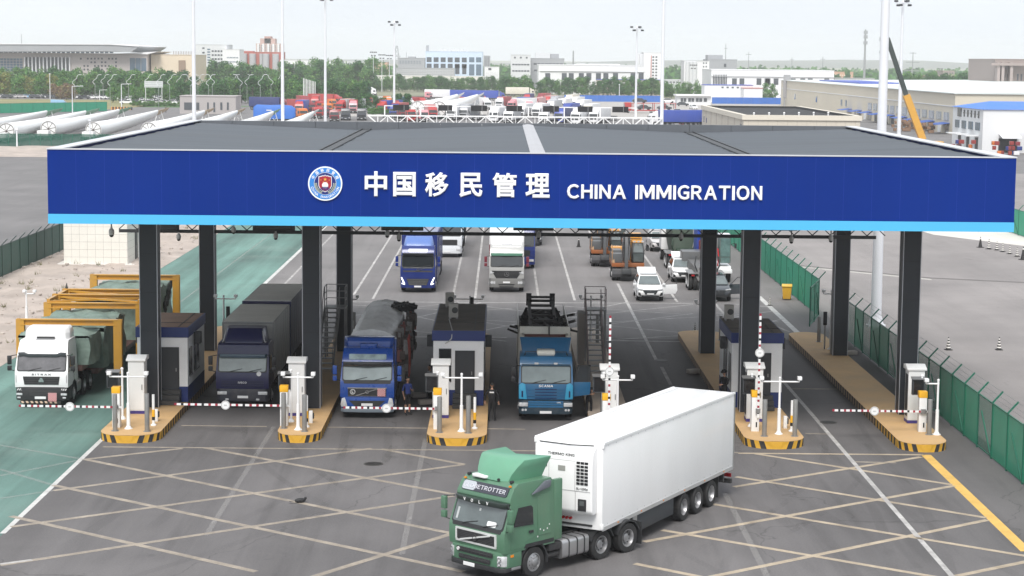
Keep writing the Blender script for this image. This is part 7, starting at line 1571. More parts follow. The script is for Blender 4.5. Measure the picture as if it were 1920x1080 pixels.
t = fence('low green mesh fence in front of the blade roots at left', (-98,357), (-56,357), 22, 2.4, [mesh_mat('fence_net_low', (.012,.10,.07), .55)], arms=False, wire=False)
fence('green sheet fence along the dry field at far left', (-150,545), (-117,590), 14, 2.8, [M_net3], arms=False, wire=False)
sheet('grass_field', [(-260,600),(-122,600),(-104,740),(-260,740)], .02, pm('field_dry', (.22,.20,.09), .95, 0, .35, .06, dirt=.5, dcol=(.12,.15,.05)))
sheet('hedge_strip', [(-118,640),(-95,640),(-80,668),(-118,668)], .02, pm('verge_green', (.06,.14,.035), .95, 0, .3, .3))
sheet('parking_ground', [(-300,668),(-70,668),(-70,900),(-300,900)], .012, A_far)
sheet('far_concrete', [(-70,560),(170,560),(170,860),(-70,860)], .016, pm('yard_concrete', (.36,.34,.32), .9, 0, .1, .05, dirt=.2, dcol=(.24,.23,.22)))
g = G(228,206); t = thing('striped_barrier', 'row of black and orange striped barrier blocks on the yard at left', 'barrier', (g.x, g.y, 0))
mb = MB()
for k in range(14): mb.box(-3.2+.46*k,-3.2+.46*(k+1),-.3,.3,0,.9,k%2)
mb.build('barrier_blocks', [pm('block_orange', (.60,.30,.10), .6), K_blk], t)

# ------------------------------------------------------------ trees
def leaf_mat(name, col):
    m = pm(name, col, .75, 0, .30, .5, spec=.25); return m
LEAF = [leaf_mat('leaf_mid', (.072,.185,.045)), leaf_mat('leaf_dark', (.034,.105,.032)), leaf_mat('leaf_light', (.150,.27,.062)), leaf_mat('leaf_yellow', (.23,.24,.07)), leaf_mat('leaf_red', (.19,.12,.08))]
M_bark = pm('bark', (.10,.08,.06), .9, 0, .25, 3)
def tree_proto(seed, h, rx, mats, kind='round'):
    rnd = random.Random(seed); tr = MB(); tr.cyl((0,0,0),(.1,0,h*.45),.16,.10,7); tr.cyl((.1,0,h*.45),(0,.1,h*.85),.10,.03,6)
    for k in range(6): a = rnd.uniform(0,6.28); tr.cyl((0.05,0,h*(.3+.06*k)),(rx*.6*cos(a),rx*.6*sin(a),h*(.5+.07*k)),.06,.02,5)
    cr = MB(); clumps = []
    for k in range(34):
        a = rnd.uniform(0,6.28); u = rnd.random(); z = h*(.16+.80*u); prof = (1-abs(u-.42)/.62)**.6 if kind == 'round' else (1-u)**.75+.08
        rr = rx*prof*rnd.uniform(.25,1.0); clumps.append((rr*cos(a), rr*sin(a), z, rnd.uniform(.32,.55)*rx))
    for cx, cy, cz, cr_ in clumps:
        for k in range(46):
            d = Vector((rnd.gauss(0,1),rnd.gauss(0,1),rnd.gauss(0,.8))).normalized()*cr_*rnd.uniform(.55,1.05); c0 = Vector((cx,cy,cz))+d; s = rnd.uniform(.16,.34)*(.7+rx*.10)
            u = Vector((rnd.uniform(-1,1),rnd.uniform(-1,1),rnd.uniform(-1,1))).normalized(); v = u.cross(d.normalized()+Vector((.01,.02,.03))).normalized()
            cr.add([c0-u*s, c0+v*s*.7, c0+u*s, c0-v*s*.7], [(0,1,2,3)], 0 if rnd.random() < .6 else (1 if rnd.random() < .5 else 2))
    return tr.mesh('trunk', M_bark, smooth=True), cr.mesh('crown', mats)
LM, LD, LL, LY, LR_ = LEAF
PROTO = {'round':[tree_proto(s, 8, 2.9, [LM,LD,LL]) for s in (1,2,3,4)], 'dark':[tree_proto(s, 8, 2.7, [LD,LD,LM]) for s in (11,12,13)], 'yellow':[tree_proto(s, 8, 2.6, [LY,LM,LY]) for s in (21,22)], 'red':[tree_proto(s, 7, 2.4, [LR_,LR_,LY]) for s in (31,32)], 'cone':[tree_proto(s, 8, 2.2, [LD,LM,LD], 'cone') for s in (41,42)]}
rt = random.Random(99)
def tree(kind, x, y, h, label, group, wide=1.0):
    t = thing('tree', label, 'tree', (x, y, 0), rt.uniform(0,6.28), group); a, b = rt.choice(PROTO[kind]); k = h/8
    for nm, me in (('trunk',a),('crown',b)): o = link(nm, me, t); 
    t.scale = (k*wide*rt.uniform(.9,1.15), k*wide*rt.uniform(.9,1.15), k*rt.uniform(.92,1.08))
def row(px0, px1, n, Y, h, kinds, label, group, jit=12, wide=1.0, hv=.15):
    for i in range(n):
        px = px0+(px1-px0)*(i+.5+rt.uniform(-.35,.35))/n; y = Y+rt.uniform(-jit,jit); x = P(px,150,y).x
        tree(rt.choice(kinds), x, y, h*rt.uniform(1-hv,1+hv), label, group, wide)
GB = 'trees of the belt on the left'
row(-25,105,18,770,7.6,['yellow','yellow','round'],'yellowish leafy tree at the left edge of the tree belt',GB)
row(95,140,5,745,6.2,['red'],'reddish brown tree in the left tree belt',GB)
row(-25,350,44,845,9.6,['round','round','dark'],'green tree in the back row of the left tree belt',GB)
row(105,340,26,780,8.6,['round','dark'],'green tree in the front row of the left tree belt',GB)
row(195,335,7,705,6.0,['round'],'young round tree standing among the parked white cars',GB,wide=.9)
row(335,690,40,700,8.4,['dark','round','dark'],'dark green tree in the row behind the blue covered load','trees of the row behind the covered loads')
row(365,700,40,980,12.0,['round','dark'],'tree of the raised wood behind the dark row, left of centre','trees of the raised wood')
row(560,720,12,1080,14.0,['round'],'tall tree of the wood in front of the low white building','trees of the raised wood')
row(690,960,40,990,7.0,['round','dark'],'small tree in the band below the pale blue office','trees of the middle band')
row(940,1255,34,905,7.6,['dark','round','dark'],'round dark tree in the row along the blue hoarding','trees along the blue hoarding')
row(1245,1345,9,860,6.6,['round'],'tree beside the white gatehouse','trees right of the hoarding',wide=.9)
row(1350,1520,11,830,6.4,['round','cone'],'tree in front of the right hand white warehouse','trees right of the hoarding',wide=.9)
row(1690,1870,32,905,10.5,['cone','dark','round'],'dark tree in the row behind the beige warehouse roof','trees behind the beige warehouse',wide=.9)
row(670,770,8,600,5.0,['dark'],'low dark tree in the yard beside the grey cabs','trees in the yard',wide=1.1)
row(690,745,9,575,2.0,['round'],'clipped round bush in the yard hedge','bushes of the yard hedge',jit=3,wide=1.3)
row(245,338,14,650,1.6,['round'],'low bush of the green strip in front of the parked cars','bushes of the green strip',jit=4,wide=1.8)

# ------------------------------------------------------------ buildings
M_win = pm('window_dark', (.075,.085,.095), .15, 0, .15, .3, spec=.7); M_winb = pm('window_blue', (.10,.15,.20), .12, 0, .2, .3, spec=.8)
def wall(name, col, rough=.7): return pm(name, col, rough, 0, .05, .08, dirt=.12, dcol=tuple(q*.75 for q in col))
def bld(label, x0, x1, yt, Y, depth, mat, name='building', wins=(), parapet=.6, roofm=None, roofs=(), cat='building', rowband=None):
    a, b = P(x0, yt, Y), P(x1, yt, Y); w = b.x-a.x; h = (a.z+b.z)/2; xc = (a.x+b.x)/2
    t = thing(name, label, cat, (xc, Y, 0)); k = Y/FPX
    mb = MB(); mb.box(-w/2,w/2,0,depth,0,h); mb.build('walls', mat, t)
    mb = MB(); mb.box(-w/2-.15,w/2+.15,-.15,depth+.15,h,h+parapet*.35); mb.build('roof', roofm or mat, t)
    for (rx0, rx1, ryt, m) in roofs:
        p, q = P(rx0, ryt, Y+depth*.3), P(rx1, ryt, Y+depth*.3); mb = MB(); mb.box(p.x-xc,q.x-xc,depth*.25,depth*.8,h,p.z); mb.build('roof_block', m or mat, t)
    for (wx0, wx1, wy0, wy1, nx, ny, fx, fy, m) in wins:
        p, q = P(wx0, wy0, Y), P(wx1, wy1, Y)
        for i in range(nx):
            for j in range(ny):
                cx = p.x+(q.x-p.x)*(i+.5)/nx-xc; cz = q.z+(p.z-q.z)*(j+.5)/ny; dw, dh = (q.x-p.x)/nx*fx, (p.z-q.z)/ny*fy
                if cz-dh/2 < .1: continue
                mb = MB(); mb.box(cx-dw/2,cx+dw/2,-.12,.02,cz-dh/2,cz+dh/2); o = mb.build('window', m or M_win, t)
    return t, xc, h
B_beige = wall('stone_beige', (.52,.47,.44)); B_cream = wall('stone_cream', (.66,.56,.42)); B_white = wall('wall_white', (.74,.74,.75)); B_grey = wall('wall_grey', (.34,.35,.37)); B_pale = wall('wall_pale', (.60,.61,.62)); B_lblue = wall('wall_pale_blue', (.56,.66,.78)); B_brick = wall('brick_pink', (.42,.24,.20)); B_brown = wall('stone_brown', (.30,.25,.23)); B_red = wall('panel_red', (.42,.12,.09)); B_tan = wall('sheet_beige', (.58,.53,.43)); B_gwhite = wall('sheet_white', (.70,.71,.72))
# the big hall with its sweeping roof
t, xc, h = bld('long stone hall with a sweeping upturned grey roof and dotted square windows', -90, 276, 100, 900, 60, B_beige, 'customs_hall', wins=[(-90,43,108,134,22,5,.86,.86,M_winb),(243,275,108,134,3,1,.92,.95,M_winb)])
mb = MB(); pts = [(P(a,b,900).x-xc, P(a,b,900).z) for a, b in ((-95,82.5),(212,83.5),(266,87),(262,90),(250,98),(205,96.5),(-95,97))]; mb.prism(pts, 'y', -6, 66); mb.build('sweeping_roof', pm('roof_grey', (.33,.34,.35), .5, 0, .05, .1), t)
mb = MB(); pts = [(P(a,b,900).x-xc, P(a,b,900).z) for a, b in ((-95,81.6),(212,82.6),(266,86.2),(266,87.6),(212,84),(-95,83))]; mb.prism(pts, 'y', -6.4, 66.4); mb.build('roof_edge', M_white, t)
for k in range(13): a = P(47+84*k/12,107,900); b = P(47+84*k/12,137,900); mb = MB(); mb.box(a.x-xc-.22,a.x-xc+.22,-1.2,0,b.z,a.z); mb.build('fin', M_white, t)
mb = MB(); p, q = P(47,107,900), P(131,137,900); mb.box(p.x-xc,q.x-xc,-.1,.02,q.z,p.z); mb.build('glass_wall', M_win, t)
for i in range(11):
    for j in range(4):
        if (i*7+j*5)%6 in (1,) or (j in (1,3) and (i*3+j)%4 == 0) or (j > 0 and i in (0,)): continue
        p = P(151.5+6.6*i,110+6.8*j,900); mb = MB(); mb.box(p.x-xc-.38,p.x-xc+.38,-.1,.02,p.z-.38,p.z+.38); mb.build('window', M_win, t)
for k in range(34): p = P(-88+9*k,99,900); mb = MB(); mb.box(p.x-xc-.8,p.x-xc+.8,-.1,.02,p.z-.15,p.z+.75); mb.build('clerestory', M_winb, t)
mb = MB(); p = P(255,100,900); mb.prism([(p.x-xc-8,p.z-.2),(p.x-xc+10,p.z+.9),(p.x-xc+5,p.z-.4)], 'y', -1, 40); mb.build('side_roof', M_white, t)
t, xc, h = bld('cream stone hall with a brown window slot and a row of spikes on the roof', 283, 362, 103, 905, 40, B_cream, 'stone_hall', wins=[(339,343,118,134,1,3,.5,.35,None)])
mb = MB(); p, q = P(335,113,905), P(348,140,905); mb.box(p.x-xc,q.x-xc,-.5,0,q.z,p.z); mb.build('brown_slot', wall('slot_brown', (.28,.20,.14)), t)
for k in range(12): p = P(324+3.1*k,103,905); mb = MB(); mb.box(p.x-xc-.12,p.x-xc+.12,2,2.3,h,h+1.7); mb.build('spike', B_brown, t)
bld('white office block with a stepped right side above the tree belt', 367, 425, 84, 1150, 25, B_pale, 'office_block', wins=[(377,386,86,120,1,4,.5,.35,None),(396,424,92,122,5,4,.7,.42,M_win),(388,395,90,120,1,6,.8,.5,M_winb)])
bld('lower pale wing right of the white office block', 417, 449, 93, 1140, 20, B_white, 'office_wing', wins=[(425,447,104,120,8,2,.6,.3,M_winb)])
t, xc, h = bld('silo house of red panels and grey round silos', 450, 528, 98, 1200, 20, B_red, 'silo_house', cat='silo', roofs=[(452,474,95.5,B_red)])
for px, r in ((458,2.4),(474,2.6),(490,1.3),(499,2.6),(517,2.6)): p = P(px,100,1200); mb = MB(); mb.cyl((p.x-xc,-1.2,0),(p.x-xc,-1.2,h-.8),r*.75,None,16); mb.build('silo', wall('silo_grey', (.42,.42,.43)), t, smooth=True)
t, xc, h = bld('tall pink and white apartment tower with stepped crown behind the silos', 480, 527, 82, 1750, 25, wall('tower_pink', (.52,.38,.34)), 'apartment_tower', wins=[(481,526,84,97,12,4,.45,.5,M_winb)], roofs=[(488,516,72,wall('tower_pink2', (.46,.32,.28))),(496,508,68,B_brick)])
for k in range(5): p = P(484+9.5*k,90,1750); mb = MB(); mb.box(p.x-xc-.8,p.x-xc+.8,-.6,0,0,h); mb.build('balcony_stack', B_white, t)
bld('low white building with dark windows behind the tall trees', 525, 583, 113, 1180, 20, B_white, 'low_building', wins=[(533,562,119,130,3,1,.8,.8,M_win)], roofs=[])
bld('small white building with one dark opening beside the second mast', 562, 624, 113.5, 1230, 20, B_white, 'low_building', wins=[(566,580,119,130,2,1,.8,.9,M_win)])
bld('distant pale roofs left of the brick house', 622, 690, 115.5, 1900, 30, B_pale, 'far_houses', wins=[(625,688,117,120,14,1,.5,.6,M_winb)])
bld('pinkish brick house with pale facade left of the lattice tower', 688, 726, 117, 1400, 20, wall('brick_light', (.58,.36,.26)), 'brick_house', wins=[(690,724,120,128,9,2,.5,.5,B_cream)], roofm=B_brick)
bld('grey block with sloping roof line left of the pale blue office', 746, 796, 109, 1250, 30, B_grey, 'grey_block', wins=[(748,790,113,120,8,2,.5,.4,M_winb)], roofs=[(765,778,106,B_grey)])
bld('long grey patterned wall below the grey block', 742, 852, 128, 1100, 10, wall('wall_pattern', (.40,.41,.42)), 'patterned_wall', wins=[(744,850,130,140,24,3,.8,.25,B_pale)], cat='wall')
bld('long cream low building under the pale blue office', 675, 907, 143, 1060, 14, wall('wall_cream', (.68,.66,.62)), 'long_low_building', wins=[(680,905,146,149,40,1,.5,.6,B_pale)])
t, xc, h = bld('pale blue office with two rows of dark windows and tall panes at right', 798, 905, 97, 1120, 30, B_lblue, 'blue_office', wins=[(798,877,107,117,6,1,.70,.95,M_win),(798,877,119,128,6,1,.70,.95,M_win),(878,904,107,117,2,1,.75,.95,M_winb),(878,904,120,142,2,1,.75,.95,M_winb),(851,877,120,140,2,1,.6,.9,M_win)])
for k in range(7): p = P(827+8*k,97,1120); mb = MB(); mb.box(p.x-xc-.7,p.x-xc+.7,1,1.3,h,h+1.6); mb.build('roof_letter_panel', B_pale, t)
p = P(801,97,1120); mb = MB(); mb.box(p.x-xc-.8,p.x-xc+.8,4,5,h,h+3.5); mb.build('roof_tank', B_grey, t)
bld('small white house with dark grille right of the pale blue office', 909, 936, 126, 1050, 14, B_white, 'white_house', wins=[(915,922,127,132,1,1,.8,.8,None),(910,934,135,148,6,5,.6,.4,B_pale)])
bld('narrow grey block with pipes behind the small white house', 907, 919, 105, 1250, 14, B_grey, 'pipe_block', wins=[(908,918,107,125,3,1,.3,1,M_win)])
bld('pale grey tiered block left of the long warehouse', 958, 995, 103, 1080, 20, B_pale, 'tiered_block', wins=[(960,993,106,110,3,1,.3,.8,None),(960,993,119,123,6,1,.8,.7,M_win),(960,993,131,135,6,1,.8,.7,M_win)])
bld('dark grey block with roof rooms behind the long warehouse', 993, 1058, 110, 1100, 24, B_grey, 'grey_block', wins=[(1000,1056,118,122,8,1,.8,.8,M_win),(1000,1056,130,134,6,1,.7,.8,M_win)], roofs=[(1004,1032,99,B_pale),(1033,1048,101,B_grey)])
t, xc, h = bld('long white warehouse with a row of dark square windows', 1010, 1208, 122.5, 960, 40, B_white, 'warehouse', wins=[], roofs=[(1080,1162,119.5,B_white)])
for px in (1027,1058,1071,1090,1104,1122,1136,1154,1187,1202): p, q = P(px-4.6,137,960), P(px+4.6,150,960); mb = MB(); mb.box(p.x-xc,q.x-xc,-.15,.02,q.z,p.z); mb.build('window', M_win, t)
mb = MB(); p, q = P(1012,133,960), P(1208,134.5,960); mb.box(p.x-xc,q.x-xc,-.6,0,q.z,p.z); mb.build('ledge', B_pale, t)
bld('low blue roofed shed below the long white warehouse', 1120, 1240, 150, 930, 12, wall('shed_tan', (.46,.40,.34)), 'shed', roofm=pm('roof_blue', (.03,.07,.40), .5), wins=[(1125,1180,153,158,1,1,.95,.9,B_gwhite)])
t, xc, h = bld('white tower block with two columns of red framed windows', 1207, 1246, 99, 1000, 18, B_white, 'white_tower', wins=[(1222,1233,104,150,2,8,.55,.45,M_win)])
mb = MB(); p, q = P(1221.6,104,1000), P(1224,150,1000); mb.box(p.x-xc-.3,p.x-xc+.1,-.1,.0,q.z,p.z); mb.build('red_strip', B_red, t)
for px in (1197,1204): p = P(px,101,1000); mb = MB(); mb.cyl((p.x-xc,3,0),(p.x-xc,3,h-.5),1.2,None,14); mb.build('silo', B_pale, t, smooth=True)
t, xc, h = bld('pale block with silo columns and small dark windows on its right edge', 1283, 1330, 115, 1000, 18, B_white, 'silo_block', wins=[(1317,1326,115,148,2,5,.5,.4,M_win)])
for px in (1289,1296,1303): p = P(px,118,1000); mb = MB(); mb.cyl((p.x-xc,-.6,0),(p.x-xc,-.6,h-.3),1.0,None,14); mb.build('silo', B_pale, t, smooth=True)
bld('grey windowless block with a raised left part', 1327, 1382, 112, 1040, 24, B_grey, 'grey_block', wins=[(1357,1362,119,126,1,1,.9,.9,M_win)], roofs=[(1327,1355,103,B_grey)])
t, xc, h = bld('long white warehouse with a fin screen at its left end', 1334, 1564, 132, 860, 40, B_white, 'warehouse', wins=[])
for px in (1377,1391,1423,1438,1440,1455,1487,1505,1519,1550): p, q = P(px-4.3,147,860), P(px+4.3,159,860); mb = MB(); mb.box(p.x-xc,q.x-xc,-.15,.02,q.z,p.z); mb.build('window', M_win, t)
for k in range(9): p, q = P(1337+3*k,140,860), P(1338.4+3*k,158,860); mb = MB(); mb.box(p.x-xc,q.x-xc,-.4,.0,q.z,p.z); mb.build('fin', M_win, t)
mb = MB(); p, q = P(1334,143,860), P(1564,144,860); mb.box(p.x-xc,q.x-xc,-.5,0,q.z,p.z); mb.build('ledge', B_pale, t)
bld('low building with a blue edged roof in front of the fin screen', 1321, 1412, 160, 800, 12, B_gwhite, 'low_shop', roofm=pm('roof_blue', (.03,.07,.40), .5), wins=[(1350,1388,162,166,4,1,.4,.7,M_win)])
bld('small house with a reddish roof right of the blue edged building', 1395, 1430, 166, 790, 12, B_gwhite, 'small_house', roofm=B_red)
bld('grey jumble of low sheds left of the pale silo block', 1246, 1290, 150, 1050, 14, B_pale, 'low_sheds', wins=[(1248,1286,152,156,6,1,.7,.6,M_win)])
bld('distant terracotta coloured houses right of the white warehouse', 1563, 1600, 135, 1500, 20, wall('terracotta', (.55,.33,.22)), 'far_houses', wins=[(1565,1598,139,144,8,1,.5,.6,B_cream)])
bld('distant pale sheds behind the telecom mast', 1566, 1640, 147, 1300, 20, wall('far_grey', (.36,.37,.37)), 'far_sheds', wins=[(1570,1638,149,153,10,1,.6,.6,B_pale)])
bld('distant flat block behind the twin headed lamp posts', 1768, 1790, 133, 1300, 20, B_brown, 'far_block', wins=[(1770,1788,135,139,4,1,.5,.6,M_win)])
bld('distant red trimmed low shed between the right hand lamp posts', 1728, 1775, 142, 1200, 20, wall('far_red', (.40,.25,.24)), 'far_sheds', wins=[(1730,1772,144,147,6,1,.6,.6,B_pale)])
# brown stone building at the right edge
t, xc, h = bld('brown stone building with a projecting roof slab at the right edge', 1866, 2000, 112, 700, 40, B_brown, 'stone_building', wins=[(1905,1925,138,152,3,1,.45,.9,M_win),(1880,1892,138,152,2,1,.35,.9,M_win),(1880,1892,158,176,2,1,.35,.9,M_win),(1905,1925,158,176,3,1,.45,.9,M_win)])
mb = MB(); p, q = P(1854,118,700), P(2000,124,700); mb.box(p.x-xc,q.x-xc,-4,0,q.z,p.z); mb.build('roof_slab', B_brown, t); 
for px in (1869,1877,1893): p = P(px,112,700); mb = MB(); mb.box(p.x-xc-.5,p.x-xc+.5,-3.4,0,0,h-1); mb.build('pier', wall('stone_brown2', (.34,.29,.27)), t)
# beige warehouse running away on the right
t = thing('warehouse', 'long beige sheet warehouse with blue awnings over its loading doors', 'building', (104, 460, 0)); H = 9.6
mb = MB(); mb.box(0,150,0,290,0,H); mb.build('walls', B_tan, t)
mb = MB(); mb.prism([(-.4,H),(75,H+.7),(150.4,H),(150.4,H-.2),(-.4,H-.2)], 'y', -.4, 290.4); mb.build('roof', pm('sheet_roof', (.60,.64,.62), .5, 0, .06, .1), t)
mb = MB(); mb.box(8,22,170,250,H+.1,H+.45); mb.build('roof_light', pm('roof_blue', (.03,.07,.40), .5), t)
for k in range(34):
    y = 6+8.2*k; 
    if k < 13 or k in (17,18,24,30): mb = MB(); mb.box(-.15,.02,y,y+(5.0 if k < 13 else 2.2),3.1,5.0); mb.build('window', M_winb, t)
    if k < 13: mb = MB(); [mb.box(-.18,-.15,y+1.6*q,y+.15+1.6*q,3.1,5.0) for q in (0,1,2,3)]; mb.build('window_bar', B_gwhite, t)
    if k < 16: mb = MB(); mb.box(-.1,.02,y,y+3.2,.1,2.1); d = mb.build('door', [M_win, B_gwhite, M_dark][k%3], t)
    if k%2 == 0 and k < 18: mb = MB(); mb.prism([(-3.2,2.2),(0,2.6),(0,2.48),(-3.2,2.08)], 'y', y-1.2, y+6.6); mb.build('awning', pm('awning_blue', (.03,.10,.40), .5), t)
mb = MB(); mb.box(-.12,.0,.0,290,6.4,6.6); mb.build('wall_stripe', B_gwhite, t)
# white building with blue roof, right edge
t = thing('white_depot', 'white depot with a bright blue roof and folding canopies at the right edge', 'building', (88.7, 369, 0)); H = 8.0
mb = MB(); mb.box(0,90,0,25,0,H); mb.build('walls', B_gwhite, t)
mb = MB(); mb.add([(-.3,-.3,H),(90,-.3,H),(90,25.3,H),(-.3,25.3,H),(4,12,H+1.3),(90,12,H+1.3)], [(0,1,5,4),(3,4,5,2),(0,4,3),(0,3,2,1)]); mb.build('roof', pm('roof_bright_blue', (.02,.16,.60), .45, 0, .05, .2), t)
for k in range(4): mb = MB(); mb.box(-.12,.02,2.2+5.6*k,5.6+5.6*k,4.0,5.5); mb.build('window', M_winb, t)
mb = MB(); mb.box(-.15,.0,17.5,20.5,6.2,7.8); mb.build('logo_panel', M_win, t)
for k in range(5): mb = MB(); mb.box(-.15,.0,14.6-2.9*k,15.3-2.9*k,6.3,7.6); mb.box(-.16,-.15,14.2-2.9*k,15.7-2.9*k,6.9,7.1); mb.build('sign_letter', M_win, t)
for k in range(9): mb = MB(); mb.prism([(-3.0,2.9),(0,3.6),(0,3.45),(-3.0,2.75)], 'x', 3+5*k, 6.6+5*k); mb.v = [(x,y,z) for x,y,z in mb.v]; mb.build('folding_canopy', B_gwhite, t); mb = MB(); mb.box(3+5*k,6.4+5*k,-.1,.02,.1,2.7); mb.build('door', M_dark, t)
for k in range(3): mb = MB(); mb.box(-2.4,0,3+7*k,6+7*k,2.9,3.1); mb.build('porch', B_gwhite, t); mb = MB(); mb.box(-.1,.02,3.4+7*k,5.4+7*k,.1,2.6); mb.build('door', M_dark, t)
# beige flat building right behind the canopy
t = thing('flat_roofed_hall', 'beige flat roofed hall with a dark roof right behind the canopy', 'building', (49.3, 410, 0)); H = 5.4
mb = MB(); mb.box(0,24,0,86,0,H-.62); mb.build('walls', wall('clad_beige', (.55,.50,.42)), t)
mb = MB(); mb.box(-.3,24.3,-.3,.8,H-.9,H+.1); mb.box(-.3,.8,.8,86.3,H-.9,H+.1); mb.box(23.2,24.3,.8,86.3,H-.9,H+.1); mb.box(.8,23.2,85.2,86.3,H-.9,H+.1); mb.build('parapet', wall('clad_beige2', (.64,.59,.50)), t)
mb = MB(); mb.box(.8,23.2,.8,85.2,H-.5,H-.45); mb.build('roof', pm('roof_black', (.012,.012,.013), .8), t)
mb = MB(); mb.box(.82,.9,.82,85,H-.45,H+.05); mb.box(23.1,23.18,.82,85,H-.45,H+.05); mb.box(.9,23.1,85.0,85.15,H-.45,H+.05); mb.build('roof_lining', pm('roof_black', (.012,.012,.013), .8), t)
for k in range(6): mb = MB(); mb.cyl((2.5+3.4*k,3+2*k,H-.45),(2.5+3.4*k,3+2*k,H+.35),.16,None,8); mb.ball((2.5+3.4*k,3+2*k,H+.35),.24,8,5); mb.build('roof_vent', M_white, t)
for k in range(7): mb = MB(); mb.box(-.05,.0,4+12*k,4.25+12*k,0,H-.9); mb.build('wall_joint', B_brown, t)
for k in range(12): mb = MB(); mb.box(1+2*k,1.06+2*k,-.04,.0,0,H-.9); mb.build('wall_joint', wall('clad_line', (.42,.38,.32)), t)
for y, w_, h_ in ((3,2.2,2.0),(74,1,1.2),(80,1,1.4)): mb = MB(); mb.box(-.08,.0,y,y+w_,1.5,1.5+h_); mb.build('window', M_win, t)
# small grey building, gatehouse, hoardings
bld('small grey building with narrow windows behind the left mast', 337, 442, 181, 572, 12, wall('clad_grey', (.40,.37,.36)), 'small_building', wins=[(345,374,192,206,1,1,.98,1,M_win),(388.5,391.5,192,206,1,1,1,1,M_win),(400,403.5,192,210,1,1,1,1,M_win),(413,417,192,206,1,1,1,1,M_win),(425.5,429,192,206,1,1,1,1,M_win)])
t, xc, h = bld('white gatehouse with a flat overhanging roof beside the yard', 1270, 1333, 180, 740, 10, B_gwhite, 'gatehouse', wins=[(1276,1287,184,191,2,1,.85,.95,M_win),(1290,1302,184,191,2,1,.85,.95,M_win),(1304,1317,184,191,2,1,.85,.95,M_win),(1319,1326,184,191,1,1,.85,.95,M_win)])
mb = MB(); mb.box(-6.8,6.8,-1.2,11,h,h+.5); mb.build('roof_slab', M_white, t)
M_hoard = pm('hoarding_blue', (.03,.13,.45), .5, 0, .08, .5)
def hoarding(label, px0, px1, py, H):
    a, b = G(px0, py), G(px1, py+.009*(px1-px0)); t = thing('hoarding', label, 'fence', (a.x, a.y, 0), math.atan2(b.y-a.y, b.x-a.x)); L = (b-a).length; n = max(2, int(L/3))
    for k in range(n): mb = MB(); mb.box(L*k/n+.02, L*(k+1)/n-.02, -.03, .03, .05, H); mb.build('panel', M_hoard, t)
    for k in range(n+1): mb = MB(); mb.box(L*k/n-.05, L*k/n+.05, .03, .12, 0, H+.1); mb.build('post', M_steel, t)
hoarding('blue sheet hoarding in front of the dark tree row', 1058, 1243, 190, 2.5); hoarding('blue sheet hoarding right of the white gatehouse', 1335, 1512, 194.5, 2.5)
p = P(1476,140,735); t = thing('billboard_pylon', 'grey upright billboard pylon on two legs near the beige warehouse', 'billboard', (p.x, 735, 0))
mb = MB(); mb.box(-1.25,1.25,-.4,.4,3.2,p.z); mb.build('board', wall('pylon_grey', (.30,.30,.31)), t); 
for s in (-1,1): mb = MB(); mb.box(s*.8-.25,s*.8+.25,-.3,.3,0,3.2); mb.build('leg', wall('pylon_grey', (.30,.30,.31)), t)
p = P(288,152,690); t = thing('road_sign', 'white road sign board on two posts in front of the parked cars', 'sign', (p.x, 690, 0)); mb = MB(); mb.box(-3.2,3.2,-.1,.1,p.z-2.2,p.z); b_ = mb.build('board', wall('sign_board', (.55,.58,.58)), t)
for k in range(3): mb = MB(); mb.box(-3,3,-.13,-.1,p.z-.6-.65*k,p.z-.5-.65*k); mb.build('board_seam', B_grey, b_)
for s in (-1,1): mb = MB(); mb.cyl((s*2.8,.15,0),(s*2.8,.15,p.z-2.2),.12,None,8); mb.build('post', M_mast, t)
t = thing('fin_sign', 'row of tall white fins standing in the trees left of the second mast', 'sign', (P(580,150,690).x, 690, 0)); 
for k in range(9): mb = MB(); mb.box(-2+.5*k-.1,-2+.5*k+.1,-.2,.2,0,9.2-.25*k*.6); mb.build('fin', M_white, t)
# towers and pylons
def pole_tower(px, pt, Y, label, arms=(), r=.5, name='power_pylon', cat='pylon'):
    p = P(px, pt, Y); t = thing(name, label, cat, (p.x, Y, 0)); mb = MB(); mb.cyl((0,0,0),(0,0,p.z),r,r*.5,8); mb.build('mast', pm('pylon_steel', (.28,.29,.30), .6), t)
    for z, w_ in arms: mb = MB(); mb.bar((-w_,0,p.z-z),(w_,0,p.z-z),.35); mb.build('crossarm', pm('pylon_steel', (.28,.29,.30), .6), t)
    return t, p.z
t, z = pole_tower(1623, 55, 1350, 'grey telecom mast with antenna clusters right of the white warehouse', (), .95, 'telecom_mast', 'mast')
for dz in (2,5,9): mb = MB(); [mb.cbox((1.1*cos(k*2.1),1.1*sin(k*2.1),z-dz),(.9,.6,2.2)) for k in range(3)]; mb.build('antenna_cluster', B_grey, t)
for a in ((1404,97,1500,'thin power pole left of the white warehouse with fins',[(2,2)],.35),(1485,107,1500,'thin power pole above the white warehouse',[(2,1.5)],.35),(1543,106,1500,'thin power pole at the right end of the white warehouse',[(2,2),(8,2)],.4),(1712,98,1200,'power pylon with three crossarms right of the crane boom',[(.5,2),(6,4),(11,5)],.45),(1361,82,1300,'thin mast above the grey windowless block',[(3,1)],.35),(1277,112,1500,'thin pole left of the pale silo block',[(3,1)],.3),(1075,95,1250,'striped chimney pole behind the long white warehouse',[],.75),(762,98,1260,'slanting thin pole on the grey block',[],.25),(40,64,1300,'thin mast behind the sweeping roof',[],.3)): pole_tower(*a[:4], a[4], a[5])
p = P(744,86,1300); t = thing('lattice_tower', 'tapering lattice tower left of the grey block', 'tower', (p.x, 1300, 0)); mb = MB(); n = 9
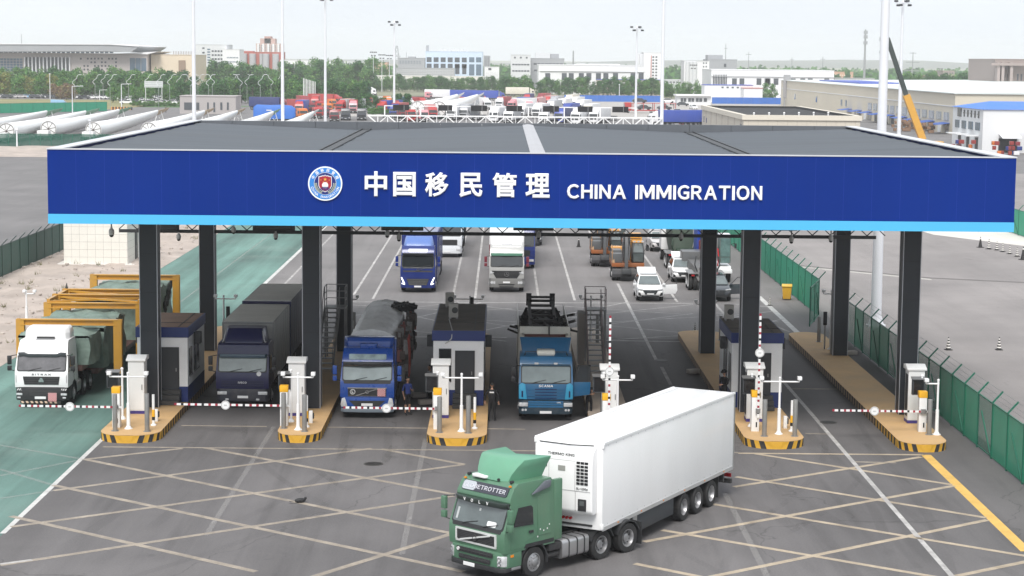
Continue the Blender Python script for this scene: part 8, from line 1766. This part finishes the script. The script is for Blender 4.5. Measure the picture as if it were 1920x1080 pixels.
for k in range(n):
    z0_, z1_ = p.z*k/n, p.z*(k+1)/n; w0, w1 = 3.4*(1-k/n*.85), 3.4*(1-(k+1)/n*.85)
    for (a, b) in ((-1,-1),(1,-1),(1,1),(-1,1)): mb.bar((a*w0,b*w0,z0_),(a*w1,b*w1,z1_),.28)
    mb.bar((-w0,-w0,z0_),(w1,-w1,z1_),.18); mb.bar((w0,-w0,z0_),(-w1,-w1,z1_),.18); mb.bar((-w1,-w1,z1_),(w1,-w1,z1_),.18)
mb.build('lattice', pm('pylon_steel', (.28,.29,.30), .6), t); mb = MB(); mb.box(-2.6,2.6,-.2,.2,p.z*.72,p.z*.72+.3); mb.build('crossarm', pm('pylon_steel', (.28,.29,.30), .6), t)
# the mobile crane with its leaning boom
Yc = 350; b0, b1, b2 = P(1730,262,Yc), P(1699,178,Yc), P(1664,72,Yc); t = thing('boom_crane', 'mobile crane with leaning boom, amber below and dark above', 'crane', (b0.x+1, Yc, 0)); o0 = Vector((b0.x+1, Yc, 0))
mb = MB(); mb.bar(b0-o0, b1-o0, 1.15); mb.build('boom_base', pm('crane_amber', (.60,.32,.05), .45, 0, .1, .5), t)
mb = MB(); mb.bar(b1-o0, b2-o0, .75); mb.build('boom_extension', pm('boom_extension', (.035,.05,.045), .5), t)
mb = MB(); mb.box(b2.x-o0.x-1.3,b2.x-o0.x+.3,-.3,.3,b2.z-.5,b2.z+.2); mb.cyl((b2.x-o0.x-1.0,0,b2.z),(b2.x-o0.x-1.0,0,b2.z-2.0),.04,None,5); hd = mb.build('boom_head', M_dark, t)
mb = MB(); mb.ball((b2.x-o0.x-1.0,0,b2.z-2.4),(.35,.3,.6),10,6); mb.build('hook_block', M_dark, hd, smooth=True)
mb = MB(); mb.box(-6,5,-1.4,1.4,.7,1.7); mb.box(-8,-6,-1.3,1.3,.9,2.6); mb.box(-1,2.5,-1.3,1.3,1.7,2.8); mb.build('carrier', pm('crane_amber', (.60,.32,.05), .45, 0, .1, .5), t, bevel=.1)
for sd in (-1,1):
    for xx in (-6.5,-3,2,4): w_ = wheel(t, xx, sd*1.2, .6, .4); w_.rotation_euler.z = pi/2
# ------------------------------------------------------------ lorries, loads and cars in the far yard
cabs = {k: paint('yard_'+k, v, .1) for k, v in dict(white=(.72,.72,.73), red=(.42,.03,.03), orange=(.60,.16,.03), dark=(.05,.055,.07), blue=(.03,.06,.32), maroon=(.22,.02,.03), grey=(.35,.36,.38), pink=(.60,.25,.28), lblue=(.25,.45,.65), cream=(.62,.58,.50)).items()}
boxm = {k: pm('yardbox_'+k, v, .5, 0, .06, .3, dirt=.1) for k, v in dict(white=(.74,.74,.75), blue=(.03,.07,.36), navy=(.03,.045,.16), cream=(.66,.62,.54), grey=(.42,.43,.45), red=(.38,.05,.05), lblue=(.30,.48,.66), pink=(.55,.30,.30)).items()}
GY = 'lorries parked in the far yard'
def yard(px, py, rz, cab, box, label, L=13, zt=4.0):
    g = G(px, py); plain_lorry('lorry', label, g.x, g.y, R(rz), cabs[cab], boxm[box] if box else None, L=L, zt=zt, group=GY, low=True)
for a in ((925,229,-8,'white','white','white lorry facing the gantry left of its centre'),(975,222,-12,'white','white','white lorry right of the gantry centre, half behind a dark panel'),(1004,222,-14,'white','white','tall white lorry left of the blue fronted lorry'),(1047,231,-14,'blue','navy','blue fronted lorry facing the gantry'),(1018,234,-14,'white',None,'low white cab in front of the blue fronted lorry'),
          (1078,233,-16,'white','white','white lorry right of the blue fronted one'),(1098,222,-16,'cream','white','cream cab lorry with white body in the slanted row'),(1112,232,-18,'white','white','last white lorry at the near end of the slanted row'),
          (987,197,-8,'red','navy','red cab lorry with dark blue body left of the slanted row'),(1012,196,-14,'maroon','red','dark red lorry at the far end of the slanted row'),(1024,202,-14,'red','pink','red lorry, second in the slanted row'),(1036,203,-14,'grey','grey','grey lorry, third in the slanted row'),(1050,209,-14,'white','white','white lorry in the middle of the slanted row'),(1064,199,-16,'white','cream','cream bodied lorry at the back of the slanted row'),(1072,205,-16,'white','white','white lorry at the back of the slanted row'),(1084,212,-16,'white','white','white lorry standing between the slanted rows'),
          (893,200,-6,'dark','navy','dark lorry among people in the middle of the yard'),(903,197,-6,'red',None,'red tractor beside the dark lorry'),(795,229,10,'pink',None,'pinkish red lorry below the blade roots'),(772,228,20,'red',None,'bright red lorry left of the pinkish one'),(826,222,6,'lblue',None,'light blue lorry right of the pinkish one'),
          (648,226,4,'dark',None,'left of the two dark grey cabs beyond the canopy'),(678,226,4,'dark',None,'right of the two dark grey cabs beyond the canopy'),(570,226,30,'orange',None,'orange lorry right of the blue covered load'),(598,223,25,'red',None,'red lorry left of the third mast'),(627,229,5,'maroon',None,'small dark red cab left of the grey cabs'),(585,213,35,'maroon','red','dark red lorry behind the orange one'),
          (628,204,60,'orange',None,'orange flat lorry behind the left grey cab'),(658,203,60,'orange',None,'orange flat lorry behind the right grey cab'),(694,199,40,'red',None,'red lorry in the low trees'),(730,197,40,'orange',None,'orange lorry in the low trees'),(762,199,30,'red',None,'red lorry left of the blade roots'),(808,187,70,'pink',None,'pink lorry beneath the white trailer'),
          (706,180,88,'white','navy','navy box lorry facing right in the trees'),(857,187,90,'white','white','white lorry with long white trailer facing right'),(905,188,90,'blue','blue','blue box lorry standing side on, left of the pair'),(947,189,90,'blue','blue','blue box lorry standing side on, right of the pair'),(1216,236,-80,'white','blue','white cab lorry with a dark blue body at the right end of the gantry'),(1276,236,-70,'red','blue','lorry with dark blue body behind the beige flat hall'),
          (1003,181,90,'cream','cream','large cream trailer lorry standing side on')): yard(*a)
for i, (px, py, rz, cab, box, col) in enumerate(((541,207,70,'maroon','navy','dark red'),(606,209,50,'red',None,'red'),(617,214,40,'orange',None,'orange'),(640,199,60,'red','red','red boxed'),(748,214,30,'red','red','red boxed'),(757,223,25,'maroon',None,'dark red'),(784,219,20,'red',None,'red'),(812,224,14,'red','pink','red and pink'),(845,226,-4,'white','white','white'),(868,224,-6,'grey','grey','grey'),(890,226,-8,'dark',None,'dark'),(952,232,-10,'white','grey','white and grey'),(1001,207,-13,'maroon','pink','pinkish'),(1030,213,-14,'white','grey','white and grey'),(1126,228,-18,'white',None,'white'),(1060,221,-15,'blue','blue','blue boxed'))):
    yard(px, py, rz, cab, box, col+' lorry squeezed into the crowded yard '+['right of the blue covered load','behind the third mast','just right of the third mast','at the back near the low trees','left of the blade roots','below the low trees','under the left blade root','under the right blade root','behind the second dark panel','between the second and third dark panels','below the third dark panel','just right of the gantry centre','at the far end of the slanted row','in the middle of the slanted row','at the right end of the slanted row','between the slanted rows'][i])
ry = random.Random(31)
for i, (px, py) in enumerate(((560,215),(574,204),(590,203),(612,222),(635,211),(662,213),(712,214),(724,206),(738,221),(770,207),(798,206),(822,208),(845,208),(870,206),(915,207),(935,205),(956,208),(972,206),(995,214),(1016,212))):
    k = ry.choice(['red','red','maroon','white','white','orange','blue','pink']); yard(px, py, ry.uniform(-40,40), k, ry.choice([None,'red','white','blue','grey']), {'pink':'pinkish'}.get(k,k)+' lorry in the packed far yard '+('between the covered load and the blade roots' if px < 760 else 'between the blade roots and the slanted rows'))
M_btarp = pm('tarp_blue', (.02,.13,.48), .6, 0, .12, .5, bump=.6, bscale=1.5)
g = G(515,230); t = thing('covered_load', 'large blue tarpaulin covered load on a trailer, left of centre', 'load', (g.x, g.y, 0))
mb = MB(); mb.loft([[(x,-1.4*k,z0),(x,-1.3*k,z1*.8),(x,-.8*k,z1),(x,.8*k,z1),(x,1.3*k,z1*.8),(x,1.4*k,z0)] for x,k,z0,z1 in ((-5.2,.85,1.2,3.9),(-4.4,1,.9,4.5),(-1,1,.9,4.4),(1.5,1,1.0,4.5),(4.2,1,1.0,4.3),(5.2,.8,1.5,3.6))]); mb.build('cover', M_btarp, t, smooth=True, ang=30)
mb = MB(); mb.box(-6.6,5,-1.2,1.2,.6,1.0); mb.build('trailer_bed', M_chassis, t)
for xx in (-4.5,-3.2,3,4.2): w_ = wheel(t, xx, -1.05, .45, .3); w_.rotation_euler.z = -pi/2
mb = MB(); mb.box(-1.9,-.6,-1.40,-1.37,3.0,3.25); mb.build('tarp_mark', M_plate, t)
# car carrier
g = G(1225,212); t = thing('car_carrier', 'red car carrier with cars on both decks right of the gantry', 'lorry', (g.x, g.y, 0), R(8))
mb = MB(); mb.box(-7,7,-1.2,1.2,.7,1.0); mb.box(-7,7,-1.2,1.2,3.0,3.15); [mb.bar((x,s*1.2,.9),(x,s*1.2,3.1),.18) for x in (-6.8,-3.4,0,3.4,6.8) for s in (-1,1)]; mb.build('decks', cabs['red'], t)
mb = MB(); mb.box(-9.3,-7.3,-1.2,1.2,.7,3.3); mb.build('cab', cabs['red'], t, bevel=.12); mb = MB(); mb.box(-9.34,-9.3,-1.05,1.05,1.8,2.7); mb.build('windscreen', M_glassd, t)
for xx in (-8.3,-1,0.4,5): w_ = wheel(t, xx, -1.05, .45, .3); w_.rotation_euler.z = -pi/2
def small_car_mesh(col):
    mb = MB(); mb.prism([(-2.2,.35),(-2.25,.75),(-2.0,.95),(-1.2,1.02),(-.6,1.48),(1.2,1.5),(1.9,1.05),(2.2,.95),(2.25,.4)], 'x', -.88, .88, 0, lambda q: (q[0]*(1-.25*max(0,q[2]-.95)), q[1], q[2]))
    for sd in (-1,1):
        for yy in (-1.4,1.4): mb.cyl((sd*.70,yy,.32),(sd*.90,yy,.32),.32,None,12,1)
    mb.add([(-.72,-1.22,1.04),(.72,-1.22,1.04),(.64,-.66,1.46),(-.64,-.66,1.46)], [(0,1,2,3)], 2); mb.add([(-.73,1.86,1.08),(.73,1.86,1.08),(.64,1.26,1.48),(-.64,1.26,1.48)], [(3,2,1,0)], 2)
    for sd in (-1,1): mb.add([(sd*.875,-1.1,1.02),(sd*.875,1.7,1.04),(sd*.775,1.1,1.46),(sd*.775,-.5,1.46)], [(0,1,2,3)], 2)
    return mb.mesh('car', [col, M_tyre, M_glassd])
def push(mesh):
    for v in mesh.vertices: pass
    return mesh
CM = {k: small_car_mesh(m) for k, m in (('white',P_cw),('silver',P_cs),('grey',P_cg),('blue',cabs['lblue']),('red',cabs['red']))}
for m in CM.values():
    # glass faces stand a little proud of the shell
    for p in m.polygons:
        if p.material_index == 2:
            for vi in p.vertices: m.vertices[vi].co += p.normal*.02*(1 if p.normal.dot(p.center-Vector((0,0,.8))) > 0 else -1)
def small_car(kind, x, y, z, rz, label, group): return tag((lambda o: o)(link('parked_car', CM[kind], None, (x,y,z), rz)), label, 'car', group)
for dx, dz, k, l in ((-4.5,3.15,'grey','dark car on the upper deck of the car carrier, at left'),(4.5,3.15,'white','white car on the upper deck of the car carrier, at right'),(-3,1.0,'grey','dark car on the lower deck of the car carrier'),(3.5,1.0,'grey','grey car at the back of the lower carrier deck')):
    small_car(k, g.x+dx*cos(R(8)), g.y+dx*sin(R(8)), dz, R(98), l, 'cars on the car carrier')
for px, py, k, rz, l in ((1272,213,'white',80,'white car right of the car carrier'),(1280,199,'grey',85,'dark car beside the white gatehouse'),(1253,197,'white',60,'white car left of the gatehouse'),(1310,231,'white',75,'white car behind the corner of the beige flat hall'),(1300,205,'white',10,'white car in front of the gatehouse')):
    g = G(px, py); small_car(k, g.x, g.y, .02, R(rz), l, 'cars parked by the gatehouse')
rc = random.Random(4)
for r_ in range(8):
    Y = 680+15*r_
    for i in range(9):
        px = 226+13.5*i+rc.uniform(-2,2)+(r_%2)*5
        if rc.random() < .12: continue
        x = P(px,190,Y).x; k = rc.choice(['white']*6+['silver','silver','grey'])
        small_car(k, x, Y+rc.uniform(-2,2), .02, rc.choice([0,pi])+rc.uniform(-.1,.1)+(pi/2 if r_%3 == 0 else 0), {'white':'small white car','silver':'small silver car','grey':'small dark car'}[k]+' in the crowded car park in front of the tree belt', 'cars in the crowded car park')
for i in range(20):
    px = -8+12*i+rc.uniform(-3,3); Y = 752+rc.uniform(-3,3); k = rc.choice(['white','white','white','silver','grey','blue']); small_car(k, P(px,190,Y).x, Y, .02, pi/2+rc.uniform(-.1,.1), {'white':'white car','silver':'silver car','grey':'dark car','blue':'light blue car'}[k]+' in the line along the edge of the dry field', 'cars in the line along the dry field')
g = G(110,199); t = thing('parked_van', 'light blue van at the corner of the dry field fence', 'van', (g.x, g.y, 0), pi/2)
mb = MB(); mb.prism([(-2.4,.35),(-2.4,1.2),(-1.6,2.0),(2.4,2.1),(2.4,.4)], 'x', -.95, .95); mb.build('body', cabs['lblue'], t, bevel=.08)
for sd in (-1,1):
    for yy in (-1.5,1.6): wheel(t, sd*.85, yy, .34, .22)
mb = MB(); mb.add([(-.8,-2.3,1.32),(.8,-2.3,1.32),(.75,-1.68,1.96),(-.75,-1.68,1.96)], [(0,1,2,3)]); mb.v = [(a,b-.03,c+.02) for a,b,c in mb.v]; mb.build('windscreen', M_glassd, t)
# goods piled outside the depot doors and the warehouse
rg = random.Random(8)
for i, (x0, y0, l) in enumerate(((84.0,366,'pile of red and blue crates outside the white depot, nearest the corner'),(91,360,'pile of red crates under the folding canopies of the white depot'),(97,362,'stack of mixed crates under the folding canopies, further right'),(99,468,'brown pallets stacked by the warehouse doors'),(99.5,492,'brown boxes beside a warehouse door under a blue awning'),(96,480,'row of low brown crates in front of the warehouse'))):
    t = thing('crate_pile', l, 'crates', (x0, y0, 0), 0, 'goods piled outdoors')
    cs = [pm('crate_red', (.26,.03,.025), .6, 0, .2, 1), pm('crate_navy', (.02,.04,.18), .6, 0, .2, 1), cabs['maroon'], boxm['white'], pm('crate_brown', (.22,.13,.08), .8, 0, .2, 1), cabs['orange']]
    for k in range(16):
        q = rg.choice([0,0,1,2,5,3]) if i < 3 else 4; mb = MB(); mb.cbox((rg.uniform(-2.2,2.2), rg.uniform(-1,1), .45+.85*(k%3)), (rg.uniform(.4,1.0),rg.uniform(.5,1.0),.7)); mb.build('crate', cs[q], t, bevel=.03)
# people far off in the yard, a few pixels high
for px, py, l in ((847,203,'person in dark clothes standing left of the pair in the far yard'),(854,204,'person in dark clothes, right of the pair in the far yard'),(872,203,'person in dark clothes alone in the far yard'),(945,196,'person in dark clothes by the large cream trailer'),(311,211,'person in dark clothes crossing the yard left of the grey building')):
    g = G(px, py); person(l, g.x, g.y, 0, random.uniform(0,6), c_dark, c_blk)

# ------------------------------------------------------------ the far land and the air
rh = random.Random(12); mb = MB(); n = 120; ring = []
for j, (y, k) in enumerate(((5200,0),(5600,.7),(6200,1),(7000,.6))):
    ring.append([(-5200+10400*i/n, y, k*(9+6*sin(i*.11)+6*sin(i*.27+1)+3*sin(i*.7)+2*rh.random()) - (1 if k == 0 else 0)) for i in range(n+1)])
for j in range(3):
    for i in range(n): mb.quad(ring[j][i], ring[j][i+1], ring[j+1][i+1], ring[j+1][i])
tag(mb.build('hills', pm('hill_green', (.085,.10,.085), .95, 0, .2, .01), smooth=True), kind='structure')
mb = MB(); rw = random.Random(3)
for k in range(5200):
    y = rw.choice([1500,1750,2050,2500])+rw.uniform(-60,60); x = rw.uniform(-.30,.30)*y; hh = rw.uniform(5,10)*(.8+.4*sin(x*.012+y)); s = rw.uniform(1.6,3.4)
    for q in range(3):
        c0 = Vector((x+rw.uniform(-2,2), y, hh*rw.uniform(.25,.95))); u = Vector((rw.uniform(-1,1),rw.uniform(-.5,.5),rw.uniform(-1,1))).normalized(); v = u.cross(Vector((rw.uniform(-.5,.5),1,rw.uniform(-.3,.3)))).normalized()
        mb.add([c0-u*s, c0+v*s*.7, c0+u*s, c0-v*s*.7], [(0,1,2,3)], rw.randint(0,1))
tag(mb.build('far_woods', [LM, LD]), kind='stuff')
hz = bpy.data.materials.new('haze_air'); hz.use_nodes = True; n_ = hz.node_tree; n_.nodes.clear()
o_ = n_.nodes.new("ShaderNodeOutputMaterial"); pv = n_.nodes.new("ShaderNodeVolumePrincipled"); pv.inputs['Color'].default_value = (.97,.985,1,1); pv.inputs['Density'].default_value = HAZE; pv.inputs['Anisotropy'].default_value = .0
n_.links.new(pv.outputs[0], o_.inputs['Volume'])
mb = MB(); mb.box(-5600,5600,-80,7400,-2.5,78); hb_ = mb.build('haze', hz); tag(hb_, kind='stuff')
